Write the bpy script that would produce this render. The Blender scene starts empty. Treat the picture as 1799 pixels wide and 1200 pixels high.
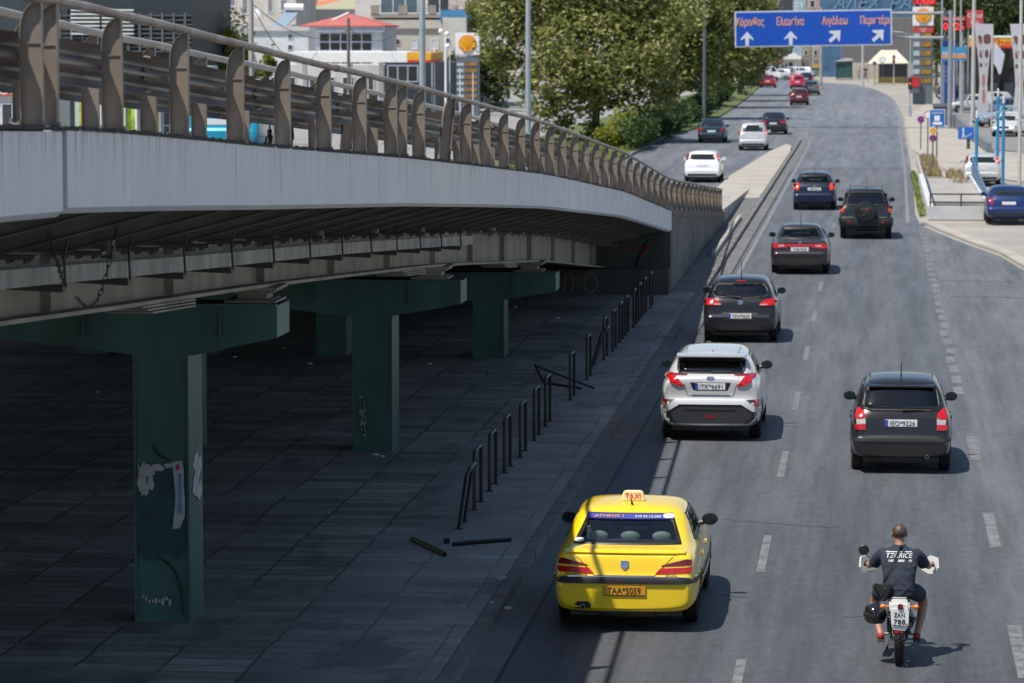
import bpy, bmesh, math, random
import numpy as np
from mathutils import Vector, Matrix
from mathutils.bvhtree import BVHTree

# ---------------------------------------------------------------- camera, sky, sun, exposure
SC = bpy.context.scene
COL = SC.collection
W0, H0, FPX, HC = 1799.0, 1200.0, 6400.0, 7.3
PITCH = math.atan(560 / FPX)
PSI = math.atan(640.5 * math.cos(PITCH) / FPX)
_h = Vector((-math.sin(PSI), math.cos(PSI), 0))
CF = (_h * math.cos(PITCH) + Vector((0, 0, -math.sin(PITCH)))).normalized()
CR = Vector((math.cos(PSI), math.sin(PSI), 0))
CU = CR.cross(CF)
CP = Vector((0, 0, HC))
cam_d = bpy.data.cameras.new('camera')
cam = bpy.data.objects.new('camera', cam_d)
COL.objects.link(cam)
cam.matrix_world = Matrix((
    (CR.x, CU.x, -CF.x, CP.x), (CR.y, CU.y, -CF.y, CP.y), (CR.z, CU.z, -CF.z, CP.z), (0, 0, 0, 1)))
cam_d.sensor_width = 36
cam_d.lens = 36 * FPX / W0
cam_d.clip_start = 1
cam_d.clip_end = 6000
cam_d.dof.use_dof = True
cam_d.dof.focus_distance = 44
cam_d.dof.aperture_fstop = 4.6
SC.camera = cam

SUNV = Vector((-0.37, -0.34, 1.0)).normalized()
world = bpy.data.worlds.new('World')
SC.world = world
world.use_nodes = True
wn = world.node_tree
sky = wn.nodes.new('ShaderNodeTexSky')
sky.sky_type = 'NISHITA'
sky.sun_disc = False
sky.sun_elevation = math.asin(SUNV.z)
sky.sun_rotation = math.atan2(SUNV.x, SUNV.y)
sky.air_density = 1.0
sky.dust_density = 0.4
wn.links.new(sky.outputs[0], wn.nodes['Background'].inputs[0])
wn.nodes['Background'].inputs[1].default_value = 0.095
sl = bpy.data.lights.new('sun', 'SUN')
sl.energy = 4.8
sl.angle = math.radians(0.5)
sl.color = (1.0, 0.93, 0.83)
sun = bpy.data.objects.new('sun', sl)
COL.objects.link(sun)
sun.rotation_euler = SUNV.to_track_quat('Z', 'Y').to_euler()
sun.location = (0, 0, 60)
SC.view_settings.view_transform = 'Standard'
SC.view_settings.look = 'None'
SC.view_settings.exposure = 0.30
SC.view_settings.gamma = 1.0
SC.cycles.max_bounces = 6
SC.cycles.transparent_max_bounces = 12

def G(px, py, z=0.0):
    r = CF * FPX + CR * (px - 899.5) + CU * (600 - py)
    t = (z - HC) / r.z
    return CP + r * t

def GY(px, py, Y):
    r = CF * FPX + CR * (px - 899.5) + CU * (600 - py)
    return CP + r * (Y / r.y)

random.seed(7)
RNG = np.random.default_rng(11)

# ---------------------------------------------------------------- materials
MATS = {}

def nodes_of(m):
    m.use_nodes = True
    nt = m.node_tree
    return nt, nt.nodes['Principled BSDF']

def N(nt, t, **kw):
    n = nt.nodes.new(t)
    for k, v in kw.items():
        setattr(n, k, v)
    return n

def mathn(nt, op, a, b=None, c=None):
    n = nt.nodes.new('ShaderNodeMath')
    n.operation = op
    for i, v in enumerate((a, b, c)):
        if v is None:
            continue
        if isinstance(v, (int, float)):
            n.inputs[i].default_value = v
        else:
            nt.links.new(v, n.inputs[i])
    return n.outputs[0]

def ramp(nt, fac, stops):
    n = nt.nodes.new('ShaderNodeValToRGB')
    cr = n.color_ramp
    while len(cr.elements) > 1:
        cr.elements.remove(cr.elements[-1])
    for i, (p, c) in enumerate(stops):
        e = cr.elements[0] if i == 0 else cr.elements.new(p)
        e.position = p
        e.color = (c[0], c[1], c[2], 1) if not isinstance(c, (int, float)) else (c, c, c, 1)
    nt.links.new(fac, n.inputs[0])
    return n.outputs[0]

def noise(nt, vec, scale, detail=4, rough=.55, sc=None):
    if sc is not None:
        mp = nt.nodes.new('ShaderNodeMapping')
        mp.inputs['Scale'].default_value = sc
        nt.links.new(vec, mp.inputs[0])
        vec = mp.outputs[0]
    n = nt.nodes.new('ShaderNodeTexNoise')
    n.inputs['Scale'].default_value = scale
    n.inputs['Detail'].default_value = detail
    n.inputs['Roughness'].default_value = rough
    nt.links.new(vec, n.inputs['Vector'])
    return n.outputs['Fac']

def mixc(nt, fac, a, b, mode='MIX'):
    n = nt.nodes.new('ShaderNodeMix')
    n.data_type = 'RGBA'
    n.blend_type = mode
    for k, v in ((0, fac), (6, a), (7, b)):
        if isinstance(v, (int, float)):
            n.inputs[k].default_value = v
        elif isinstance(v, (tuple, list)):
            n.inputs[k].default_value = (v[0], v[1], v[2], 1)
        else:
            nt.links.new(v, n.inputs[k])
    return n.outputs[2]

def bumpn(nt, b, h, strength=.3, dist=.02):
    n = nt.nodes.new('ShaderNodeBump')
    n.inputs['Strength'].default_value = strength
    n.inputs['Distance'].default_value = dist
    nt.links.new(h, n.inputs['Height'])
    nt.links.new(n.outputs[0], b.inputs['Normal'])

def pm(name, col, rough=.6, metal=0.0, var=.15, sc=3.0, bump=0.0, bsc=20.0, coat=0.0, col2=None, st=None, world_space=False, emit=0.0):
    if name in MATS:
        return MATS[name]
    m = bpy.data.materials.new(name)
    nt, b = nodes_of(m)
    tc = N(nt, 'ShaderNodeTexCoord')
    v = tc.outputs['Object']
    if world_space:
        v = N(nt, 'ShaderNodeNewGeometry').outputs['Position']
    c1 = [x * (1 - var) for x in col]
    c2 = [min(1, x * (1 + var)) for x in (col2 or col)]
    f = noise(nt, v, sc, 5, .6, sc=st)
    r = ramp(nt, f, [(.3, c1), (.7, c2)])
    nt.links.new(r, b.inputs['Base Color'])
    b.inputs['Roughness'].default_value = rough
    b.inputs['Metallic'].default_value = metal
    b.inputs['Coat Weight'].default_value = coat
    b.inputs['Coat Roughness'].default_value = .06
    if bump:
        bumpn(nt, b, noise(nt, v, bsc, 4), bump, .01)
    if emit:
        b.inputs['Emission Color'].default_value = (*col, 1)
        b.inputs['Emission Strength'].default_value = emit
    MATS[name] = m
    return m

def paint(name, col, metal=.3, rough=.35):
    if name in MATS:
        return MATS[name]
    m = bpy.data.materials.new(name)
    nt, b = nodes_of(m)
    tc = N(nt, 'ShaderNodeTexCoord')
    f = noise(nt, tc.outputs['Object'], 2.2, 5, .6)
    # thin road dust, thicker low down on the panels
    sep = N(nt, 'ShaderNodeSeparateXYZ')
    nt.links.new(tc.outputs['Object'], sep.inputs[0])
    low = mathn(nt, 'MULTIPLY_ADD', sep.outputs[2], -1.1, .85)
    low = mathn(nt, 'MAXIMUM', low, 0.12)
    d = mathn(nt, 'MULTIPLY', low, f)
    d = mathn(nt, 'MULTIPLY', d, .30 if sum(col) > .3 else .08)
    c = mixc(nt, d, tuple(col), (.14, .125, .105))
    nt.links.new(c, b.inputs['Base Color'])
    b.inputs['Metallic'].default_value = metal
    b.inputs['Roughness'].default_value = rough
    b.inputs['Coat Weight'].default_value = 1.0 if sum(col) > .2 else .55
    cr = mathn(nt, 'MULTIPLY_ADD', d, .9, .03)
    nt.links.new(cr, b.inputs['Coat Roughness'])
    MATS[name] = m
    return m

def glass_mat(name, tint=(.25, .3, .3), refl=.10):
    if name in MATS:
        return MATS[name]
    m = bpy.data.materials.new(name)
    m.use_nodes = True
    nt = m.node_tree
    nt.nodes.clear()
    o = N(nt, 'ShaderNodeOutputMaterial')
    t = N(nt, 'ShaderNodeBsdfTransparent')
    t.inputs[0].default_value = (*tint, 1)
    g = N(nt, 'ShaderNodeBsdfGlossy')
    g.inputs['Roughness'].default_value = .03
    lw = N(nt, 'ShaderNodeLayerWeight')
    lw.inputs[0].default_value = .25
    f = mathn(nt, 'MULTIPLY_ADD', lw.outputs['Fresnel'], .9, refl)
    f = mathn(nt, 'MINIMUM', f, 1.0)
    mx = N(nt, 'ShaderNodeMixShader')
    nt.links.new(f, mx.inputs[0])
    nt.links.new(t.outputs[0], mx.inputs[1])
    nt.links.new(g.outputs[0], mx.inputs[2])
    nt.links.new(mx.outputs[0], o.inputs[0])
    MATS[name] = m
    return m

GLASS = glass_mat('car_glass', (.62, .70, .70), .09)
GLASSD = glass_mat('car_glass_dark', (.16, .19, .21), .08)
DARKGLASS = pm('dark_glass', (.012, .016, .018), .06, 0, .2, 2, coat=.5)
BLACKP = pm('black_plastic', (.014, .014, .015), .45, 0, .25, 8)
GREYP = pm('grey_plastic', (.028, .030, .033), .5, 0, .2, 6)
RUBBER = pm('rubber', (.012, .012, .012), .85, 0, .3, 12, bump=.2, bsc=60)
CHROME = pm('chrome', (.6, .6, .6), .12, 1, .08, 5)
STEEL = pm('steel', (.35, .35, .36), .35, .9, .15, 9)
ALLOY = pm('alloy', (.3, .3, .31), .35, .8, .15, 6)
REDL = pm('red_lens', (.5, .008, .01), .12, 0, .25, 14, coat=.8)
REDD = pm('dark_red_lens', (.16, .008, .02), .14, 0, .25, 14, coat=.8)
CLEARL = pm('clear_lens', (.45, .42, .42), .12, 0, .2, 16, coat=.8)
AMBER = pm('amber_lens', (.8, .22, .02), .15, 0, .2, 14, coat=.8)
SEATM = pm('seat_cloth', (.03, .035, .038), .85, 0, .2, 9)
SEATG = pm('seat_leatherette', (.26, .31, .30), .6, 0, .2, 9)
PLATEW = pm('plate_white', (.75, .76, .76), .4, 0, .06, 9)
PLATEY = pm('plate_orange', (.62, .30, .02), .4, 0, .1, 9)
INK = pm('ink', (.015, .015, .015), .6, 0, .1, 9)
EUBLUE = pm('plate_blue', (.02, .07, .5), .4, 0, .1, 9)
WHITE = pm('white_paint', (.78, .78, .77), .5, 0, .06, 3)
SKIN = pm('skin', (.38, .19, .12), .5, 0, .12, 8)

# ---------------------------------------------------------------- mesh builder
class MB:
    def __init__(s):
        s.v = []; s.f = []; s.m = []; s.cur = 0; s.xf = None
    def mat(s, i):
        s.cur = i; return s
    def add(s, vs, fs):
        o = len(s.v)
        if s.xf is not None:
            vs = [s.xf @ Vector(v) for v in vs]
        s.v += [tuple(v) for v in vs]
        s.f += [tuple(i + o for i in f) for f in fs]
        s.m += [s.cur] * len(fs)
        return s
    def box(s, x0, x1, y0, y1, z0, z1):
        vs = [(x, y, z) for z in (z0, z1) for y in (y0, y1) for x in (x0, x1)]
        return s.add(vs, [(0, 2, 3, 1), (4, 5, 7, 6), (0, 1, 5, 4), (2, 6, 7, 3), (0, 4, 6, 2), (1, 3, 7, 5)])
    def cbox(s, c, sz, rz=0.0, rx=0.0, ry=0.0):
        M = Matrix.Translation(Vector(c)) @ Matrix.Rotation(rz, 4, 'Z') @ Matrix.Rotation(ry, 4, 'Y') @ Matrix.Rotation(rx, 4, 'X')
        vs = [M @ Vector((x * sz[0] / 2, y * sz[1] / 2, z * sz[2] / 2)) for z in (-1, 1) for y in (-1, 1) for x in (-1, 1)]
        return s.add(vs, [(0, 2, 3, 1), (4, 5, 7, 6), (0, 1, 5, 4), (2, 6, 7, 3), (0, 4, 6, 2), (1, 3, 7, 5)])
    def cyl(s, p0, p1, r0, r1=None, n=10, cap=True):
        r1 = r0 if r1 is None else r1
        p0, p1 = Vector(p0), Vector(p1)
        d = (p1 - p0).normalized()
        a = d.orthogonal().normalized(); b = d.cross(a)
        vs = []
        for p, r in ((p0, r0), (p1, r1)):
            for i in range(n):
                t = 2 * math.pi * i / n
                vs.append(p + a * (r * math.cos(t)) + b * (r * math.sin(t)))
        fs = [(i, (i + 1) % n, n + (i + 1) % n, n + i) for i in range(n)]
        if cap:
            fs += [tuple(range(n - 1, -1, -1)), tuple(range(n, 2 * n))]
        return s.add(vs, fs)
    def tube(s, pts, r, n=8, cap=True):
        pts = [Vector(p) for p in pts]
        rs = r if isinstance(r, (list, tuple)) else [r] * len(pts)
        vs = []; up = None
        for k, p in enumerate(pts):
            d = (pts[min(k + 1, len(pts) - 1)] - pts[max(k - 1, 0)]).normalized()
            if up is None:
                up = d.orthogonal().normalized()
            a = (up - d * up.dot(d)).normalized(); up = a; b = d.cross(a)
            for i in range(n):
                t = 2 * math.pi * i / n
                vs.append(p + a * (rs[k] * math.cos(t)) + b * (rs[k] * math.sin(t)))
        fs = []
        for k in range(len(pts) - 1):
            for i in range(n):
                fs.append((k * n + i, k * n + (i + 1) % n, (k + 1) * n + (i + 1) % n, (k + 1) * n + i))
        if cap:
            fs += [tuple(range(n - 1, -1, -1)), tuple(range((len(pts) - 1) * n, len(pts) * n))]
        return s.add(vs, fs)
    def lathe(s, prof, n=20, axis='Z', c=(0, 0, 0), close=False):
        c = Vector(c); vs = []
        for (r, h) in prof:
            for i in range(n):
                t = 2 * math.pi * i / n
                a, b = r * math.cos(t), r * math.sin(t)
                vs.append(c + (Vector((a, b, h)) if axis == 'Z' else Vector((h, a, b)) if axis == 'X' else Vector((a, h, b))))
        m = len(prof); fs = []
        for k in range(m if close else m - 1):
            k2 = (k + 1) % m
            for i in range(n):
                j = (i + 1) % n
                fs.append((k * n + i, k * n + j, k2 * n + j, k2 * n + i))
        return s.add(vs, fs)
    def prism(s, poly, axis, a0, a1):
        """poly: 2-D outline, extruded along axis from a0 to a1. X: (y,z)  Y: (x,z)  Z: (x,y)"""
        n = len(poly)
        def mk(p, a):
            return (a, p[0], p[1]) if axis == 'X' else (p[0], a, p[1]) if axis == 'Y' else (p[0], p[1], a)
        vs = [mk(p, a0) for p in poly] + [mk(p, a1) for p in poly]
        fs = [tuple(range(n - 1, -1, -1)), tuple(range(n, 2 * n))]
        fs += [(i, (i + 1) % n, n + (i + 1) % n, n + i) for i in range(n)]
        return s.add(vs, fs)
    def sphere(s, c, r, n=12, m=8):
        c = Vector(c); r = Vector(r) if not isinstance(r, (int, float)) else Vector((r, r, r))
        vs = []; fs = []
        for k in range(m + 1):
            ph = math.pi * k / m
            for i in range(n):
                t = 2 * math.pi * i / n
                vs.append(c + Vector((r.x * math.sin(ph) * math.cos(t), r.y * math.sin(ph) * math.sin(t), r.z * math.cos(ph))))
        for k in range(m):
            for i in range(n):
                fs.append((k * n + i, (k + 1) * n + i, (k + 1) * n + (i + 1) % n, k * n + (i + 1) % n))
        return s.add(vs, fs)
    def build(s, name, mats, parent=None, smooth=False, loc=None, bevel=0.0, sub=0, weld=True):
        """verts are in the parent's local space (or world when there is no parent)"""
        me = bpy.data.meshes.new(name)
        off = Vector(loc) if loc is not None else None
        vs = s.v if off is None else [tuple(Vector(v) - off) for v in s.v]
        me.from_pydata(vs, [], s.f)
        if not isinstance(mats, (list, tuple)):
            mats = [mats]
        for m in mats:
            me.materials.append(m)
        me.polygons.foreach_set('material_index', [min(i, len(mats) - 1) for i in s.m])
        bm = bmesh.new(); bm.from_mesh(me)
        if weld:
            bmesh.ops.remove_doubles(bm, verts=bm.verts, dist=1e-5)
        bmesh.ops.recalc_face_normals(bm, faces=bm.faces)
        if bevel:
            bmesh.ops.bevel(bm, geom=[e for e in bm.edges if len(e.link_faces) == 2 and e.calc_face_angle(0) > .5], offset=bevel, segments=2, affect='EDGES', clamp_overlap=True)
        bm.to_mesh(me); bm.free()
        if smooth:
            me.polygons.foreach_set('use_smooth', [True] * len(me.polygons))
            if smooth != 'all':
                try:
                    me.set_sharp_from_angle(angle=math.radians(40))
                except Exception:
                    pass
        o = bpy.data.objects.new(name, me)
        COL.objects.link(o)
        if parent is not None:
            o.parent = parent
        if off is not None:
            o.location = off
        if sub:
            md = o.modifiers.new('sub', 'SUBSURF'); md.levels = sub; md.render_levels = sub
        return o

def empty(name, loc=(0, 0, 0), rz=0.0):
    o = bpy.data.objects.new(name, None)
    COL.objects.link(o)
    o.location = loc
    o.rotation_euler = (0, 0, rz)
    o.empty_display_size = .3
    return o

def tag(o, label=None, cat=None, group=None, kind=None):
    if label: o['label'] = label
    if cat: o['category'] = cat
    if group: o['group'] = group
    if kind: o['kind'] = kind
    return o

def copy_tree(o, parent=None):
    c = o.copy(); COL.objects.link(c); c.parent = parent
    for ch in o.children:
        copy_tree(ch, c)
    return c

def text_mb(mb, s, size, origin, ux=(1, 0, 0), uz=(0, 0, 1), depth=.004, align='CENTER', shear=0.0, wide=None):
    """letters as mesh in plane (ux, uz), baseline at origin, extruded towards the viewer"""
    cu = bpy.data.curves.new('txt', 'FONT')
    cu.body = s; cu.size = size; cu.align_x = align; cu.extrude = depth / 2; cu.shear = shear; cu.resolution_u = 3
    ob = bpy.data.objects.new('txt', cu)
    COL.objects.link(ob)
    dg = bpy.context.evaluated_depsgraph_get()
    me = bpy.data.meshes.new_from_object(ob.evaluated_get(dg))
    ux, uz, og = Vector(ux), Vector(uz), Vector(origin)
    un = ux.cross(uz)
    k = 1.0
    if wide:
        xs = [v.co.x for v in me.vertices]
        if xs and max(xs) > min(xs):
            k = wide / (max(xs) - min(xs))
    mb.add([og + ux * (v.co.x * k) + uz * v.co.y + un * v.co.z for v in me.vertices], [tuple(p.vertices) for p in me.polygons])
    bpy.data.objects.remove(ob); bpy.data.curves.remove(cu); bpy.data.meshes.remove(me)
    return mb
# ---------------------------------------------------------------- setting
def pos_xyz(nt):
    g = N(nt, 'ShaderNodeNewGeometry')
    s = N(nt, 'ShaderNodeSeparateXYZ')
    nt.links.new(g.outputs['Position'], s.inputs[0])
    return g.outputs['Position'], s.outputs

def asphalt_mat():
    m = bpy.data.materials.new('asphalt')
    nt, b = nodes_of(m)
    P, (X, Y, Z) = pos_xyz(nt)
    big = noise(nt, P, .22, 5, .6, sc=(1, .10, 1))
    mid = noise(nt, P, 1.6, 5, .65, sc=(1, .10, 1))
    fine = noise(nt, P, 55, 3, .7)
    c = ramp(nt, big, [(.2, (.062, .069, .080)), (.5, (.075, .083, .095)), (.85, (.104, .111, .122))])
    # polished wheel tracks: lighter bands that follow the lanes
    ph = mathn(nt, 'MULTIPLY_ADD', X, 2 * math.pi / 1.6, .6)
    tr = mathn(nt, 'MULTIPLY_ADD', mathn(nt, 'SINE', ph), .5, .5)
    c = mixc(nt, mathn(nt, 'MULTIPLY', tr, .30), c, (.110, .116, .124))
    st = ramp(nt, mid, [(.35, .84), (.52, 1.0), (.70, 1.14)])
    c = mixc(nt, 1.0, c, st, 'MULTIPLY')
    fs = ramp(nt, fine, [(.3, .72), (.7, 1.3)])
    c = mixc(nt, 1.0, c, fs, 'MULTIPLY')
    # patches of newer / older surfacing
    v = N(nt, 'ShaderNodeTexVoronoi'); v.feature = 'DISTANCE_TO_EDGE'
    v.inputs['Scale'].default_value = .16
    wv = noise(nt, P, .8, 3)
    mp = N(nt, 'ShaderNodeVectorMath', operation='ADD')
    nt.links.new(P, mp.inputs[0])
    cv = N(nt, 'ShaderNodeCombineXYZ')
    nt.links.new(mathn(nt, 'MULTIPLY', wv, 3.0), cv.inputs[0])
    nt.links.new(mathn(nt, 'MULTIPLY', wv, 2.0), cv.inputs[1])
    nt.links.new(cv.outputs[0], mp.inputs[1])
    nt.links.new(mp.outputs[0], v.inputs['Vector'])
    crack = ramp(nt, v.outputs['Distance'], [(0, 1), (.0022, 1), (.004, 0)])
    msk = ramp(nt, noise(nt, P, .12, 2), [(.50, 0), (.58, 1)])
    c = mixc(nt, mathn(nt, 'MULTIPLY', mathn(nt, 'MULTIPLY', crack, msk), .7), c, (.035, .036, .04))
    # oil drip line in lane middle
    for lx in (-3.1, 0.1, -10.2, -8.3):
        d = mathn(nt, 'ABSOLUTE', mathn(nt, 'SUBTRACT', X, lx))
        k = ramp(nt, d, [(0, 1), (.45, 0)])
        k = mathn(nt, 'MULTIPLY', k, mathn(nt, 'MULTIPLY', mid, .35))
        c = mixc(nt, k, c, (.045, .047, .052))
    # surfacing steps at the joints; near darkening and distance haze painted into the grey
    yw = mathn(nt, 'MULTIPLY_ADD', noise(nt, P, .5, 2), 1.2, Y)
    age_haze = ramp(nt, mathn(nt, 'MULTIPLY', yw, 1 / 400), [(0, .44), (.105, .45), (.15, .56), (.30, .66), (.4645, .74), (.466, .86), (.665, .89), (.668, 1.0)])

    c = mixc(nt, 1.0, c, age_haze, 'MULTIPLY')
    c = mixc(nt, 1.0, c, (1.78, 1.80, 1.84), 'MULTIPLY')
    # the slip lane was laid with a paler mix than the two through lanes
    sl_ = ramp(nt, mathn(nt, 'MULTIPLY_ADD', X, .5, -.4), [(.42, 0), (.50, 1)])
    c = mixc(nt, sl_, c, mixc(nt, 1.0, c, (1.22, 1.18, 1.14), 'MULTIPLY'))
    # long tyre and wash streaks
    s1 = ramp(nt, noise(nt, P, 2.6, 6, .75, sc=(1, .035, 1)), [(.34, .70), (.5, 1), (.66, 1.26)])
    c = mixc(nt, .85, c, s1, 'MULTIPLY')
    s2 = ramp(nt, noise(nt, P, 7, 5, .8, sc=(1, .5, 1)), [(.36, .84), (.5, 1), (.64, 1.14)])
    c = mixc(nt, 1.0, c, s2, 'MULTIPLY')
    nt.links.new(c, b.inputs['Base Color'])
    b.inputs['Roughness'].default_value = .68
    b.inputs['Specular IOR Level'].default_value = .35
    bumpn(nt, b, fine, .35, .008)
    return m
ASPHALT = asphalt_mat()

def concrete(name, lo, hi, dust=.5, sc=.8, rough=.85):
    if name in MATS: return MATS[name]
    m = bpy.data.materials.new(name)
    nt, b = nodes_of(m)
    P, (X, Y, Z) = pos_xyz(nt)
    a = noise(nt, P, sc, 6, .62)
    c = ramp(nt, a, [(.28, lo), (.72, hi)])
    f = ramp(nt, noise(nt, P, 28, 4, .7), [(.3, .8), (.7, 1.15)])
    c = mixc(nt, 1.0, c, f, 'MULTIPLY')
    blot = ramp(nt, noise(nt, P, 2.2, 3, .5), [(.60, 0), (.72, dust)])
    c = mixc(nt, blot, c, tuple(x * .55 for x in lo))
    nt.links.new(c, b.inputs['Base Color'])
    b.inputs['Roughness'].default_value = rough
    bumpn(nt, b, a, .2, .01)
    MATS[name] = m
    return m
CONC = concrete('concrete', (.26, .25, .235), (.40, .385, .36), .35)
CONCD = concrete('concrete_dark', (.10, .105, .11), (.17, .17, .17), .5)
KERBM = concrete('kerb_stone', (.11, .11, .11), (.20, .195, .185), .5, 2.0)
DUST = concrete('dusty_ground', (.24, .225, .20), (.36, .34, .31), .25, .25)
PALEPAVE = concrete('pale_paving', (.29, .27, .24), (.42, .39, .35), .25, .5)

def tile_mat():
    m = bpy.data.materials.new('plaza_tiles')
    nt, b = nodes_of(m)
    P, (X, Y, Z) = pos_xyz(nt)
    br = N(nt, 'ShaderNodeTexBrick')
    br.offset = 0.0; br.squash = 1.0
    br.inputs['Scale'].default_value = 1
    br.inputs['Brick Width'].default_value = .98
    br.inputs['Row Height'].default_value = .42
    br.inputs['Mortar Size'].default_value = .022
    br.inputs['Mortar Smooth'].default_value = .4
    br.inputs['Bias'].default_value = 0
    br.inputs['Color1'].default_value = (.105, .107, .110, 1)
    br.inputs['Color2'].default_value = (.235, .235, .232, 1)
    br.inputs['Mortar'].default_value = (.035, .037, .04, 1)
    wob = N(nt, 'ShaderNodeVectorMath', operation='ADD')
    cv = N(nt, 'ShaderNodeCombineXYZ')
    w = noise(nt, P, .7, 3)
    nt.links.new(mathn(nt, 'MULTIPLY', w, .12), cv.inputs[0]); nt.links.new(mathn(nt, 'MULTIPLY', w, .10), cv.inputs[1])
    nt.links.new(P, wob.inputs[0]); nt.links.new(cv.outputs[0], wob.inputs[1])
    nt.links.new(wob.outputs[0], br.inputs['Vector'])
    c = br.outputs['Color']
    worn = ramp(nt, noise(nt, P, .45, 4, .6), [(.50, 0), (.60, .85)])
    plain = ramp(nt, noise(nt, P, 1.7, 6, .7, sc=(1, .4, 1)), [(.3, (.10, .10, .105)), (.7, (.22, .22, .22))])
    c = mixc(nt, worn, c, plain)
    nearkerb = ramp(nt, mathn(nt, 'MULTIPLY_ADD', X, 1, 7.2), [(0, 0), (.9, 1)])
    c = mixc(nt, mathn(nt, 'MULTIPLY', nearkerb, .45), c, (.19, .20, .21))
    cpt = G(632, 1152, .12)
    dx = mathn(nt, 'MULTIPLY', mathn(nt, 'SUBTRACT', X, cpt.x), 1.6); dy = mathn(nt, 'MULTIPLY', mathn(nt, 'SUBTRACT', Y, cpt.y), .75)
    rr = mathn(nt, 'SQRT', mathn(nt, 'ADD', mathn(nt, 'POWER', dx, 2), mathn(nt, 'POWER', dy, 2)))
    rr = mathn(nt, 'ADD', rr, mathn(nt, 'MULTIPLY_ADD', noise(nt, P, 1.9, 6, .7), 2.6, -1.3))
    c = mixc(nt, ramp(nt, rr, [(.78, .62), (.84, 0)]), c, (.085, .085, .088))
    big = ramp(nt, noise(nt, P, .28, 6, .65), [(.3, .55), (.52, .95), (.72, 1.25)])
    c = mixc(nt, 1.0, c, big, 'MULTIPLY')
    stain = ramp(nt, noise(nt, P, 1.1, 5, .7, sc=(1, .45, 1)), [(.55, 0), (.66, .55)])
    c = mixc(nt, stain, c, (.04, .042, .045))
    fine = ramp(nt, noise(nt, P, 30, 3, .7), [(.3, .8), (.7, 1.2)])
    c = mixc(nt, 1.0, c, fine, 'MULTIPLY')
    c = mixc(nt, 1.0, c, (1.55, 1.46, 1.34), 'MULTIPLY')
    nt.links.new(c, b.inputs['Base Color'])
    b.inputs['Roughness'].default_value = .8
    bumpn(nt, b, br.outputs['Fac'], -.4, .01)
    return m
TILES = tile_mat()

def struct(name, mb, m, kind='structure', **kw):
    o = mb.build(name, m, **kw)
    o['kind'] = kind
    return o

def sheet(poly, z):
    mb = MB(); mb.add([(p[0], p[1], z) for p in poly], [tuple(range(len(poly)))]); return mb

# one sheet of ground that runs to the horizon
g = MB()
xs = [-3000, -800, -300, -120, -60, -20, 20, 60, 120, 300, 800, 3000]
ys = [-300, 0, 60, 120, 200, 300, 420, 600, 900, 1500, 3000, 5500]
g.add([(x, y, -.03) for y in ys for x in xs], [(j * 12 + i, j * 12 + i + 1, (j + 1) * 12 + i + 1, (j + 1) * 12 + i) for j in range(11) for i in range(11)])
struct('ground', g, DUST)

def P2(px, py, z=0):
    p = G(px, py, z); return (p.x, p.y)
right_edge = [P2(1835, 505), P2(1799, 475), P2(1757, 450), P2(1700, 430), P2(1650, 410), P2(1618, 396), P2(1607, 375),
              P2(1604, 330), P2(1598, 280), P2(1590, 235), P2(1586, 205), P2(1578, 185), P2(1565, 170), P2(1540, 158), P2(1505, 149)]
road = [(-4.15, -30), (9, -30), (9, 80)] + right_edge + [P2(1450, 145), P2(1432, 139), P2(1375, 135), P2(1290, 146), P2(1322, 160), P2(1320, 166)]
road += [(-13.4, 300), (-13.4, 97.2), (-4.15, 97.2)]
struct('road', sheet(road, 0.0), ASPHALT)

# plaza under the flyover (a raised paved area) and its kerb
mb = MB()
mb.box(-45, -4.75, 5, 97.2, -.02, .12)
struct('pavement', mb, TILES)
mb = MB()
y = 8.0
while y < 226:
    L_ = 1.0 - .02
    dz = random.uniform(-.008, .008)
    mb.box(-4.745, -4.56 + random.uniform(-.006, .006), y, y + L_, -.02, .125 + dz)
    y += 1.0
struct('kerb', mb, KERBM, bevel=.012)
mb = MB(); mb.box(-4.56, -4.17, -10, 226, -.02, .006)
struct('gutter', mb, CONC if False else CONCD)
mb = MB(); mb.box(-4.17, -4.12, -10, 180, -.02, .004)
struct('gutter_seam', mb, pm('tar', (.02, .02, .022), .7))
# narrow footway beside the retaining wall + gore island
mb = MB(); mb.box(-5.4, -4.75, 97.2, 150, -.02, .12)
struct('footway', mb, CONCD)
gore = [(-4.75, 150), (-4.75, 205), (-4.9, 214), (-5.3, 217), (-5.9, 205), (-6.3, 190), (-6.8, 172), (-6.94, 150)]
mb = MB(); mb.prism(gore, 'Z', -.02, .135)
struct('gore_island', mb, PALEPAVE)

# grass median, its kerb, pale left road and its lines
mb = MB()
med = [(-13.55, 97.5), (-13.55, 160), (-13.5, 230), P2(1240, 222), P2(1290, 190), P2(1322, 166), P2(1335, 152), P2(1320, 147), P2(1290, 150), (-19, 360), (-21, 260), (-22, 97.5)]
mb.prism(med, 'Z', -.02, .11)
GRASS = pm('grass_soil', (.045, .085, .018), .9, 0, .4, .8, bump=.5, bsc=8, col2=(.10, .13, .04), world_space=True)
struct('median_ground', mb, GRASS)
mb = MB(); mb.box(-13.55, -13.35, 97.5, 330, -.02, .13)
struct('median_kerb', mb, KERBM)
mb = sheet([(-22, 97.5), (-21, 260), (-19, 520), (-48, 520), (-44, 97.5)], .004)
struct('side_road', mb, concrete('worn_asphalt', (.20, .20, .205), (.30, .30, .30), .2, .4))

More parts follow.
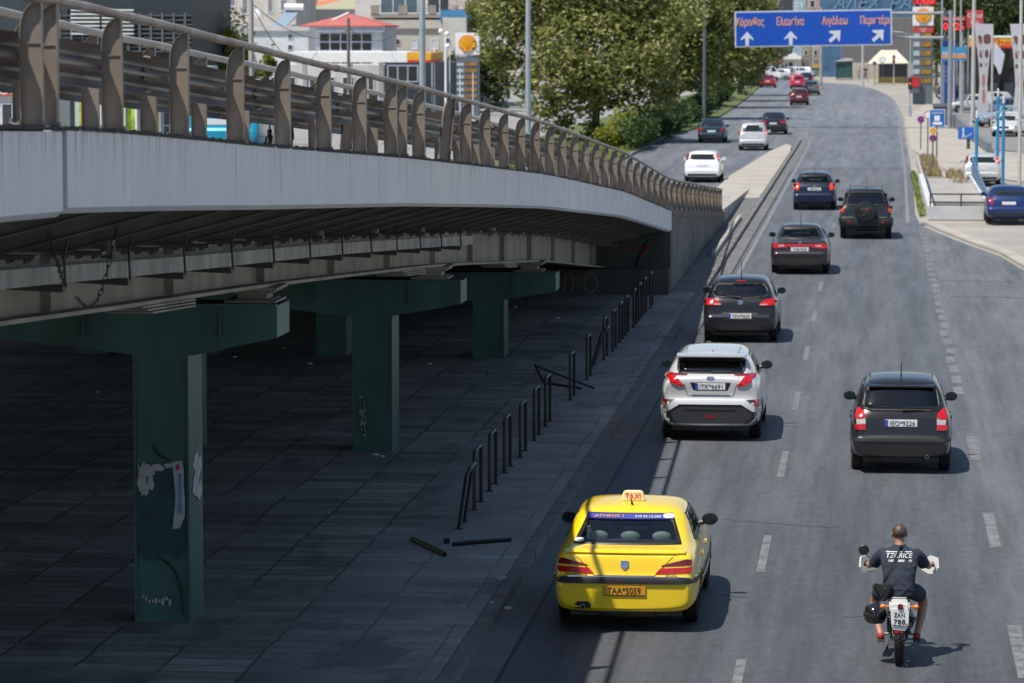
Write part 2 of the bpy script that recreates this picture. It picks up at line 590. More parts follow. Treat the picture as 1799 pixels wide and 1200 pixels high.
# worn painted lines
def worn_paint():
    m = bpy.data.materials.new('worn_line_paint')
    nt, b = nodes_of(m)
    P, _ = pos_xyz(nt)
    k = ramp(nt, noise(nt, P, 5, 6, .8), [(.40, 0), (.62, 1)])
    c = mixc(nt, k, (.085, .09, .10), (.205, .21, .22))
    nt.links.new(c, b.inputs['Base Color']); b.inputs['Roughness'].default_value = .75
    return m
PAINT = worn_paint()
PAINT2 = pm('faded_line_paint', (.13, .135, .145), .75, 0, .35, 3, world_space=True, col2=(.19, .195, .20))
mb = MB()
def dash(x0, y0, y1, w=.115):
    mb.add([(x0 - w / 2, y0, .004), (x0 + w / 2, y0, .004), (x0 + w / 2, y1, .004), (x0 - w / 2, y1, .004)], [(0, 1, 2, 3)])
yb = G(1348, 1005).y
per = 10.25
k = -3
while yb + k * per < 330:
    y0 = yb + k * per
    if y0 > 8:
        dash(-1.48, y0, y0 + 3.5)
    k += 1
for k in range(-3, 4):
    y0 = G(1750, 962).y + k * per
    if y0 + 3.6 < 72 and y0 > 8: dash(1.72, y0, y0 + 3.6, .16)
y = 72.0
while y < 134:
    dash(1.68 + random.uniform(-.03, .03), y, y + random.uniform(1.2, 1.7), .2); y += 2.25
struct('road_markings', mb, PAINT)
mb = MB()
dash(-3.95, 92, 222, .12)
def lseg(a, b, w=.12):
    (x0, y0), (x1, y1) = a, b
    mb.add([(x0 - w / 2, y0, .004), (x0 + w / 2, y0, .004), (x1 + w / 2, y1, .004), (x1 - w / 2, y1, .004)], [(0, 1, 2, 3)])
lseg((-3.95, 222), P2(1415, 232)); lseg((-7.2, 168), P2(1412, 238)); lseg((-7.2, 140), (-7.2, 168))
lseg((1.2, 134), P2(1590, 300)); lseg(P2(1590, 300), P2(1578, 215))
lseg((-13.1, 110), (-13.1, 330))
y = 150
while y < 330: dash(-10.1, y, y + 3.5); y += 10.25
struct('edge_lines', mb, PAINT2)
# tar-sealed cracks, joint lines across the lanes and a painted shadow stripe
mb = MB()
def dark_line(pts, w=.035):
    for (a, b) in zip(pts[:-1], pts[1:]):
        a = Vector((*a, .0035)); b = Vector((*b, .0035)); d = (b - a).normalized(); n = Vector((-d.y, d.x, 0)) * w / 2
        mb.add([a - n, a + n, b + n, b - n], [(0, 1, 2, 3)])
def wob(x0, y0, x1, y1, n=14, a=.06):
    return [(x0 + (x1 - x0) * i / n + random.uniform(-a, a), y0 + (y1 - y0) * i / n + random.uniform(-a, a)) for i in range(n + 1)]
dark_line(wob(*P2(1270, 913), *P2(1470, 928)))
dark_line(wob(*P2(1262, 1045), *P2(1310, 1050), 5, .03), .03)  # shadow stripe beside the taxi, painted as a dark line
dark_line(wob(*P2(1478, 1086), *P2(1545, 1080), 6, .05), .02)
dark_line(wob(*P2(1372, 748), *P2(1395, 749), 4, .02), .05)
dark_line(wob(-13, G(1400, 208).y, 1.8, G(1400, 208).y + .5, 20, .1), .18)
dark_line(wob(-4, G(1400, 296).y, 1.6, G(1400, 296).y, 20, .1), .12)
dark_line(wob(1.9, 98, 6.0, 97, 8, .15), .10)
dark_line(wob(1.9, 104, 4.0, 103.6, 6, .15), .08)
struct('crack_and_shadow_lines', mb, pm('tar_and_shadow', (.045, .047, .052), .7))

# ---------------------------------------------------------------- flyover
YT = [0, 10, 24.1, 27.5, 32.9, 42.1, 49.7, 60.2, 79.2, 97.2, 131.4, 150, 166, 400]
ZT = [7.15, 7.0, 6.60, 6.44, 6.17, 5.74, 5.35, 4.8, 3.64, 2.29, .46, .10, .0, .0]
_yy = np.linspace(-10, 200, 2101)
_zz = np.interp(_yy, YT, ZT)
_ker = np.ones(45) / 45
_zs = np.convolve(np.pad(_zz, 22, mode='edge'), _ker, 'valid')
def zd(y): return float(np.interp(y, _yy, _zs))
FX = -5.4
def sweep(mb, prof, Ys, cap=True):
    n = None; vs = []; fs = []
    for y in Ys:
        p = prof(y); n = len(p)
        vs += [(a, y, b) for a, b in p]
    for k in range(len(Ys) - 1):
        for i in range(n):
            j = (i + 1) % n
            fs.append((k * n + i, k * n + j, (k + 1) * n + j, (k + 1) * n + i))
    if cap:
        fs += [tuple(range(n)), tuple(range((len(Ys) - 1) * n, len(Ys) * n))[::-1]]
    mb.add(vs, fs)

def fascia_mat():
    m = bpy.data.materials.new('fascia_paint')
    nt, b = nodes_of(m)
    tc = N(nt, 'ShaderNodeTexCoord')
    P, (X, Y, Z) = pos_xyz(nt)
    uv = N(nt, 'ShaderNodeAttribute'); uv.attribute_name = 'drop'
    drop = uv.outputs['Fac']
    st = noise(nt, P, 3.2, 6, .7, sc=(0, 3.0, .10))
    st2 = noise(nt, P, 14, 4, .6, sc=(0, 3.0, .06))
    fade = ramp(nt, drop, [(0, 1), (.25, .55), (.6, .12), (1, .25)])
    k = mathn(nt, 'MULTIPLY', ramp(nt, st, [(.49, 0), (.62, 1)]), fade)
    k2 = mathn(nt, 'MULTIPLY', ramp(nt, st2, [(.55, 0), (.75, .35)]), fade)
    base = ramp(nt, noise(nt, P, .9, 5, .6), [(.3, (.58, .61, .67)), (.7, (.66, .69, .74))])
    c = mixc(nt, mathn(nt, 'MULTIPLY', k2, .7), base, (.22, .22, .22))
    near = ramp(nt, mathn(nt, 'MULTIPLY', Y, .01), [(.22, 1), (.30, .55)])
    c = mixc(nt, mathn(nt, 'MULTIPLY', mathn(nt, 'MULTIPLY', k, near), .9), c, (.26, .13, .05))
    nt.links.new(c, b.inputs['Base Color'])
    b.inputs['Roughness'].default_value = .5
    return m
FASCIA = fascia_mat()
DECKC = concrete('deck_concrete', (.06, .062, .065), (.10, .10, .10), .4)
GIRD = pm('girder_paint', (.20, .19, .17), .6, 0, .3, 1.2, st=(1, 1, .2), col2=(.27, .25, .22), world_space=True)
RIBM = pm('bracket_paint', (.17, .167, .165), .6, 0, .25, 2)
TRAYM = pm('cable_tray_zinc', (.24, .235, .225), .6, .0, .5, 3.5, st=(1, 1, .3), world_space=True)
fly = empty('flyover', (-9.5, 60, 0))
tag(fly, 'long steel road flyover with pale fascia panels sloping down to meet the main road', 'flyover')
def fb(name, mb, m, **kw):
    o = mb.build(name, m, parent=fly, **kw)
    o.matrix_parent_inverse = fly.matrix_world.inverted() if False else Matrix.Translation((9.5, -60, 0))
    return o
XL = -24.0
def dtop(x, y): return zd(y) + .04 * (FX - x)
YD = [6] + [10 + 4 * i for i in range(0, 22)] + [97.2]
mb = MB()
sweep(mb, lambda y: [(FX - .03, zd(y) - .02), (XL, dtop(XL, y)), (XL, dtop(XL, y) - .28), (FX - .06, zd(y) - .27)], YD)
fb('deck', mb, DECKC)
seams = [6, 15, 24.05, 33, 42, 51, 60.1, 69, 78, 87.5, 97.15]
mbs = None
for i in range(len(seams) - 1):
    a, b_ = seams[i] + .006, seams[i + 1] - .006
    low = 0.0
    if i == 1: b_ -= .13; low = .02
    mb = MB()
    n = 7
    Ys = [a + (b_ - a) * k / n for k in range(n + 1)]
    # panels are straight chords: kinks at the seams
    za, zb = zd(seams[i]), zd(seams[i + 1])
    zz = lambda y: (za + (zb - za) * (y - seams[i]) / (seams[i + 1] - seams[i])) * .5 + .5 * zd(y) - low
    sweep(mb, lambda y: [(FX, zz(y)), (FX, zz(y) - .53), (FX - .045, zz(y) - .57), (FX - .16, zz(y) - .57), (FX - .16, zz(y))], Ys)
    o = fb('fascia_panel', mb, FASCIA)
    at = o.data.attributes.new('drop', 'FLOAT', 'POINT')
    at.data.foreach_set('value', [min(1, max(0, (zz(v.co.y) - v.co.z) / .57)) for v in o.data.vertices])
# thin vertical sheet joints on the panels
y = 8.1
while y < 97:
    if abs(y - 24.05) > .4:
        mb = MB(); mb.box(FX, FX + .003, y, y + .009, zd(y) - .45, zd(y) - .03); fb('joint_strip', mb, pm('joint_grey', (.52, .545, .59), .5))
    y += 2.25 + random.uniform(-.1, .1)
# crumbly asphalt edge along the fascia top
mb = MB()
random.seed(12)
_ys = []; y = 6.9
while y < 97: _ys.append(y); y += random.uniform(.03, .10) if y < 50 else .2
_r = {q: (random.uniform(.004, .026), random.uniform(-.012, .012)) for q in _ys}
sweep(mb, lambda y: [(FX + .010 + _r[y][1], zd(y) - .012), (FX + .012 + _r[y][1], zd(y) + _r[y][0]), (FX - .06, zd(y) + .016), (FX - .06, zd(y) - .012)], _ys)
fb('deck_edge_asphalt', mb, pm('edge_asphalt', (.045, .045, .047), .9))
# outer girder, its flange and stiffeners; the inner girders
for gi, gx in enumerate((-7.4, -11.2, -15.0, -19.0, -23.0)):
    mb = MB()
    t0 = (lambda y, gx=gx: dtop(gx, y) - .27)
    bt = (lambda y: zd(y) - 1.5)
    sweep(mb, lambda y: [(gx - .008, t0(y)), (gx + .008, t0(y)), (gx + .008, bt(y)), (gx - .008, bt(y))], YD)
    sweep(mb, lambda y: [(gx - .22, bt(y) - .001), (gx + .22, bt(y) - .001), (gx + .22, bt(y) - .04), (gx - .22, bt(y) - .04)], YD)
    if gi == 0:
        y = 9.0
        while y < 96:
            mb.box(gx + .008, gx + .10, y, y + .015, zd(y) - 1.49, zd(y) - .30)
            y += 5.7
        for ys in (12, 35.2, 55, 70):
            for q in range(3):
                sweep(mb, lambda y: [(gx - .2 + .0 * q, bt(y) - .045 - .03 * q), (gx + .24 + .02 * q, bt(y) - .045 - .03 * q), (gx + .24 + .02 * q, bt(y) - .065 - .03 * q), (gx - .2, bt(y) - .065 - .03 * q)], [ys + .15 * q, ys + 1.4, ys + 2.8 - .1 * q])
    o = fb('girder', mb, GIRD)
POSTS = [25.97 + 2.53 * k for k in range(-5, 42)]
POSTS_D = [p for p in POSTS if p < 97]
# cantilever brackets under the deck edge
m0 = MB()
m0.prism([(-.10, -.26), (-.10, -.55), (-1.55, -.93), (-1.98, -.93), (-1.98, -.26)], 'Y', -.006, .006)
m0.cbox((-.82, 0, -.745), (1.50, .13, .018), 0, 0, math.atan(.38 / 1.45) * -1)
m0.cbox((-1.75, 0, -.94), (.46, .13, .018))
m0.cbox((-1.50, 0, -.955), (.5, .19, .03)); 
for xx in (-1.33, -1.47, -1.60, -1.72):
    for yy in (-.06, .06):
        m0.cyl((xx, yy, -.965), (xx, yy, -1.0), .022, n=6)
me0 = None
for k, y in enumerate(POSTS_D):
    if y > 96: continue
    if me0 is None:
        o = m0.build('bracket', RIBM, parent=fly); me0 = o.data
    else:
        o = bpy.data.objects.new('bracket', me0); COL.objects.link(o); o.parent = fly
    o.matrix_parent_inverse = Matrix.Translation((9.5, -60, 0))
    o.location = (FX, y, zd(y))
# cable tray on hangers
mb = MB()
trs = [15 + 1.5 * i for i in range(30)]
sweep(mb, lambda y: [(-6.45, zd(y) - 1.02), (-6.45, zd(y) - 1.16), (-6.78, zd(y) - 1.16), (-6.78, zd(y) - 1.02), (-6.76, zd(y) - 1.02), (-6.76, zd(y) - 1.14), (-6.47, zd(y) - 1.14), (-6.47, zd(y) - 1.02)], trs)
tray = fb('cable_tray', mb, TRAYM)
for k, p in enumerate(POSTS_D):
    if p < 57:
        z = zd(p); mb = MB()
        mb.tube([(-6.4, p + .1, z - .70), (-6.42, p - .05, z - .95), (-6.4, p - .1, z - 1.19)], .012, 6)
        mb.prism([(-6.4, z - 1.165), (-6.4, z - 1.22), (-6.86, z - 1.20), (-6.86, z - 1.165)], 'Y', p - .2, p - .1)
        mb.box(-6.9, -6.42, p - .12, p - .08, z - 1.2, z - 1.165)
        fb('tray_hanger', mb, pm('hanger_steel', (.05, .05, .05), .6))
def chain(mb, pts):
    for k in range(len(pts) - 1):
        a, b = Vector(pts[k]), Vector(pts[k + 1])
        c = (a + b) / 2; d = (b - a) * .68
        r = Vector((1, 0, 0)) if k % 2 else (b - a).cross(Vector((1, 0, 0))).normalized()
        loop = [c + d * math.cos(t) + r * .018 * math.sin(t) for t in [i * math.pi / 4 for i in range(8)]]
        mb.tube(loop + [loop[0]], .0045, 5)
for (ya, yb_, sag, lo) in ((27.6, 28.2, .0, .45), (30.2, 28.6, .32, .55)):
    mb = MB(); pts = []
    for i in range(19):
        t = i / 18; y = ya + (yb_ - ya) * t
        pts.append((-6.36, y, zd(y) - .72 - lo * t - sag * math.sin(t * math.pi)))
    chain(mb, pts)
    fb('chain', mb, pm('chain_steel', (.03, .03, .03), .6))
# drain pipes beside the girder
for y in (32.6, 36.6, 41.4, 45.2, 50.3, 55.5, 66):
    mb = MB(); mb.cyl((-6.95, y, zd(y) - .3), (-6.95, y, zd(y) - 1.02), .07, n=12); fb('drain_pipe', mb, GIRD, smooth=True)

# abutment, retaining wall and approach ramp
def wall_mat():
    m = bpy.data.materials.new('retaining_wall')
    nt, b = nodes_of(m)
    P, (X, Y, Z) = pos_xyz(nt)
    w = mathn(nt, 'FRACT', mathn(nt, 'MULTIPLY', Y, 1 / .55))
    gr = ramp(nt, w, [(0, .45), (.10, .55), (.14, 1), (.93, 1), (1, .5)])
    c = ramp(nt, noise(nt, P, .8, 5, .6), [(.3, (.14, .135, .125)), (.7, (.24, .23, .21))])
    c = mixc(nt, 1.0, c, gr, 'MULTIPLY')
    s = ramp(nt, noise(nt, P, 2.5, 5, .7, sc=(1, 1, .12)), [(.45, 1), (.62, .5)])
    c = mixc(nt, 1.0, c, s, 'MULTIPLY')
    nt.links.new(c, b.inputs['Base Color']); b.inputs['Roughness'].default_value = .85
    return m
YR = [97.2, 100, 105, 110, 115, 120, 125, 130, 135, 140, 145, 150, 155, 160, 165]
ramp_o = empty('approach_ramp', (-9.4, 130, 0))
tag(ramp_o, 'concrete approach ramp with grooved retaining wall where the flyover meets the ground', 'ramp')
def rb(name, mb, m, **kw):
    o = mb.build(name, m, parent=ramp_o, **kw); o.matrix_parent_inverse = Matrix.Translation((9.4, -130, 0)); return o
mb = MB()
sweep(mb, lambda y: [(FX - .02, zd(y) - .02), (-13.34, zd(y) + .3 * max(0, (150 - y) / 55)), (-13.34, -.05), (FX - .02, -.05)], YR[:-2])
rb('retaining_wall', mb, wall_mat())
mb = MB(); mb.box(-24, FX - .01, 97.2 - .35, 97.19, 0, 2.0); mb.box(-24, FX - .02, 96.2, 96.85, 0, .78)
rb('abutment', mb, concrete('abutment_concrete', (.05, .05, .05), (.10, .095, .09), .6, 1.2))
def scrawl(name, pts, w, col, parent_fn, y):
    mb = MB()
    P_ = [(x, y, z) for x, z in pts]
    mb.tube(P_, w, 5)
    for i, v in enumerate(mb.v): mb.v[i] = (v[0], y + (v[1] - y) * .1, v[2])
    parent_fn(name, mb, pm('spray_' + name + str(col[0]), col, .8))
circ = lambda cx, cz, r, a0=0, a1=6.3, sq=1: [(cx + r * math.cos(t) * sq, cz + r * math.sin(t)) for t in np.linspace(a0, a1, 16)]
yw = 96.83
scrawl('graffiti', circ(-7.9, 1.25, .42, sq=.9), .03, (.012, .012, .014), rb, yw)
scrawl('graffiti', [(-8.3, 1.3), (-7.4, 1.3)], .025, (.012, .012, .014), rb, yw)
scrawl('graffiti', [(-6.6, 1.75), (-5.9, 1.8), (-6.2, 1.2), (-6.35, .8)], .03, (.012, .012, .014), rb, yw)
scrawl('graffiti', [(-6.5, 1.25), (-6.15, 1.35), (-6.2, 1.1), (-5.95, 1.4)], .03, (.28, .02, .02), rb, yw)
scrawl('graffiti', [(-6.2, 1.5), (-5.95, 1.62)], .03, (.03, .2, .08), rb, yw)
scrawl('graffiti', circ(-7.5, .42, .25, sq=.7), .025, (.16, .15, .13), rb, 96.18)
scrawl('graffiti', [(-8.2, .2), (-8.15, .62), (-7.95, .6), (-8.0, .2)], .025, (.16, .15, .13), rb, 96.18)
mb = MB()
sweep(mb, lambda y: [(-6.95, max(.006, zd(y) + .05)), (-13.3, max(.006, zd(y) + .3 * max(0, (150 - y) / 55) + .01)), (-13.3, -.04), (-6.95, -.04)], YR)
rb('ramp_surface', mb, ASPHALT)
mb = MB()
sweep(mb, lambda y: [(FX - .07, max(.05, zd(y) + .10)), (-6.94, max(.05, zd(y) + .12)), (-6.94, -.035), (FX - .07, -.035)], [97.2] + YR[1:12])
rb('walkway', mb, CONC)
mb = MB()
sweep(mb, lambda y: [(FX + .01, zd(y) + .03), (FX + .01, zd(y) - .12), (FX - .2, zd(y) - .12), (FX - .2, zd(y) + .025)], [97.2, 103, 110, 118, 126, 131.6])
rb('coping', mb, pm('rusty_coping', (.16, .12, .09), .8, 0, .3, 3))
# deck walkway strip and carriageway above the deck
mb = MB()
sweep(mb, lambda y: [(FX - .17, zd(y) + .012), (-6.95, dtop(-6.95, y) + .02), (-6.95, dtop(-6.95, y) + .004), (FX - .17, zd(y) + .002)], YD)
fb('walkway', mb, CONC)
mb = MB()
sweep(mb, lambda y: [(-6.96, dtop(-6.96, y) + .02), (-14.5, dtop(-14.5, y) + .02), (-14.5, dtop(-14.5, y) + .004), (-6.96, dtop(-6.96, y) + .004)], YD)
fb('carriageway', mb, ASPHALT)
# pale wedge-shaped parapet end beyond the railing
wy0, wy1 = 131.5, G(1335, 337).y
mb = MB()
mb.add([(FX + .004, wy0, -.02), (FX + .004, wy1, -.02), (FX + .004, wy1, .15), (FX + .004, wy0, .62), (FX - .28, wy0, -.02), (FX - .28, wy1, -.02), (FX - .28, wy1, .15), (FX - .28, wy0, .62)],
       [(0, 1, 2, 3), (4, 7, 6, 5), (0, 3, 7, 4), (1, 5, 6, 2), (3, 2, 6, 7)])
rb('parapet_end', mb, PALEPAVE)
mb = MB(); mb.box(-5.00, -4.88, 112, 134, .1, .26)
tag(mb.build('low_barrier', PALEPAVE), 'low narrow concrete upstand on the footway beside the retaining wall', 'barrier')

# ---------------------------------------------------------------- piers
PIERM = pm('pier_paint', (.020, .080, .080), .5, 0, .35, .9, st=(1, 1, .35), col2=(.032, .110, .104), world_space=True)
def shaft_mb(x0, x1, y0, y1, zt):
    mb = MB()
    mb.box(x0 + .03, x1 - .03, y0 + .0, y1, .10, zt)
    mb.box(x0, x0 + .03, y0 - .02, y1 + .02, .10, zt); mb.box(x1 - .03, x1, y0 - .02, y1 + .02, .10, zt)
    return mb
first_pier = True
SHX = [(-8.76, -8.09), (-12.0, -11.35), (-14.8, -14.2), (-17.3, -16.6), (-22.0, -21.3)]
for idx, (py, drop, lab) in enumerate(((25.9, 1.8, 'row of dark green steel columns nearest, mostly left of the picture'), (42.7, 1.76, 'dark green column row with torn posters on its front column'),
                        (60.3, 1.79, 'second dark green column row with a peeling patch on its shaft'), (77.7, 1.79, 'farthest dark green column row before the graffiti wall'))):
    root = empty('pier', (-8.6, py, 0))
    tag(root, lab, 'pier', 'column rows under the flyover')
    inv = Matrix.Translation((8.6, -py, 0))
    zt = zd(py) - drop
    D = .85
    for (x0, x1) in SHX:
        if x0 == -14.8 and idx < 3: continue
        dxs = (-.05, -.05, .06, .17)[idx] if x0 > -9 else 0
        o = shaft_mb(x0 + dxs, x1 + dxs, py, py + D, zt - .35).build('shaft', PIERM, parent=root); o.matrix_parent_inverse = inv
    tip = (-7.05, -7.06, -6.87, -6.80)[idx]
    pts_top = [(tip, zt), (-23.5, zt)]
    bot = [(-23.5, zt - .40)]
    for (x0, x1) in SHX[::-1]:
        hd_ = .60 if x0 > -9 else .42
        bot += [(x0 - .02, zt - hd_), (x1 + .02, zt - hd_)]
        if x1 < -8.5: bot += [(x1 + .9, zt - .41)]
    bot += [(tip, zt - .38)]
    # drop the near-duplicate order problems by sorting in x
    bot = sorted(bot, key=lambda p: p[0])
    mb = MB(); mb.prism(pts_top + bot, 'Y', py - .03, py + D + .03)
    for xx in (-7.75, -9.4, -10.6, -13.4, -19):
        mb.box(xx, xx + .02, py - .10, py - .03, zt - .38, zt - .02)
    mb.box(-23.5, tip, py - .12, py - .03, zt - .001, zt + .025)
    o = mb.build('crosshead', PIERM, parent=root); o.matrix_parent_inverse = inv
    for gx in (-7.4, -11.2, -15.0, -19.0, -23.0):
        mb = MB(); zb = zd(py) - 1.545
        h = zb - zt - .03
        c = (gx, py + D / 2)
        for (sx, sy, z0, z1) in ((.62, .8, 0, .14), (.5, .62, .14, .2), (.36, .42, .2, .55), (.44, .5, .55, .66), (.56, .7, .66, .82), (.66, .86, .82, 1)):
            mb.box(c[0] - sx / 2, c[0] + sx / 2, c[1] - sy / 2, c[1] + sy / 2, zt + .026 + h * z0, zt + .026 + h * z1)
        o = mb.build('bearing', STEEL if False else GIRD, parent=root); o.matrix_parent_inverse = inv
    if idx == 1:
        yf = py - .024
        # torn posters on the column front and side
        WP = pm('torn_paper', (.42, .43, .46), .8, 0, .2, 6)
        mb = MB()
        random.seed(3)
        def paper(cx, cz, w, h, n=9, yy=yf, dy=.008):
            pl = []; yy = yf - .0011 * (len(mb.f) % 23)
            for i in range(n * 2):
                t = 2 * math.pi * i / (n * 2)
                r = random.uniform(.55, 1.0)
                pl.append((cx + w / 2 * math.copysign(abs(math.cos(t)) ** .6, math.cos(t)) * r, cz + h / 2 * math.copysign(abs(math.sin(t)) ** .6, math.sin(t)) * r))
            mb.prism(pl, 'Y', yy - dy, yy)
        s_ = 147.6
        def zz_(py_): return HC - (py_ - 40) / s_
        def xx_(px_): return (px_ - 1540) / s_
        for (px_, py_, w, h) in ((252, 838, 20, 60), (262, 828, 30, 26), (280, 822, 26, 14), (300, 819, 20, 9), (258, 862, 18, 30), (268, 850, 14, 28), (250, 850, 12, 44)):
            paper(xx_(px_) + .02, zz_(py_), w / s_, h / s_)
        for k in range(9):
            paper(xx_(255 + k * 6), zz_(1058 + random.uniform(-5, 5)), 6 / s_, random.uniform(6, 16) / s_, 4)
        o = mb.build('poster_scraps', WP, parent=root); o.matrix_parent_inverse = inv
        mb = MB()
        strip = [(310, 812, 328), (312, 830, 330), (314, 850, 330), (315, 870, 331), (314, 890, 332), (312, 912, 331), (310, 932, 322)]
        vs = []
        for j, (a, y_, b_) in enumerate(strip):
            cu_ = .02 + .03 * math.sin(j * .9) ** 2
            vs += [(xx_(a), yf - cu_, zz_(y_)), (xx_((a + b_) / 2), yf - .004 - .02 * (j % 2), zz_(y_ - 1)), (xx_(b_), yf - .015, zz_(y_ - 2))]
        fs = []
        for j in range(len(strip) - 1):
            for i in range(2):
                fs.append((j * 3 + i, j * 3 + i + 1, j * 3 + i + 4, j * 3 + i + 3))
        mb.add(vs, fs)
        mb.mat(1); mb.box(xx_(317), xx_(323), yf - .062, yf - .056, zz_(826), zz_(816))
        mb.mat(2); mb.add([(xx_(322), yf - .065, zz_(830)), (xx_(327), yf - .065, zz_(832)), (xx_(327), yf - .06, zz_(905)), (xx_(321), yf - .06, zz_(900))], [(0, 1, 2, 3)])
        o = mb.build('hanging_poster', [WP, pm('poster_red', (.5, .03, .05), .7), pm('poster_blue', (.10, .25, .5), .7)], parent=root, smooth=True); o.matrix_parent_inverse = inv
        mb = MB()
        xs_ = SHX[0][1] - .05 + .003
        for k in range(6):
            xs_ += .0012
            zc = zz_(808 + k * 11)
            yy = py + .3 + random.uniform(-.15, .25)
            mb.prism([(yy, zc), (yy + .2, zc + .05), (yy + .28, zc - .1), (yy + .1, zc - .2), (yy - .1, zc - .12)], 'X', xs_ - .004, xs_ + .004)
        o = mb.build('poster_scraps', WP, parent=root); o.matrix_parent_inverse = inv
        mb = MB()
        mb.tube([(xx_(a), yf - .002, zz_(b)) for a, b in ((275, 780), (280, 795), (292, 805), (308, 810))], [.012, .014, .012, .006], 6)
        mb.tube([(xx_(a), yf - .002, zz_(b)) for a, b in ((282, 982), (300, 993), (312, 1008), (322, 1035), (327, 1085))], [.008, .012, .014, .014, .010], 6)
        o = mb.build('graffiti', pm('spray_dark', (.01, .02, .02), .7), parent=root); o.matrix_parent_inverse = inv
        mb = MB(); mb.prism([(xx_(a), zz_(b)) for a, b in ((245, 830), (256, 822), (290, 826), (318, 819), (331, 828), (330, 905), (333, 968), (318, 986), (296, 978), (270, 990), (247, 980), (243, 900))], 'Y', yf - .004, yf - .0005)
        o = mb.build('blue_paint_patch', pm('blue_patch', (.014, .062, .085), .6, 0, .5, 3), parent=root); o.matrix_parent_inverse = inv
    if idx == 2:
        mb = MB(); random.seed(5)
        s_ = 105.1
        for k in range(16):
            cx = (640 + random.uniform(-3, 3) + k * .4 - 1540) / s_; cz = HC - (700 + k * 4.2 - 40) / s_
            mb.prism([(cx - .03, cz), (cx, cz + .05), (cx + .04, cz + .01), (cx + .01, cz - .05)], 'Y', py - .032, py - .022)
        o = mb.build('peeling_paint', pm('bare_primer', (.26, .26, .25), .8), parent=root); o.matrix_parent_inverse = inv

# ---------------------------------------------------------------- guardrails
RAILM = pm('weathered_steel', (.24, .19, .15), .55, .15, .22, 1.3, bump=.1, bsc=40, world_space=True, col2=(.24, .205, .17))
BEAMM = pm('weathered_shaded_beam', (.075, .062, .054), .42, .3, .4, 1.1, bump=.1, bsc=40, world_space=True, col2=(.125, .10, .085), st=(1, .35, 1))  # weathered steel like the posts, darkened to paint in the beam's shade
PIPEM = pm('rail_pipe_paint', (.26, .18, .14), .5, .1, .28, 2.5, world_space=True, col2=(.30, .25, .22))
PIPEG = pm('rail_pipe_grey', (.36, .34, .31), .5, .1, .2, 2.5, world_space=True)
def post_mb():
    mb = MB()
    L = [(-.07, 0), (-.07, .58), (-.067, .65), (-.058, .70), (-.042, .745), (-.02, .78), (.01, .805), (.04, .815), (.066, .82)]
    R = [(.07, 0), (.07, .82)]
    mb.prism(L + [(.07, .82), (.07, 0)][::1][:0] + [(.07, 0)], 'Y', -.004, .004)
    # curved left flange
    d = .045
    vs = []; fs = []
    for (x, z) in L:
        vs += [(x, -d, z), (x, d * .4, z), (x - .006, d * .4, z), (x - .006, -d, z)]
    for k in range(len(L) - 1):
        for i in range(4):
            j = (i + 1) % 4
            fs.append((k * 4 + i, k * 4 + j, k * 4 + 4 + j, k * 4 + 4 + i))
    mb.add(vs, fs)
    mb.box(.066, .074, -d, d * .4, 0, .82)
    mb.box(-.05, .066, -.012, -.004, .545, .555)
    mb.box(-.10, .10, -.07, .07, 0, .012)
    for xx in (-.085, .085):
        mb.cyl((xx, -.045, .01), (xx, -.045, .04), .014, n=6)
    return mb
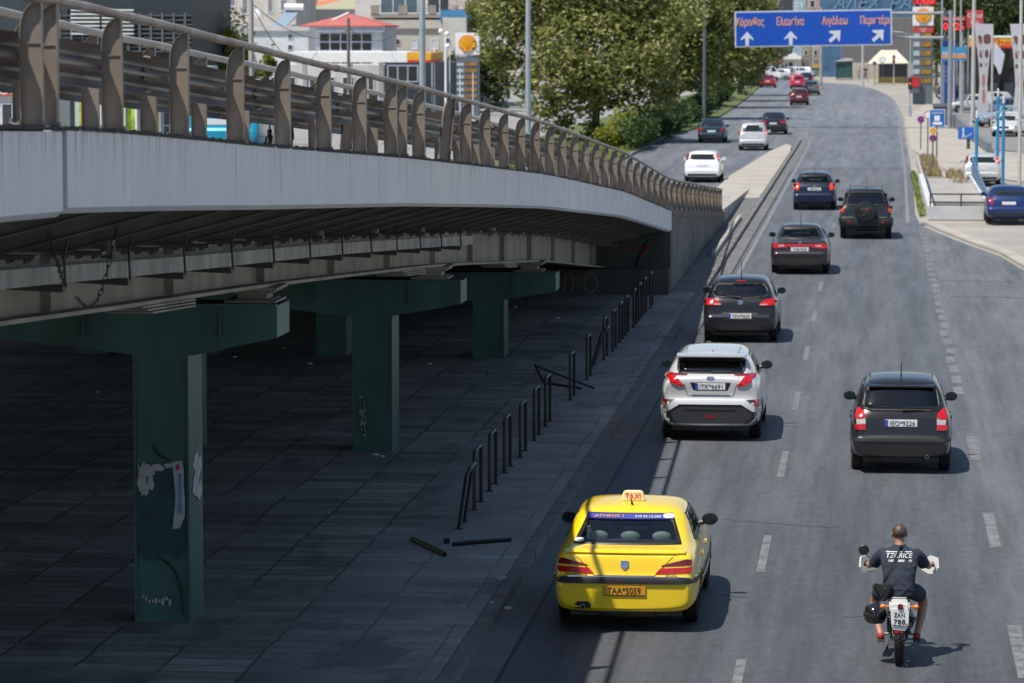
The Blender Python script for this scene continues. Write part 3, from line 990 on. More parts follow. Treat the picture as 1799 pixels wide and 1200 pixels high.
def make_rail(X0, dz, wside, name_label, y0, y1, group, pipe_m, extra=()):
    root = empty('guardrail', (X0, 60, 0))
    tag(root, name_label, 'guardrail', group)
    inv = Matrix.Translation((-X0, -60, 0))
    ps = [p for p in POSTS if y0 <= p <= y1] + list(extra)
    me = None
    for p in ps:
        if me is None:
            o = post_mb().build('post', RAILM, parent=root); me = o.data
        else:
            o = bpy.data.objects.new('post', me); COL.objects.link(o); o.parent = root
        o.matrix_parent_inverse = inv
        o.location = (X0, p, zd(p) + dz + .005)
        if 45 < p < 48.5: o.rotation_euler = (.0, .10, .5)
        else: o.rotation_euler = (random.uniform(-.012, .012), random.uniform(-.012, .012), random.uniform(-.03, .03))
    ps = sorted(ps)
    # wavy hand rail in pipe lengths with sleeves
    pts = []
    for a, b in zip(ps[:-1], ps[1:]):
        for t in (0, .5):
            y = a + (b - a) * t
            pts.append((X0 + .05, y, zd(y) + dz + .845 + random.uniform(-.006, .006)))
    pts.append((X0 + .05, ps[-1], zd(ps[-1]) + dz + .845))
    mb = MB(); mb.tube(pts, .033, 10)
    for k in range(4, len(pts) - 1, 8):
        a = Vector(pts[k]); d = (Vector(pts[k + 1]) - a).normalized()
        mb.cyl(a - d * .05 + d * .5, a + d * .05 + d * .5, .038, n=12)
    o = mb.build('handrail', pipe_m, parent=root, smooth=True); o.matrix_parent_inverse = inv
    # W-profile beams, one per 4 m
    W = [(-.012, -.158), (-.02, -.15), (-.078, -.10), (-.085, -.085), (-.083, -.068), (-.02, -.028), (-.006, -.012), (-.006, .012), (-.02, .028), (-.083, .068), (-.085, .085), (-.078, .10), (-.02, .15), (-.012, .158)]
    outline = [(x, z) for x, z in W] + [(x - .006, z) for x, z in W[::-1]]
    y = ps[0] - 1.0; k = 0
    while y < ps[-1]:
        y2 = min(y + 5.06, ps[-1] + .3)
        mb = MB(); n = 4
        off = -.006 * (k % 2)
        sx = 1 if wside > 0 else -1
        xb = X0 - .085 * sx if wside > 0 else X0 + .0
        sweep(mb, lambda yy: [((X0 - .078 + off) + x * 1.0, zd(yy) + dz + .47 + z) for x, z in outline] if wside > 0 else [((X0 - .078 + off) + x, zd(yy) + dz + .40 + z) for x, z in outline],
              [y - .12 + (y2 + .12 - y) * i / n for i in range(n + 1)])
        zc = .47 if wside > 0 else .40
        for zz in (-.125, -.035, .035, .125):
            for yy in (-.05, .05):
                yq = y + yy + .02
                xq = X0 - .078 + (-.0 if abs(zz) > .1 else -.02)
                mb.cyl((xq, yq, zd(yq) + dz + zc + zz), (xq + .03, yq, zd(yq) + dz + zc + zz), .016, n=6)
        o = mb.build('guard_beam', BEAMM, parent=root, smooth=True); o.matrix_parent_inverse = inv
        y = y2; k += 1
    return root
make_rail(FX - .085, 0.0, 1, 'weathered brown guardrail with handrail along the outer edge of the flyover', 12, 131.5, 'guardrails on the flyover', PIPEM, extra=(23.87, 42.0))
make_rail(-6.75, .11, -1, 'second weathered guardrail with grey handrail just behind the outer one', 12, 131.5, 'guardrails on the flyover', PIPEG)
# ---------------------------------------------------------------- cars
def body_data(P):
    L, W, H, bz = P['L'], P['W'], P['H'], P['bz']
    prof = P['prof']
    rw = P.get('rw', W * .36)
    z0 = P.get('z0', .24)
    beltf = lambda y: float(np.interp(y, [0, L * .35, L * .7, L], [bz, bz - .02, bz - .10, bz - .22]))
    wf = lambda y: float(np.interp(y, [0, .05, .14, .35, L * .3, L * .7, L - .5, L - .15, L], [P.get('w0', .84), .90, .945, .98, 1, 1, .97, .90, .72]))
    ys = []
    for (y, z) in prof:
        ys.append((y, z))
    # extra stations where the profile is sparse
    out = []
    for (a, b) in zip(ys[:-1], ys[1:]):
        out.append(a)
        n = int((b[0] - a[0]) / .45)
        for i in range(1, n + 1):
            t = i / (n + 1)
            out.append((a[0] + (b[0] - a[0]) * t, a[1] + (b[1] - a[1]) * t))
    out.append(ys[-1])
    rings = []
    for (y, zt) in out:
        w = W / 2 * wf(y)
        b_ = min(beltf(y), zt - .015)
        h = max(0, zt - beltf(y))
        t = min(1, h / .28)
        zb = z0 + (.05 if y < .1 else 0) + (.04 if y > L - .3 else 0)
        gx = .91 * w
        r_ = rw * (1.0 if y < L * .55 else 1.0)
        ln = lambda a, b, k: a + (b - a) * k
        hh = b_ - zb
        ring = [(0, zb), (.80 * w, zb), (.97 * w, zb + .05), (1.0 * w, zb + .30 * hh), (1.0 * w, zb + .66 * hh), (.975 * w, b_ - .05 * min(1, hh * 2)), (ln(.90 * w, gx, t), ln(b_ + .004, b_ + .012, t)),
                (ln(.76 * w, (gx + r_) * .5 + .02, t), ln(zt - .010, (b_ + zt) / 2, t)), (ln(.6 * w, r_, t), zt - .006 - .045 * t), (ln(.34 * w, .72 * r_, t), zt - .012 * t), (0, zt)]
        rings.append((y, ring))
    vs = []; fs = []
    n = 11; m = 2 * n - 2
    for (y, r) in rings:
        full = r + [(-x, z) for (x, z) in r[-2:0:-1]]
        vs += [(x, y, z) for x, z in full]
    for k in range(len(rings) - 1):
        for i in range(m):
            j = (i + 1) % m
            fs.append((k * m + i, k * m + j, (k + 1) * m + j, (k + 1) * m + i))
    for base, flip in ((0, False), ((len(rings) - 1) * m, True)):
        for i in range(n - 1):
            a, b = i, i + 1
            c, d = (m - b) % m, (m - a) % m
            q = [a, b, c, d]
            q2 = []
            for t_ in q:
                if t_ not in q2: q2.append(t_)
            q2 = [base + t_ for t_ in q2]
            fs.append(tuple(q2 if not flip else q2[::-1]))
    return vs, fs

def eval_sub(vs, fs, lv):
    me = bpy.data.meshes.new('t'); me.from_pydata(vs, [], fs)
    bm = bmesh.new(); bm.from_mesh(me); bmesh.ops.recalc_face_normals(bm, faces=bm.faces); bm.to_mesh(me); bm.free()
    ob = bpy.data.objects.new('t', me); COL.objects.link(ob)
    md = ob.modifiers.new('s', 'SUBSURF'); md.levels = lv; md.render_levels = lv
    dg = bpy.context.evaluated_depsgraph_get()
    m2 = bpy.data.meshes.new_from_object(ob.evaluated_get(dg))
    bpy.data.objects.remove(ob); bpy.data.meshes.remove(me)
    return m2

def poly_grid(poly, step):
    """2-D polygon cut into small faces"""
    bm = bmesh.new()
    vs = [bm.verts.new((p[0], p[1], 0)) for p in poly]
    try:
        bm.faces.new(vs)
    except Exception:
        pass
    for ax in (0, 1):
        lo = min(p[ax] for p in poly); hi = max(p[ax] for p in poly)
        k = math.ceil(lo / step + 1e-6)
        while k * step < hi - 1e-5:
            co = [0, 0, 0]; co[ax] = k * step
            no = [0, 0, 0]; no[ax] = 1
            bmesh.ops.bisect_plane(bm, geom=bm.verts[:] + bm.edges[:] + bm.faces[:], plane_co=co, plane_no=no, dist=1e-5)
            k += 1
    bm.verts.index_update()
    V = [(v.co.x, v.co.y) for v in bm.verts]
    F = [tuple(v.index for v in f.verts) for f in bm.faces]
    B = []
    for e in bm.edges:
        if len(e.link_faces) == 1:
            l = e.link_faces[0].loops
            for lo_ in l:
                if lo_.edge == e:
                    B.append((lo_.vert.index, lo_.link_loop_next.vert.index))
    bm.free()
    return V, F, B

def ring_polys(poly, inset):
    """outline + inner outline -> quads of a frame"""
    cx = sum(p[0] for p in poly) / len(poly); cz = sum(p[1] for p in poly) / len(poly)
    n = len(poly)
    inner = []
    area = sum(poly[i][0] * poly[(i + 1) % n][1] - poly[(i + 1) % n][0] * poly[i][1] for i in range(n))
    sgn = 1 if area > 0 else -1
    for i in range(n):
        p, q, r = Vector(poly[i - 1]), Vector(poly[i]), Vector(poly[(i + 1) % n])
        d1 = (q - p).normalized(); d2 = (r - q).normalized()
        n1 = Vector((-d1.y, d1.x)) * sgn; n2 = Vector((-d2.y, d2.x)) * sgn
        b = (n1 + n2)
        if b.length < 1e-4: b = n1
        b.normalize()
        k = inset / max(.35, b.dot(n1))
        inner.append(tuple(q + b * k))
    return inner, [[poly[i], poly[(i + 1) % n], inner[(i + 1) % n], inner[i]] for i in range(n)]

def chaikin(poly, k=1, f=.22):
    for _ in range(k):
        o = []
        n = len(poly)
        for i in range(n):
            a = Vector(poly[i]); b = Vector(poly[(i + 1) % n])
            o.append(tuple(a.lerp(b, f))); o.append(tuple(a.lerp(b, 1 - f)))
        poly = o
    return poly

class Proj:
    def __init__(s, bvh, side):
        s.b = bvh; s.side = side   # 'R' rear (x,z)   'F' front (x,z)   'L'/'S' sides (y,z)
    def hit(s, a, b):
        if s.side == 'R': o, d = Vector((a, -4, b)), Vector((0, 1, 0))
        elif s.side == 'F': o, d = Vector((a, 9, b)), Vector((0, -1, 0))
        elif s.side == 'S': o, d = Vector((4, a, b)), Vector((-1, 0, 0))
        elif s.side == 'T': o, d = Vector((a, b, 4)), Vector((0, 0, -1))
        else: o, d = Vector((-4, a, b)), Vector((1, 0, 0))
        p, n, i, ds = s.b.ray_cast(o, d)
        if p is None:
            q = o + d * 4
            p, n, i, ds = s.b.find_nearest(q if s.side in 'RF' else o + d * 3.2)
            if s.side == 'R': p = Vector((a, p.y, b))
        if n.dot(d) > 0: n = -n
        if n.dot(d) > -.12:
            n = (n - d * .4).normalized()
        return p, n

def patch(mb, proj, polys, off=.006, sink=.012, step=.07, bulge=0.0):
    for poly in polys:
        V, F, B = poly_grid(poly, step)
        if not F: continue
        top = []; bot = []
        cx = sum(v[0] for v in V) / len(V); cz = sum(v[1] for v in V) / len(V)
        r = max(1e-3, max(math.hypot(v[0] - cx, v[1] - cz) for v in V))
        for (a, b) in V:
            p, n = proj.hit(a, b)
            k = bulge * max(0, 1 - (math.hypot(a - cx, b - cz) / r) ** 2)
            top.append(p + n * (off + k)); bot.append(p - n * sink)
        nV = len(V)
        fs = list(F)
        for (a, b) in B:
            fs.append((a, a + nV, b + nV, b))
        mb.add(top + bot, fs)
    return mb

def inpoly(p, poly):
    x, y = p; c = False; n = len(poly)
    for i in range(n):
        x1, y1 = poly[i]; x2, y2 = poly[(i + 1) % n]
        if (y1 > y) != (y2 > y) and x < (x2 - x1) * (y - y1) / (y2 - y1) + x1: c = not c
    return c

def mirror(poly): return [(-x, z) for x, z in poly][::-1]

_wheel_cache = {}
def add_wheels(root, P):
    r, tw, L = P.get('wr', .31), P.get('tw', .19), P['L']
    key = (r, tw)
    tr = P.get('track', P['W'] / 2 - tw / 2 - .03)
    for yy in (P['ro'], P['ro'] + P['wb']):
        for sx in (-1, 1):
            if key not in _wheel_cache:
                m = MB(); h = tw / 2
                m.lathe([(r * .62, -h), (r * .90, -h), (r * .985, -h * .8), (r, -h * .55), (r, h * .55), (r * .985, h * .8), (r * .90, h), (r * .62, h), (r * .62, -h)], 28, 'X')
                for gx in (-.35, 0, .35):
                    m.lathe([(r + .0015, h * (gx - .05)), (r + .0015, h * (gx + .05))], 28, 'X')
                rim = MB()
                rim.lathe([(r * .66, h * .85), (r * .62, h * .75), (r * .55, h * .3), (r * .55, -h * .6), (r * .66, -h * .85)], 24, 'X')
                for k in range(5):
                    t = 2 * math.pi * k / 5
                    rim.cbox((h * .62, math.cos(t) * r * .33, math.sin(t) * r * .33), (.03, r * .6, .07), 0, t)
                rim.cyl((h * .4, 0, 0), (h * .72, 0, 0), .07, n=12)
                rim.cyl((-h * .2, 0, 0), (h * .1, 0, 0), r * .5, n=20)
                to = m.build('tyre', RUBBER, smooth=True); ro = rim.build('wheel', ALLOY, smooth=True)
                _wheel_cache[key] = (to.data, ro.data)
                bpy.data.objects.remove(to); bpy.data.objects.remove(ro)
            tm, rm = _wheel_cache[key]
            w = bpy.data.objects.new('wheel', rm); COL.objects.link(w); w.parent = root
            w.location = (sx * tr, yy, r)
            if sx < 0: w.rotation_euler = (0, 0, math.pi)
            t = bpy.data.objects.new('tyre', tm); COL.objects.link(t); t.parent = w

def make_car(P, name, label, cat, loc, rz=0.0, group=None, lod=0):
    """local frame: y = 0 at the rear bumper, +y forward; the root sits under the rear bumper's middle"""
    root = empty(name, loc, rz)
    tag(root, label, cat, group)
    pt = P['paint']
    lv = 2 if lod == 0 else 1
    vs, fs = body_data(P)
    me = eval_sub(vs, fs, lv)
    # restore outer size lost to smoothing
    xs = [v.co.x for v in me.vertices]; zs = [v.co.z for v in me.vertices]; ys = [v.co.y for v in me.vertices]
    kx = P['W'] / 2 / max(xs); ky0, ky1 = min(ys), max(ys); kz = (P['H'] - P.get('z0', .24)) / (max(zs) - min(zs)); mz = min(zs)
    for v in me.vertices:
        v.co = (v.co.x * kx, (v.co.y - ky0) * P['L'] / (ky1 - ky0), P.get('z0', .24) + (v.co.z - mz) * kz)
    bm = bmesh.new(); bm.from_mesh(me)
    bm.faces.ensure_lookup_table(); bm.normal_update()
    bvh = BVHTree.FromBMesh(bm)
    R, F, S, Lf = Proj(bvh, 'R'), Proj(bvh, 'F'), Proj(bvh, 'S'), Proj(bvh, 'L')
    T = Proj(bvh, 'T')
    rg, wsn, sides = P['rglass'], P['wglass'], P['sglass']
    kill = []
    r_ = P.get('wr', .31) + .045
    wys = (P['ro'], P['ro'] + P['wb'])
    for f in bm.faces:
        c = f.calc_center_median(); n = f.normal
        arch = False
        for wy in wys:
            if (c.y - wy) ** 2 + (c.z - P.get('wr', .31)) ** 2 < r_ ** 2 and (abs(c.x) > P['W'] * .36): arch = True
        if arch: kill.append(f); continue
        if lod == 0:
            if n.y < -.1 and inpoly((c.x, c.z), ring_polys(rg, .02)[0]) and c.y < P['L'] * .4: kill.append(f); continue
            if n.y > .1 and inpoly((c.x, c.z), ring_polys(wsn, .02)[0]) and c.y > P['L'] * .4: kill.append(f); continue
            if abs(n.x) > .3 and any(inpoly((c.y, c.z), s) for s in sides): kill.append(f); continue
    bmesh.ops.delete(bm, geom=kill, context='FACES')
    bm.to_mesh(me); bm.free()
    me.name = 'body'
    me.materials.clear(); me.materials.append(pt)
    me.polygons.foreach_set('use_smooth', [True] * len(me.polygons))
    body = bpy.data.objects.new('body', me); COL.objects.link(body); body.parent = root
    body.location = (0, 0, 0)
    step = .07 if lod == 0 else .16
    gl = P.get('glass', GLASS) if lod == 0 else DARKGLASS
    def glassp(nm, proj, poly, fr=.035):
        inner, ring = ring_polys(poly, fr)
        m = MB(); patch(m, proj, [inner], .004, 0.0 if lod == 0 else .01, step)
        g_ = m.build(nm, gl, parent=root, smooth='all')
        if lod == 0:
            m = MB(); patch(m, proj, ring, .006, .02, step)
            m.build('frame', BLACKP, parent=g_, smooth='all')
        return g_
    glassp('rear_window', R, rg, .04)
    glassp('windscreen', F, wsn, .04)
    for s in sides:
        glassp('side_window', S, s, .018); glassp('side_window', Lf, s[::-1], .018)
    # features traced in the rear elevation
    for ft in P['feat']:
        nm, mt, poly = ft[0], ft[1], ft[2]
        off = ft[3] if len(ft) > 3 else .008
        mir = ft[4] if len(ft) > 4 else True
        bl = ft[5] if len(ft) > 5 else 0
        for pl in ([poly, mirror(poly)] if mir else [poly]):
            m = MB(); patch(m, R, [pl], off, .02, step if len(poly) < 14 else .05, bl)
            m.build(nm, mt, parent=root, smooth=True)
    # shut lines
    if lod == 0:
        for pl in P.get('seams', []):
            m = MB()
            for (a, b) in zip(pl[:-1], pl[1:]):
                a, b = Vector(a), Vector(b); d = (b - a).normalized() ; nn = Vector((-d.y, d.x)) * .0045
                patch(m, R, [[tuple(a - nn), tuple(b - nn), tuple(b + nn), tuple(a + nn)]], .0025, .004, .1)
            m.build('panel_gap', BLACKP, parent=root)
        for sx, pr in ((1, S), (-1, Lf)):
            m = MB()
            Lc = P['L']
            for pl in P.get('doors', []):
                for (a, b) in zip(pl[:-1], pl[1:]):
                    a, b = Vector(a), Vector(b); d = (b - a).normalized(); nn = Vector((-d.y, d.x)) * .004
                    patch(m, pr, [[tuple(a - nn), tuple(b - nn), tuple(b + nn), tuple(a + nn)]], .0025, .004, .2)
            if m.v: m.build('panel_gap', BLACKP, parent=root)
            for hy in P.get('handles', []):
                m = MB(); patch(m, pr, [[(hy - .09, P['bz'] - .17), (hy + .09, P['bz'] - .17), (hy + .09, P['bz'] - .14), (hy - .09, P['bz'] - .14)]], .02, .01, .1)
                m.build('door_handle', P.get('handlem', pt), parent=root, smooth=True)
            if P.get('rub'):
                m = MB(); z_ = P['rub']; patch(m, pr, [[(.5 + P['ro'] * .8, z_ - .025), (P['L'] - .8, z_ - .03), (P['L'] - .8, z_ + .03), (.5 + P['ro'] * .8, z_ + .03)]], .014, .01, .25)
                m.build('rub_strip', BLACKP, parent=root)
    # wheel arches
    for wy in wys:
        for sx, pr in ((1, S), (-1, Lf)):
            m = MB()
            rr = P.get('wr', .31)
            n_ = 12; vs_ = []
            w_ = P['W'] / 2 - .02
            for i in range(n_ + 1):
                t = math.pi * i / n_
                for (q, xx) in ((rr + .04, w_), (rr + .06, w_ - .3)):
                    vs_.append((sx * xx, wy + q * math.cos(t), rr + q * math.sin(t)))
            m.add(vs_, [(2 * i, 2 * i + 1, 2 * i + 3, 2 * i + 2) for i in range(n_)])
            if lod == 0:
                pls = []
                for i in range(n_):
                    t, t2 = math.pi * i / n_, math.pi * (i + 1) / n_
                    a_, b_ = rr + .02, rr + .085
                    pls.append([(wy + a_ * math.cos(t), rr + a_ * math.sin(t)), (wy + b_ * math.cos(t), rr + b_ * math.sin(t)), (wy + b_ * math.cos(t2), rr + b_ * math.sin(t2)), (wy + a_ * math.cos(t2), rr + a_ * math.sin(t2))])
                patch(m, pr, pls, .004, .01, .3)
                m.m = [0] * n_ + [1] * (len(m.f) - n_)
            m.build('wheel_arch', [BLACKP, P.get('archm', pt)], parent=root, smooth=True)
    m = MB(); m.box(-P['W'] / 2 + .22, P['W'] / 2 - .22, .25, P['L'] - .3, .17, P.get('z0', .24) + .10)
    m.cyl((-.3, .2, .24), (.35, .2, .24), .09, n=10)
    m.build('underbody', BLACKP, parent=root)
    add_wheels(root, P)
    # mirrors
    if P.get('mirrors', True):
        my = P.get('my', P['L'] * .64); mz = P['bz'] + P.get('mz', .02)
        for sx, pr in ((1, S), (-1, Lf)):
            p, n = pr.hit(my, mz - .03)
            m = MB()
            x0 = abs(p.x) - .01
            m.sphere((sx * (x0 + .125), my - .02, mz + .03), (.105, .08, .078), 14, 8)
            for i, v in enumerate(m.v):
                if v[1] < my - .045: m.v[i] = (v[0], my - .045, v[2])
            m.tube([(sx * (x0 - .03), my, mz - .035), (sx * (x0 + .09), my, mz + .005)], .035, 6)
            mo = m.build('wing_mirror', P.get('mirrorm', pt), parent=root, smooth=True)
            if lod == 0:
                m = MB(); m.cyl((sx * (x0 + .125), my - .047, mz + .03), (sx * (x0 + .125), my - .049, mz + .03), .052, n=16)
                for i, v in enumerate(m.v): m.v[i] = (sx * (x0 + .125) + (v[0] - sx * (x0 + .125)) * 1.45, v[1], v[2])
                m.build('mirror_glass', pm('mirror_glass', (.025, .05, .065), .08, .6, .3, 9), parent=mo)
    # number plate
    if P.get('plate'):
        txt, pz, kind = P['plate']
        px_ = P.get('platex', 0)
        p, n = R.hit(px_, pz)
        yq = p.y - .018
        w_, h_ = (.26, .056) if lod == 0 else (.25, .055)
        m = MB(); m.box(px_ - w_, px_ + w_, yq, yq + .05, pz - h_, pz + h_)
        po = m.build('number_plate', PLATEY if kind == 'taxi' else PLATEW, parent=root, bevel=.003)
        if txt:
            m = MB(); text_mb(m, txt, .108, (px_ + (.02 if kind == 'eu' else 0), yq - .003, pz - .038), (1, 0, 0), (0, 0, 1), .003, wide=.40)
            m.build('plate_lettering', INK, parent=po)
        if kind == 'eu':
            m = MB(); m.box(px_ - w_, px_ - w_ + .045, yq - .004, yq, pz - h_ + .002, pz + h_ - .002)
            m.build('plate_band', EUBLUE, parent=po)
    # antenna
    if P.get('ant') is not None:
        ya = P['ant']; p, n = T.hit(0, ya)
        m = MB(); m.tube([(0, ya, p.z - .01), (0, ya - P.get('antl', .1) * .35, p.z + P.get('antl', .28))], [.012, .005], 6)
        m.build('aerial', BLACKP, parent=root)
    if P.get('wiper') and lod == 0:
        (xa, za), (xb, zb) = P['wiper']
        pts = []
        for t in np.linspace(0, 1, 6):
            a, b = xa + (xb - xa) * t, za + (zb - za) * t
            p, n = R.hit(a, b); pts.append(p + n * .025)
        m = MB(); m.tube(pts, [.02, .016, .013, .012, .01, .008], 6)
        m.build('wiper', BLACKP, parent=root)
    # cabin
    if lod == 0:
        c = MB()
        bz, Lc, W = P['bz'], P['L'], P['W']
        sy = P.get('rear_seat', Lc * .24)
        c.box(-W * .38, W * .38, sy, Lc * .72, .25, .34)
        c.mat(0)
        c.build('cabin_floor', BLACKP, parent=root)
        if P.get('shelf', True):
            c = MB(); y0 = R.hit(0, rg[0][1] + .02)[0].y + .03
            zsh = min(p[1] for p in rg) - .035
            c.box(-W * .36, W * .36, y0, sy + .12, zsh - .03, zsh); c.build('parcel_shelf', P.get('seatm', SEATM), parent=root)
        def seat(x, y, zb_, w, hr=True, nm='seat', hh=.62):
            m = MB()
            m.cbox((x, y, zb_ + hh / 2), (w, .12, hh), 0, .12)
            m.cbox((x, y + .28, zb_ + .05), (w, .5, .12))
            o = m.build(nm, P.get('seatm', SEATM), parent=root, bevel=.04, smooth=True)
            if hr:
                m = MB(); m.sphere((x, y - .07, zb_ + hh + .07), (.13, .05, .075), 12, 8)
                m.build('headrest', P.get('seatm', SEATM), parent=o, smooth=True)
        s_ = P.get('seatz', .42)
        seat(-W * .22, Lc * .47, s_, .46); seat(W * .22, Lc * .47, s_, .46)
        m = MB(); m.cbox((0, sy + .05, s_ + .27), (W * .72, .14, .56), 0, .15); ro_ = m.build('rear_seat', P.get('seatm', SEATM), parent=root, bevel=.04, smooth=True)
        for x in (-W * .22, 0, W * .22):
            m = MB(); m.sphere((x, sy + .0, s_ + .60), (.12, .05, .065), 12, 8); m.build('headrest', P.get('seatm', SEATM), parent=ro_, smooth=True)
        m = MB(); m.cbox((0, Lc * .68, bz - .2), (W * .8, .3, .2)); m.build('dashboard', BLACKP, parent=root, bevel=.03)
        m = MB(); m.tube([(-W * .22 + .18 * math.cos(t), Lc * .6 + .05 * math.sin(t), bz - .06 + .17 * math.sin(t)) for t in np.linspace(0, 2 * math.pi, 17)], .015, 6)
        m.build('steering_wheel', BLACKP, parent=root, smooth=True)
    return root, R, T, S, Lf

def std(kind, L, W, H, bz, **kw):
    P = dict(L=L, W=W, H=H, bz=bz, ro=.75, wb=L * .61)
    zb = kw.pop('zbump', .60)
    if kind == 'hatch':
        yg0, yg1 = kw.pop('yg', (.12, .42))
        P['prof'] = [(0, zb - .03), (.015, zb), (.05, zb + .02), (yg0 * .7, (bz + zb) / 2 + .03), (yg0, bz + .01), (yg1, H - .11), (yg1 + .12, H - .055), (yg1 + .35, H - .02), (L * .36, H), (L * .5, H - .015), (L * .585, H - .08), (L * .775, bz - .01), (L * .90, bz - .13), (L * .97, bz - .27), (L, .52)]
    else:
        dk = kw.pop('deck', .98); yt = kw.pop('yt', .55); yr = kw.pop('yr', 1.2)
        P['prof'] = [(0, zb - .03), (.015, zb), (.05, zb + .02), (.075, (dk + zb) / 2), (.10, dk - .05), (.13, dk), (yt * .6, dk + .03), (yt, dk + .04), (yr, H - .07), (yr + .15, H - .025), (L * .42, H), (L * .5, H - .01), (L * .59, H - .09), (L * .755, bz - .0), (L * .88, bz - .13), (L * .97, bz - .25), (L, .52)]
    rw = kw.get('rw', W * .36)
    P['rw'] = rw
    P['wglass'] = [(-W * .40, bz + .02), (W * .40, bz + .02), (rw * .93, H - .11), (-rw * .93, H - .11)]
    P['sglass'] = [[(L * .24, bz + .04), (L * .475, bz + .02), (L * .475, H - .10), (L * .30, H - .12)], [(L * .495, bz + .02), (L * .69, bz + .0), (L * .585, H - .14), (L * .495, H - .10)]]
    P['doors'] = [[(L * .485, .32), (L * .485, bz)], [(L * .71, .34), (L * .70, bz - .06)], [(L * .27, .60), (L * .25, bz)]]
    P['handles'] = [L * .30, L * .52]
    P['feat'] = []
    P.update(kw)
    return P

X_ = lambda px, c, s: (px - c) / s
CARS = []
def placed(P, cx, ywheel, heading=0.0):
    """rear bumper position from where the rear tyres meet the road in the photograph"""
    p = G(cx, ywheel)
    return (p.x, p.y - P['ro'], 0)

# 1 --- yellow taxi
yel = paint('taxi_yellow', (.90, .62, .004), .0, .35)
P = std('sedan', 4.55, 1.77, 1.40, .95, deck=.95, yt=.56, yr=1.22, zbump=.66, paint=yel, ro=1.0, wb=2.70, wr=.315, mirrorm=BLACKP, seatm=SEATG, rub=.55, w0=.86, glass=GLASS, my=2.9)
P['rglass'] = [(-.66, .995), (.66, .995), (.60, 1.12), (.52, 1.295), (-.52, 1.295), (-.60, 1.12)]
lt = [(-.80, .875), (-.74, .885), (-.46, .815), (-.44, .800), (-.80, .815)]
lt2 = [(-.81, .795), (-.43, .775), (-.375, .715), (-.38, .705), (-.80, .725)]
P['feat'] = [
    ('tail_light', REDD, lt, .008), ('tail_light', REDL, lt2, .008),
    ('bumper_strip', BLACKP, [(-.87, .655), (.87, .655), (.87, .595), (-.87, .595)], .022, False),
    ('bumper_trim', CHROME, [(-.86, .672), (.86, .672), (.86, .660), (-.86, .660)], .018, False),
    ('emblem', CHROME, [(-.045, .86), (.045, .86), (.05, .80), (.02, .765), (0, .755), (-.02, .765), (-.05, .80)], .015, False),
]
P['seams'] = [[(-.60, .93), (-.40, .72), (-.36, .685), (.36, .685), (.40, .72), (.60, .93)], [(-.19, .59), (-.25, .45), (.25, .45), (.19, .59)]]
P['plate'] = ('TAA*5059', .515, 'taxi'); P['ant'] = None
loc = placed(P, 1106, 1088)
taxi, R, T, S, Lf = make_car(P, 'taxi', 'yellow taxi sedan with a lit-up white roof sign in the left lane', 'taxi', loc, 0.0)
taxi['label'] = 'yellow taxi sedan with a cream roof sign in the left lane'
# spoiler lip, exhaust, roof sign, window sticker
m = MB(); patch(m, R, [[(-.72, .955), (.72, .955), (.72, .93), (-.72, .93)]], .03, .02, .1); m.build('boot_lip', yel, parent=taxi, smooth=True)
m = MB(); m.lathe([(.026, .0), (.026, -.05), (.034, -.05), (.034, .25)], 14, 'Y', (-.50, .02, .31)); m.build('exhaust_pipe', STEEL, parent=taxi, smooth=True)
m = MB(); patch(m, R, [[(-.60, .28), (-.60, .34), (-.56, .375), (-.43, .375), (-.40, .34), (-.40, .28)]], .004, .01, .1); m.build('exhaust_recess', BLACKP, parent=taxi)
ys_ = 1.62; zt_ = T.hit(0, ys_)[0].z
m = MB(); m.prism([(-.15, zt_ - .005), (.15, zt_ - .005), (.125, zt_ + .105), (.105, zt_ + .125), (-.105, zt_ + .125), (-.125, zt_ + .105)], 'Y', ys_ - .05, ys_ + .05)
sg = m.build('roof_sign', pm('taxi_sign_cream', (.85, .76, .48), .4, 0, .05), parent=taxi, bevel=.012, smooth=True)
m = MB(); text_mb(m, 'TAXI', .10, (0, ys_ - .056, zt_ + .03), depth=.004, wide=.19); m.build('sign_lettering', pm('sign_red', (.7, .05, .02), .5), parent=sg)
m = MB(); m.tube([(0, 1.42, T.hit(0, 1.42)[0].z - .01), (0, 1.30, T.hit(0, 1.3)[0].z + .10)], [.02, .006], 6); m.build('aerial', BLACKP, parent=taxi)
m = MB(); patch(m, R, [[(-.53, 1.285), (.53, 1.285), (.545, 1.235), (-.545, 1.235)]], .010, .0, .2); st = m.build('window_sticker', pm('sticker_blue', (.05, .06, .32), .5), parent=taxi)
pw, nw = R.hit(0, 1.245)
uz = (R.hit(0, 1.28)[0] - R.hit(0, 1.24)[0]).normalized()
m = MB(); text_mb(m, 'ATHENS 1', .075, pw + nw * .016 + Vector((-.25, 0, 0)), (1, 0, 0), uz, .002, wide=.36); m.build('sticker_lettering', pm('sticker_orange', (.8, .35, .05), .5), parent=st)
m = MB(); text_mb(m, '210 92.12.000', .065, pw + nw * .016 + Vector((.22, 0, 0)), (1, 0, 0), uz, .002, wide=.32); m.build('sticker_lettering', WHITE, parent=st)
m = MB(); patch(m, R, [chaikin([(.40, 1.285), (.535, 1.285), (.54, 1.24), (.41, 1.24)], 2)], .013, .0, .2); m.build('round_sticker', WHITE, parent=st)
m = MB(); patch(m, R, [chaikin([(-.64, 1.04), (-.53, 1.04), (-.55, 1.005), (-.65, 1.005)], 2)], .013, .0, .2); m.build('round_sticker', WHITE, parent=st)
for (tx, xx, w_) in (('406', .56, .14), ('PRESTIGE', -.58, .26)):
    p, n = R.hit(xx, .695); m = MB(); text_mb(m, tx, .04, p + n * .012 - Vector((0, 0, .012)), depth=.004, wide=w_); m.build('badge_lettering', CHROME if xx > 0 else INK, parent=taxi)

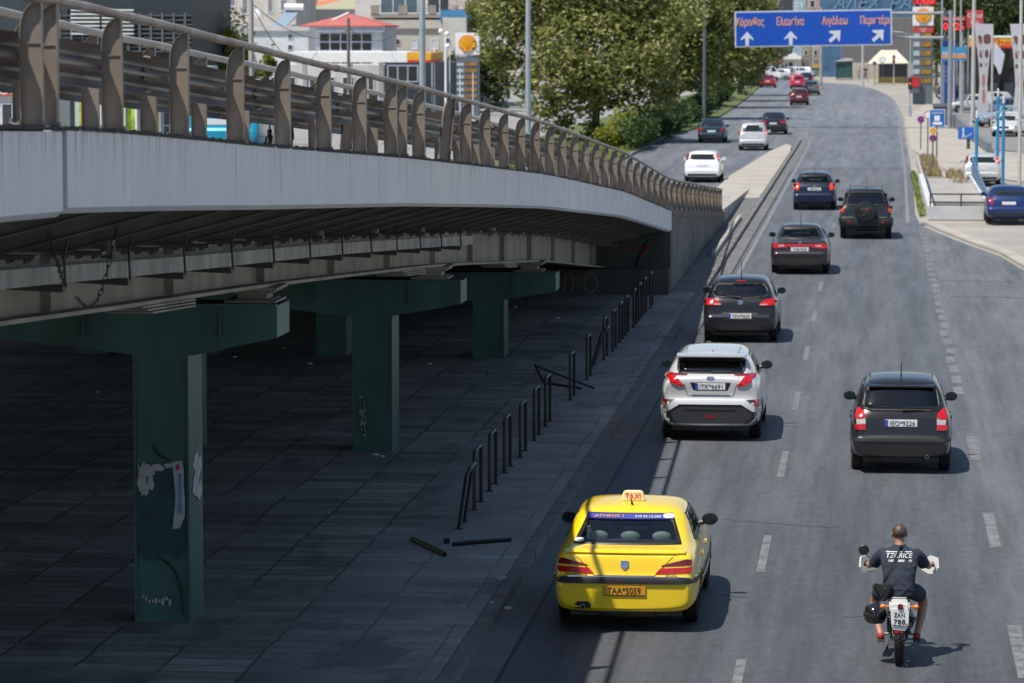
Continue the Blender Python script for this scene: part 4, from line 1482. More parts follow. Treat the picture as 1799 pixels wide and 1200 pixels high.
# 2 --- silver crossover
silv = paint('silver_paint', (.62, .63, .64), .25, .3)
P = std('hatch', 4.36, 1.80, 1.56, 1.06, zbump=.70, yg=(.16, .62), paint=silv, ro=.80, wb=2.64, wr=.345, tw=.22, rw=.58, mirrorm=BLACKP, glass=GLASSD, w0=.86, my=2.75)
P['prof'] = [(0, .66), (.02, .72), (.07, .76), (.06, .95), (.05, 1.12), (.16, 1.16), (.50, 1.40), (.56, 1.50), (.85, 1.535), (1.6, 1.56), (2.2, 1.55), (2.55, 1.46), (3.38, 1.06), (3.9, .93), (4.22, .80), (4.36, .52)]
P['rglass'] = [(-.56, 1.175), (.56, 1.175), (.60, 1.24), (.60, 1.395), (.50, 1.425), (-.50, 1.425), (-.60, 1.395), (-.60, 1.24)]
P['feat'] = [
    ('tail_light', REDL, [(-.80, 1.155), (-.74, 1.165), (-.60, 1.13), (-.46, .985), (-.47, .955), (-.60, .985), (-.70, 1.03)], .014, True, .015),
    ('tail_light_strip', REDD, [(-.76, 1.175), (-.40, 1.175), (-.42, 1.15), (-.70, 1.145)], .010),
    ('reflector', REDL, [(-.82, .74), (-.75, .745), (-.78, .62), (-.83, .62)], .012),
    ('bumper_vent', BLACKP, [(-.88, .745), (-.60, .735), (-.80, .61), (-.88, .60)], .004),
    ('lower_bumper', GREYP, [(-.62, .66), (.62, .66), (.80, .53), (.82, .32), (-.82, .32), (-.80, .53)], .006, False),
    ('bumper_trim', silv, [(-.80, .60), (-.60, .735), (.60, .735), (.80, .60), (.87, .585), (.87, .54), (.74, .53), (.54, .655), (-.54, .655), (-.74, .53), (-.87, .54), (-.87, .585)], .022, False),
    ('rear_fog_light', REDD, [(-.12, .47), (.12, .47), (.10, .41), (-.10, .41)], .012, False),
    ('diffuser_bar', GREYP, [(-.45, .60), (.45, .60), (.42, .56), (-.42, .56)], .016, False),
    ('plate_recess', BLACKP, [(-.36, 1.035), (.36, 1.035), (.30, .89), (-.30, .89)], .002, False),
    ('plate_lip', silv, [(-.31, .888), (.31, .888), (.34, .82), (-.34, .82)], .020, False),
    ('emblem', CHROME, chaikin([(-.07, 1.08), (-.07, 1.13), (.07, 1.13), (.07, 1.08)], 2), .01, False),
]
P['seams'] = [[(-.50, 1.15), (-.44, .94), (-.40, .80), (.40, .80), (.44, .94), (.50, 1.15)]]
P['plate'] = ('ITK*6691', .965, 'eu'); P['handles'] = []
loc = placed(P, 1251, 767)
chr_, R, T, S, Lf = make_car(P, 'parked_car', 'x', 'car', loc)
chr_.name = 'car'; chr_['label'] = 'silver coupe-shaped crossover with red boomerang tail lights ahead of the taxi'
m = MB()
zt_ = T.hit(0, .62)[0].z
m.add([(-.60, .34, zt_ - .015), (.60, .34, zt_ - .015), (.62, .62, zt_ + .005), (-.62, .62, zt_ + .005), (-.60, .34, zt_ - .05), (.60, .34, zt_ - .05), (.62, .62, zt_ - .05), (-.62, .62, zt_ - .05)], [(0, 1, 2, 3), (4, 7, 6, 5), (0, 4, 5, 1), (1, 5, 6, 2), (2, 6, 7, 3), (3, 7, 4, 0)])
m.build('roof_spoiler', silv, parent=chr_, bevel=.012, smooth=True)
m = MB(); patch(m, R, [[(.0, 1.185), (.42, 1.185), (.36, 1.205), (.04, 1.215)]], .02, .0, .1); m.build('wiper', BLACKP, parent=chr_)
m = MB(); m.sphere((0, .75, T.hit(0, .75)[0].z + .02), (.02, .06, .035), 8, 6); m.build('aerial', silv, parent=chr_, smooth=True)
for sx in (-1, 1):
    m = MB(); m.tube([(sx * .46, .62, T.hit(.46, .7)[0].z + .004), (sx * .47, 1.5, T.hit(.47, 1.5)[0].z + .004), (sx * .46, 2.3, T.hit(.46, 2.3)[0].z + .004)], .006, 5); m.build('roof_seam', BLACKP, parent=chr_)

# 3 --- black hatch on the right
blk = paint('black_paint', (.012, .012, .013), .1, .3)
P = std('hatch', 3.85, 1.67, 1.52, .98, zbump=.60, yg=(.13, .46), paint=blk, ro=.72, wb=2.46, wr=.30, rw=.585, mirrorm=BLACKP, glass=GLASSD, w0=.86, ant=1.0, antl=.25, my=2.5)
P['rglass'] = chaikin([(-.66, 1.01), (.66, 1.01), (.60, 1.36), (.50, 1.41), (-.50, 1.41), (-.60, 1.36)], 1, .12)
P['feat'] = [
    ('tail_light', REDL, [(-.70, 1.045), (-.66, 1.05), (-.585, .97), (-.575, .90), (-.73, .88), (-.73, .95)], .016, True, .01),
    ('tail_light_lens', CLEARL, [(-.725, .895), (-.575, .905), (-.575, .805), (-.715, .80)], .014),
    ('tail_light', REDL, [(-.745, .80), (-.575, .805), (-.575, .71), (-.73, .715)], .016, True, .01),
    ('bumper_strip', GREYP, [(-.80, .585), (.80, .585), (.80, .53), (-.80, .53)], .014, False),
    ('plate_recess', BLACKP, [(-.32, .90), (.32, .90), (.32, .755), (-.32, .755)], .003, False),
]
P['seams'] = [[(-.56, 1.0), (-.56, .62), (.56, .62), (.56, 1.0)], [(-.56, .915), (.56, .915)]]
P['plate'] = ('IEO*9226', .825, 'eu'); P['wiper'] = ((.02, 1.02), (.36, 1.03))
loc = placed(P, 1582, 824)
c3, R, T, S, Lf = make_car(P, 'car', 'small black hatchback with tall red and white tail lights in the right lane', 'car', loc)
m = MB(); m.lathe([(.024, .02), (.024, -.02), (.032, -.02), (.032, .25)], 12, 'Y', (.42, .0, .29)); m.build('exhaust_pipe', STEEL, parent=c3, smooth=True)
zt_ = T.hit(0, .50)[0].z
m = MB(); m.add([(-.53, .40, zt_ - .02), (.53, .40, zt_ - .02), (.55, .60, zt_ + .012), (-.55, .60, zt_ + .012), (-.53, .40, zt_ - .045), (.53, .40, zt_ - .045), (.55, .60, zt_ - .03), (-.55, .60, zt_ - .03)], [(0, 1, 2, 3), (4, 7, 6, 5), (0, 4, 5, 1), (1, 5, 6, 2), (2, 6, 7, 3), (3, 7, 4, 0)])
m.build('roof_spoiler', blk, parent=c3, bevel=.01, smooth=True)
for sx in (-1, 1):
    m = MB(); m.tube([(sx * .50, .62, T.hit(.5, .62)[0].z + .004), (sx * .51, 1.4, T.hit(.51, 1.4)[0].z + .006), (sx * .50, 2.1, T.hit(.5, 2.1)[0].z + .004)], .012, 5); m.build('roof_rail', BLACKP, parent=c3)

# 4 --- black hatch behind the crossover
blk2 = paint('black_pearl', (.014, .015, .018), .3, .28)
P = std('hatch', 4.02, 1.74, 1.48, .98, zbump=.62, yg=(.15, .52), paint=blk2, ro=.76, wb=2.51, wr=.315, rw=.59, mirrorm=BLACKP, glass=GLASS, w0=.85, ant=.82, antl=.38, my=2.6)
P['rglass'] = chaikin([(-.60, 1.03), (0, .985), (.60, 1.03), (.66, 1.14), (.58, 1.335), (.4, 1.365), (-.4, 1.365), (-.58, 1.335), (-.66, 1.14)], 1, .2)
P['feat'] = [
    ('tail_light', REDL, chaikin([(-.84, .985), (-.60, .99), (-.44, .90), (-.42, .86), (-.50, .85), (-.80, .86)], 1, .15), .016, True, .015),
    ('tail_light_lens', CLEARL, [(-.62, .89), (-.46, .885), (-.44, .865), (-.60, .865)], .030),
    ('high_brake_light', REDL, [(-.11, 1.385), (.11, 1.385), (.11, 1.37), (-.11, 1.37)], .02, False),
    ('lower_bumper', BLACKP, [(-.72, .42), (.72, .42), (.76, .30), (-.76, .30)], .006, False),
    ('plate_recess', BLACKP, [(-.42, .70), (.42, .70), (.36, .53), (-.36, .53)], .002, False),
    ('emblem', CHROME, chaikin([(-.055, .97), (.055, .97), (.055, .87), (-.055, .87)], 2), .016, False),
]
P['seams'] = [[(-.66, 1.0), (-.52, .84), (-.36, .745), (0, .715), (.36, .745), (.52, .84), (.66, 1.0)]]
P['plate'] = ('YXN*5629', .62, 'eu'); P['wiper'] = ((.02, 1.02), (-.33, 1.05))
loc = placed(P, 1302, 598)
corsa, R, T, S, Lf = make_car(P, 'car', 'black rounded hatchback with wide red tail lights between the silver crossover and the brown saloon', 'car', loc)

# 5 --- brown-black saloon
brn = paint('dark_brown_paint', (.035, .031, .030), .4, .32)
P = std('sedan', 4.44, 1.74, 1.42, .96, deck=1.0, yt=.5, yr=1.05, zbump=.64, paint=brn, ro=.95, wb=2.51, wr=.305, rw=.55, mirrorm=BLACKP, glass=glass_mat('glass_toledo', (.55, .62, .62), .04), w0=.84, ant=1.25, antl=.38, my=2.8)
P['rglass'] = [(-.62, 1.03), (.62, 1.03), (.50, 1.335), (-.50, 1.335)]
P['feat'] = [
    ('tail_light', REDL, chaikin([(-.78, .90), (-.50, .905), (-.36, .88), (-.34, .80), (-.50, .77), (-.78, .765)], 1, .12), .014, True, .01),
    ('tail_light_lens', CLEARL, [(-.62, .855), (-.46, .86), (-.46, .82), (-.62, .815)], .026),
    ('light_bar', REDL, [(-.35, .885), (.35, .885), (.35, .82), (-.35, .82)], .012, False),
    ('bumper_strip', BLACKP, [(-.84, .60), (.84, .60), (.84, .545), (-.84, .545)], .012, False),
    ('emblem', CHROME, chaikin([(-.04, .96), (.04, .96), (.04, .90), (-.04, .90)], 2), .02, False),
]
P['seams'] = [[(-.66, .97), (-.56, .73), (.56, .73), (.66, .97)]]
P['plate'] = ('YHB*7035', .74, 'w')
loc = placed(P, 1406, 479)
tol, R, T, S, Lf = make_car(P, 'car', 'dark brown saloon with a full-width red light bar on its boot', 'car', loc)

# 6 --- black off-roader with spare wheel
P = std('hatch', 4.2, 1.80, 1.72, 1.10, zbump=.70, yg=(.16, .36), paint=paint('black_green_paint', (.010, .014, .018), .2, .35), ro=.85, wb=2.48, wr=.36, tw=.23, rw=.63, mirrorm=BLACKP, glass=GLASSD, z0=.40, w0=.90, ant=1.2, antl=.3, mz=.10, my=2.65)
P['rglass'] = [(-.68, 1.14), (.68, 1.14), (.58, 1.60), (-.58, 1.60)]
P['feat'] = [
    ('tail_light', REDL, [(-.88, 1.13), (-.77, 1.13), (-.74, .90), (-.88, .90)], .016),
    ('tail_light_lens', AMBER, [(-.86, 1.05), (-.78, 1.05), (-.77, .96), (-.86, .96)], .028),
    ('bumper', BLACKP, [(-.89, .70), (.89, .70), (.89, .46), (-.89, .46)], .05, False),
    ('bumper_step', GREYP, [(-.80, .735), (-.45, .735), (-.45, .69), (-.80, .69)], .06),
    ('reflector', REDL, [(-.60, .64), (-.55, .64), (-.55, .56), (-.60, .56)], .06),
]
P['seams'] = [[(-.70, 1.62), (-.70, .74), (.70, .74), (.70, 1.62)]]
P['plate'] = ('ZKE*8207', .585, 'eu'); P['wr'] = .36
loc = placed(P, 1521, 418)
suv, R, T, S, Lf = make_car(P, 'off_road_car', 'black off-road car with a covered spare wheel on its back door', 'car', loc)
m = MB(); m.lathe([(0, .11), (.25, .115), (.33, .10), (.355, .05), (.36, -.10), (.33, -.12), (.25, -.12)], 28, 'Y', (-.02, -.06, .93))
for i, v in enumerate(m.v): m.v[i] = (v[0], -.06 - (v[1] + .06), v[2])
sp = m.build('spare_wheel', P['paint'], parent=suv, smooth=True)
m = MB(); text_mb(m, 'R-W', .17, (-.05, -.178, .97), depth=.004, shear=.3, wide=.30); m.tube([(-.10, -.178, .82), (.02, -.178, .93), (.10, -.178, .95)], .008, 4)
m.build('cover_lettering', pm('faded_orange', (.35, .10, .05), .6), parent=sp)
for sx in (-1, 1):
    m = MB(); zz_r = T.hit(.5, 1.2)[0].z
    m.tube([(sx * .56, .50, zz_r - .02), (sx * .56, .56, zz_r + .06), (sx * .57, 2.1, zz_r + .07), (sx * .56, 2.2, zz_r)], .018, 6); m.build('roof_rail', GREYP, parent=suv)
m = MB(); m.tube([(-.56, .62, zz_r + .065), (.56, .62, zz_r + .065)], .014, 6); m.build('roof_rail', GREYP, parent=suv)
m = MB(); m.cyl((0, .75, .42), (0, 1.0, .42), .12, n=10); m.cyl((-.7, .85, .36), (.7, .85, .36), .05, n=8); m.build('rear_axle', BLACKP, parent=suv)

# 7 --- navy hatch
navy = paint('navy_paint', (.006, .012, .045), .4, .3)
P = std('hatch', 4.18, 1.71, 1.47, .99, zbump=.62, yg=(.17, .60), paint=navy, ro=.78, wb=2.6, wr=.305, rw=.585, mirrorm=navy, glass=glass_mat('glass_corolla', (.5, .56, .56), .04), w0=.86, ant=.85, antl=.36, my=2.7)
P['rglass'] = [(-.64, 1.04), (.64, 1.04), (.54, 1.37), (-.54, 1.37)]
P['feat'] = [
    ('tail_light', pm('orange_red_lens', (.62, .05, .02), .15, 0, .2, 14, coat=.8), [(-.80, 1.03), (-.62, 1.06), (-.58, .98), (-.60, .80), (-.68, .78), (-.82, .86)], .016, True, .012),
    ('emblem', CHROME, chaikin([(-.05, .97), (.05, .97), (.05, .90), (-.05, .90)], 2), .02, False),
]
P['seams'] = [[(-.60, 1.02), (-.58, .66), (.58, .66), (.60, 1.02)]]
P['plate'] = ('YBP*4410', .83, 'w'); P['z0'] = .26
loc = placed(P, 1431, 368)
cor, R, T, S, Lf = make_car(P, 'car', 'navy blue hatchback with tall orange-red tail lights beside the off-road car', 'car', loc)

# 8 --- farther moving and parked cars
def simple(kind, label, px, py, col, W=1.72, H=1.46, L=4.2, rz=0.0, lights='mid', metal=.3, name='car', group=None, z=None, plate=True, **kw):
    pn = 'paint_%02d_%02d_%02d' % tuple(int(c * 99) for c in col)
    pt = paint(pn, col, metal, .3)
    bz = kw.pop('bz', .96)
    P = std(kind, L, W, H, bz, paint=pt, mirrorm=kw.pop('mirrorm', pt), ro=.8 if kind == 'hatch' else .95, wr=kw.pop('wr', .30), **kw)
    rw = P['rw']
    P['rglass'] = [(-W * .37, bz + .05), (W * .37, bz + .05), (rw * .92, H - .12), (-rw * .92, H - .12)]
    h = W / 2
    if lights == 'high':
        P['feat'] = [('tail_light', REDL, [(-h * .90, bz + .10), (-h * .80, bz + .38), (-h * .70, bz + .38), (-h * .76, bz + .08)], .016)]
    elif lights == 'pillar':
        P['feat'] = [('tail_light', REDL, [(-h * .97, bz - .08), (-h * .93, bz + .22), (-h * .83, bz + .22), (-h * .84, bz - .12)], .016)]
    elif lights == 'wide':
        P['feat'] = [('tail_light', REDL, [(-h * .95, bz - .05), (-h * .48, bz - .06), (-h * .52, bz - .19), (-h * .94, bz - .20)], .016)]
    else:
        P['feat'] = [('tail_light', REDL, [(-h * .95, bz + .0), (-h * .68, bz - .02), (-h * .68, bz - .24), (-h * .95, bz - .24)], .016)]
    P['feat'].append(('bumper_strip', BLACKP, [(-h * .8, .42), (h * .8, .42), (h * .8, .32), (-h * .8, .32)], .008, False))
    P['plate'] = ('', .74 if kind == 'sedan' else .78, 'w') if plate else None
    P.setdefault('ant', None)
    p = G(px, py, z or 0)
    ro = P['ro']
    r = Vector((math.sin(rz) * ro, -math.cos(rz) * ro, 0)) if rz else Vector((0, -ro, 0))
    loc = (p.x + r.x, p.y + r.y, z or 0)
    return make_car(P, name, label, 'car', loc, rz, group, lod=1)
GRP = None
simple('hatch', 'white hatchback with high red pillar lights just past the end of the railing', 1235, 320, (.75, .77, .78), H=1.46, lights='high', metal=.0)
simple('hatch', 'silver tall compact van between the dark saloons on the left carriageway', 1323, 264, (.55, .56, .57), W=1.69, H=1.62, L=4.05, bz=1.0, lights='pillar', yg=(.12, .36))
simple('sedan', 'dark teal saloon nearest the green median', 1251, 251, (.008, .03, .045), lights='mid')
simple('sedan', 'black saloon passing the silver compact van', 1359, 236, (.012, .013, .018), W=1.78, lights='wide')
simple('hatch', 'dark red small car in the middle of the far road', 1404, 185, (.09, .012, .02), W=1.70, H=1.5, lights='pillar')
simple('sedan', 'grey car just right of the dark red small car', 1425, 167, (.12, .12, .12), W=1.75, lights='mid')
simple('hatch', 'bright red small van farther up the road', 1401, 156, (.45, .015, .04), W=1.72, H=1.6, lights='mid')
simple('sedan', 'crimson saloon by the far end of the median', 1349, 154, (.32, .006, .02), W=1.8, lights='wide')
simple('hatch', 'dark blue car ahead of the grey car', 1416, 150, (.01, .012, .05), W=1.72, H=1.5, lights='mid')
simple('hatch', 'black parked car beside the crimson saloon', 1328, 153, (.015, .015, .02), H=1.6, lights='mid', rz=.5)
simple('hatch', 'silver hatchback parked behind the red and white road works wall', 1725, 326, (.55, .56, .56), H=1.46, lights='high', rz=-.02)['label' if False else 0]['label'] = 'silver hatchback parked behind the subway stairs on the right'
mini = simple('hatch', 'blue small rounded car parked on the pale verge at the right edge', 1771, 393, (.008, .028, .12), W=1.69, H=1.40, L=3.65, lights='mid', plate=True, yg=(.16, .55))[0]
def front_car(px, py, col, label, rz=math.pi, W=1.75, H=1.5, L=4.2, kind='hatch', z=0):
    r = simple(kind, label, px, py, col, W=W, H=H, L=L, rz=rz, z=z)[0]
    h = W / 2
    for sx in (-1, 1):
        m = MB(); m.sphere((sx * h * .74, L - .22, .66), (.17, .10, .09), 10, 6); m.build('headlight', CHROME, parent=r, smooth=True)
    m = MB(); m.cbox((0, L - .035, .62), (W * .42, .06, .12)); m.build('grille', BLACKP, parent=r)
    m = MB(); m.cbox((0, L - .03, .36), (W * .7, .08, .14)); m.build('lower_grille', BLACKP, parent=r)
    m = MB(); m.cbox((0, L + .012, .47), (.52, .02, .11)); m.build('number_plate', PLATEW, parent=r)
    return r
G2 = 'cars parked in the forecourt on the right'
front_car(1782, 238, (.72, .73, .74), 'white car facing the road, lowest in the forecourt at the right edge', rz=math.pi - .25, H=1.6, W=1.8)['group'] = G2
front_car(1788, 205, (.08, .13, .22), 'blue-grey car behind the white car in the forecourt', rz=math.pi - 1.0)['group'] = G2
front_car(1760, 190, (.60, .61, .62), 'silver saloon with its rounded roof in the middle of the forecourt', rz=math.pi - 1.1, H=1.45)['group'] = G2
front_car(1795, 178, (.7, .7, .7), 'white car at the right edge behind the silver saloon', rz=math.pi - 1.0)['group'] = G2
front_car(1768, 166, (.55, .56, .57), 'pale silver car farthest back under the white flag', rz=math.pi - .2)['group'] = G2
front_car(1700, 176, (.02, .02, .025), 'black car with shining chrome beside the blue pylon', rz=math.pi - .9)['group'] = G2
front_car(1722, 170, (.10, .10, .11), 'dark grey car right of the black one near the lamp pole', rz=math.pi - 1.0)['group'] = G2
front_car(1728, 197, (.70, .71, .72), 'bright white car between the waisted column and the blue posts', rz=math.pi - 1.2)['group'] = G2
front_car(1790, 222, (.35, .40, .45), 'pale blue-grey estate car just behind the lowest white one', rz=math.pi - 1.1)['group'] = G2
front_car(1745, 158, (.65, .65, .66), 'white car under the yellow station canopy', rz=math.pi - 1.3)['group'] = G2
G3 = 'cars parked at the far junction'
front_car(1386, 141, (.45, .47, .48), 'silver car first in the parked row at the far junction', rz=1.2)['group'] = G3
front_car(1402, 136, (.25, .28, .33), 'grey-blue car second in the parked row at the far junction', rz=1.2)['group'] = G3
front_car(1422, 137, (.5, .55, .6), 'pale blue car last in the parked row at the far junction', rz=1.2)['group'] = G3
front_car(1412, 132, (.03, .04, .05), 'dark car behind the parked row at the far junction', rz=1.2)['group'] = G3
# cyan saloon on the flyover
cy = simple('sedan', 'cyan saloon seen through the flyover railing', 400, 240, (.0, .30, .48), W=1.72, H=1.46, lights='mid', metal=.1)[0]
cy.location = (-11.85, 64.8, dtop(-11.5, 65) + .03)
# ---------------------------------------------------------------- street furniture under the flyover
HOOPM = pm('hoop_paint', (.012, .013, .015), .45, .3, .3, 5)
def hoop_mb(w=.92, h=.86, lean=(0, 0), top=True):
    m = MB(); r = .028
    pts = [(0, 0, 0), (lean[0] * .7, lean[1] * .7, h - .08), (lean[0], lean[1] + .05, h - .015), (lean[0], lean[1] + .1, h), (lean[0], w - .1 + lean[1], h), (lean[0], w - .05 + lean[1], h - .015), (lean[0] * .7, w + lean[1] * .7, h - .08), (0, w, 0)]
    m.tube(pts, r, 8)
    for yy in (0, w): m.cyl((0, yy, 0), (0, yy, .012), .06, n=10)
    return m
hy = [h_ * .984 for h_ in [54.0, 56.2, 58.5, 60.7, 63.2, 65.4, 70.1, 74.1, 78.6, 80.7, 82.9, 84.9, 87.1, 89.1, 91.1, 93.1]]
GH = 'steel hoops along the pavement edge'
me_h = None
names = ['second', 'third', 'fourth', 'fifth', 'sixth', 'seventh', 'eighth', 'ninth', 'tenth', 'eleventh', 'twelfth', 'thirteenth', 'fourteenth', 'fifteenth', 'sixteenth', 'seventeenth']
for k, y in enumerate(hy):
    if me_h is None:
        o = hoop_mb().build('barrier_hoop', HOOPM, smooth=True); me_h = o.data
    else:
        o = bpy.data.objects.new('barrier_hoop', me_h); COL.objects.link(o)
    o.location = (-5.86 + .24 * (y - 53) / 39 - .015 * (k % 3), y, .12)
    tag(o, 'upright black steel hoop, %s from the near end of the row on the pavement edge' % names[k], 'barrier', GH)
for (y, lean, lb) in ((51.1, (.10, .55), 'leaning black steel hoop nearest the fallen bars'), (75.3, (.30, .35), 'bent black steel hoop leaning against its neighbour halfway along the row')):
    o = hoop_mb(.75, .80, lean).build('barrier_hoop', HOOPM, smooth=True, loc=None); o.location = (-5.86, y, .12)
    tag(o, lb, 'barrier', GH)
m = MB(); m.tube([(-.75, -.5, .62), (.3, .5, .10)], .026, 8); m.tube([(-.65, .2, .22), (.1, .1, .12)], .026, 8); m.tube([(-.75, -.5, .62), (-.65, .2, .22)], .026, 8)
o = m.build('barrier_hoop', HOOPM, smooth=True); o.location = (-5.72, 69.9, .12); tag(o, 'broken hoop twisted over the pavement between two upright ones', 'barrier', GH)
def fallen(a, b, lb):
    p, q = G(*a, .15), G(*b, .15)
    m = MB(); m.tube([(0, 0, .03), ((q - p).x * .5, (q - p).y * .5, .035), ((q - p).x, (q - p).y, .03)], .03, 8)
    o = m.build('fallen_bar', HOOPM, smooth=True); o.location = (p.x, p.y, .12); tag(o, lb, 'steel bar')
fallen((723, 946), (782, 974), 'short black steel bar lying on the pavement, left of the other fallen bar')
fallen((795, 956), (897, 948), 'longer black steel bar lying on the pavement towards the kerb')
m = MB(); m.cyl((0, 0, 0), (0, 0, .07), .045, n=10); o = m.build('post_stump', HOOPM); o.location = tuple(G(785, 955, .12)); tag(o, 'black stump of a broken post beside the fallen bars', 'post')
# litter
random.seed(9)
LIT = pm('litter_paper', (.5, .5, .5), .8)
for k, (px, py) in enumerate(((498, 612), (413, 628), (610, 575), (700, 548), (170, 690), (545, 640), (882, 1018), (865, 1060), (893, 1070), (660, 800), (672, 803), (905, 540), (980, 560), (755, 640))):
    p = G(px, py, .12)
    m = MB(); s_ = random.uniform(.03, .07)
    m.prism([(-s_, -s_ * .5), (s_ * .3, -s_), (s_, .2 * s_), (.1 * s_, s_ * .8)], 'Z', .002, .02 + s_ * .2)
    o = m.build('litter', LIT); o.location = (p.x, p.y, .122)
    tag(o, 'scrap of pale litter on the pavement under the flyover', 'litter', 'litter on the pavement')

# ---------------------------------------------------------------- helpers for far things
def bld(name, label, cat, X0, X1, Y, D, Z1, m, Z0=0, group=None):
    r = empty(name, ((X0 + X1) / 2, Y, 0)); tag(r, label, cat, group)
    c = ((X0 + X1) / 2, Y)
    mb = MB(); mb.box(X0 - c[0], X1 - c[0], 0, D, Z0, Z1); mb.build('wall', m, parent=r)
    r['_c'] = c[0]
    return r
def pt(r, name, boxes, m, parent=None):
    """boxes in world x,z and y offset from facade"""
    c = r['_c']; o = None
    for (x0, x1, y0, y1, z0, z1) in boxes:
        mb = MB(); mb.box(x0 - c, x1 - c, y0, y1, z0, z1)
        o = mb.build(name, m, parent=parent or r)
    return o
WINM = pm('window_glass', (.04, .05, .055), .12, 0, .3, 1)
FRM = pm('window_frame', (.6, .63, .68), .5)
def window(r, x0, x1, z0, z1, nx=1, nz=1, fm=None, gm=None, y=0, sill=False):
    fm = fm or FRM; c = r['_c']
    mb = MB(); t = min(.10, (x1 - x0) * .12)
    mb.box(x0 - c, x1 - c, y - .06, y, z0, z0 + t); mb.box(x0 - c, x1 - c, y - .06, y, z1 - t, z1)
    for i in range(nx + 1):
        xx = x0 + t / 2 + (x1 - x0 - t) * i / nx
        mb.box(xx - t / 2 - c, xx + t / 2 - c, y - .055, y, z0 + t, z1 - t)
    for i in range(1, nz):
        zz = z0 + (z1 - z0) * i / nz
        mb.box(x0 + t - c, x1 - t - c, y - .05, y, zz - t / 2, zz + t / 2)
    f = mb.build('window', fm, parent=r)
    mb = MB(); mb.box(x0 + t - c, x1 - t - c, y - .03, y - .004, z0 + t, z1 - t); mb.build('pane', gm or WINM, parent=f)
def XZ(px, py, Y):
    p = GY(px, py, Y); return p.x, p.z
def xw(px, Y): return GY(px, 40, Y).x
def zw(py, Y): return GY(1200, py, Y).z
def stucco(n, c): return pm(n, c, .85, 0, .14, .6, bump=.1, bsc=6)

# --- left background town
Y = 195
A = bld('office_building', 'dark building with louvred bands at the upper left behind the railing', 'building', xw(-60, Y), xw(337, Y), Y, 12, 12, pm('dark_cladding', (.022, .032, .042), .5, 0, .2, 1))
pt(A, 'cladding_panel', [(xw(-60, Y) , xw(120, Y), -.12, 0, zw(90, Y), 12)], pm('cladding', (.035, .05, .062), .4))
for k in range(9):
    z = zw(26 + k * 8, Y)
    pt(A, 'louvre', [(xw(60, Y), xw(337, Y), -.25, -.02, z - .07, z)], pm('louvre_grey', (.10, .115, .12), .5))
for k in range(7):
    z = zw(16 + k * 7, Y)
    pt(A, 'awning_slat', [(xw(128, Y), xw(178, Y), -.5, -.28, z - .09, z), (xw(182, Y), xw(238, Y), -.5, -.28, z - .09, z)], pm('slat_white', (.62, .68, .66), .6))
for k in range(14):
    x = xw(65 + k * 20, Y); pt(A, 'mullion', [(x, x + .12, -.30, -.26, zw(92, Y), zw(22, Y))], pm('louvre_grey', (.10, .115, .12), .5))
Y = 175
S1 = bld('shop', 'low white shop with a red sign seen under the guard beam at the left edge', 'shop', xw(-40, Y), xw(58, Y), Y, 8, zw(112, Y), stucco('stucco_white', (.55, .56, .56)))
pt(S1, 'sign_board', [(xw(-30, Y), xw(55, Y), -.2, 0, zw(170, Y), zw(150, Y))], pm('shop_red', (.55, .05, .04), .5))
m = MB(); text_mb(m, 'ΤΥΡΟΠΙΤΑ', .62, (xw(12, Y) - S1['_c'], -.21, zw(168, Y)), wide=3.6); m.build('sign_lettering', WHITE, parent=S1)
for a, b in ((-30, -5), (0, 22), (28, 52)): window(S1, xw(a, Y), xw(b, Y), .4, zw(176, Y) - .2, 1, 1)
S2 = bld('shop', 'pale green shop with striped posters behind the third railing post', 'shop', xw(130, Y), xw(330, Y), Y, 8, zw(120, Y), stucco('stucco_mint', (.42, .50, .47)))
random.seed(21)
cols = [(.5, .42, .05), (.06, .1, .3), (.3, .45, .05), (.5, .5, .5), (.08, .2, .12), (.35, .05, .04)]
for k in range(9):
    a = 138 + k * 21; x0, x1 = xw(a, Y), xw(a + 14, Y)
    if k % 2: window(S2, x0, x1, .3, zw(150, Y), 1, 2)
    else: pt(S2, 'poster', [(x0, x1, -.06, 0, random.uniform(.4, 1.0), zw(random.uniform(150, 175), Y))], pm('poster_%d' % (k % 6), cols[(k * 5) % 6], .6, 0, .5, 3))
    pt(S2, 'pillar', [(xw(a + 16, Y), xw(a + 19, Y), -.3, 0, .0, zw(135, Y))], WHITE)
pt(S2, 'canopy', [(xw(255, Y), xw(312, Y), -1.2, 0, zw(178, Y), zw(168, Y))], pm('canopy_blue', (.25, .35, .55), .5))

Y = 330
B = bld('apartment_building', 'beige apartment block with satellite dishes left of the concrete pole', 'building', xw(338, Y), xw(520, Y), Y, 12, 10.5, stucco('stucco_beige', (.50, .47, .43)))
for (a, b, c, d) in ((345, 356, 0, 40), (372, 386, 25, 48), (400, 415, -5, 12), (425, 436, -5, 25), (470, 480, -5, 22), (492, 505, -2, 20)):
    window(B, xw(a, Y), xw(b, Y), zw(d, Y), zw(c, Y), 1, 1, gm=pm('shutter_mauve', (.22, .18, .22), .7))
pt(B, 'balcony', [(xw(365, Y), xw(400, Y), -1.2, 0, zw(32, Y), zw(24, Y)), (xw(362, Y), xw(405, Y), -1.5, 0, zw(44, Y), zw(36, Y))], stucco('stucco_grey', (.33, .32, .31)))
pt(B, 'roof_terrace', [(xw(388, Y), xw(520, Y), -3, 0, 0, zw(43, Y))], stucco('stucco_grey2', (.42, .42, .42)))
for (a, b) in ((404, 25), (453, 24)):
    m = MB(); x, z = XZ(a, b, Y - 4); m.sphere((x - B['_c'], -4, z), (.3, .08, .5), 14, 8); m.tube([(x - B['_c'], -3.9, z), (x - B['_c'], -3.6, z - 1.2)], .04, 6); m.build('satellite_dish', WHITE, parent=B, smooth=True)
Y = 325
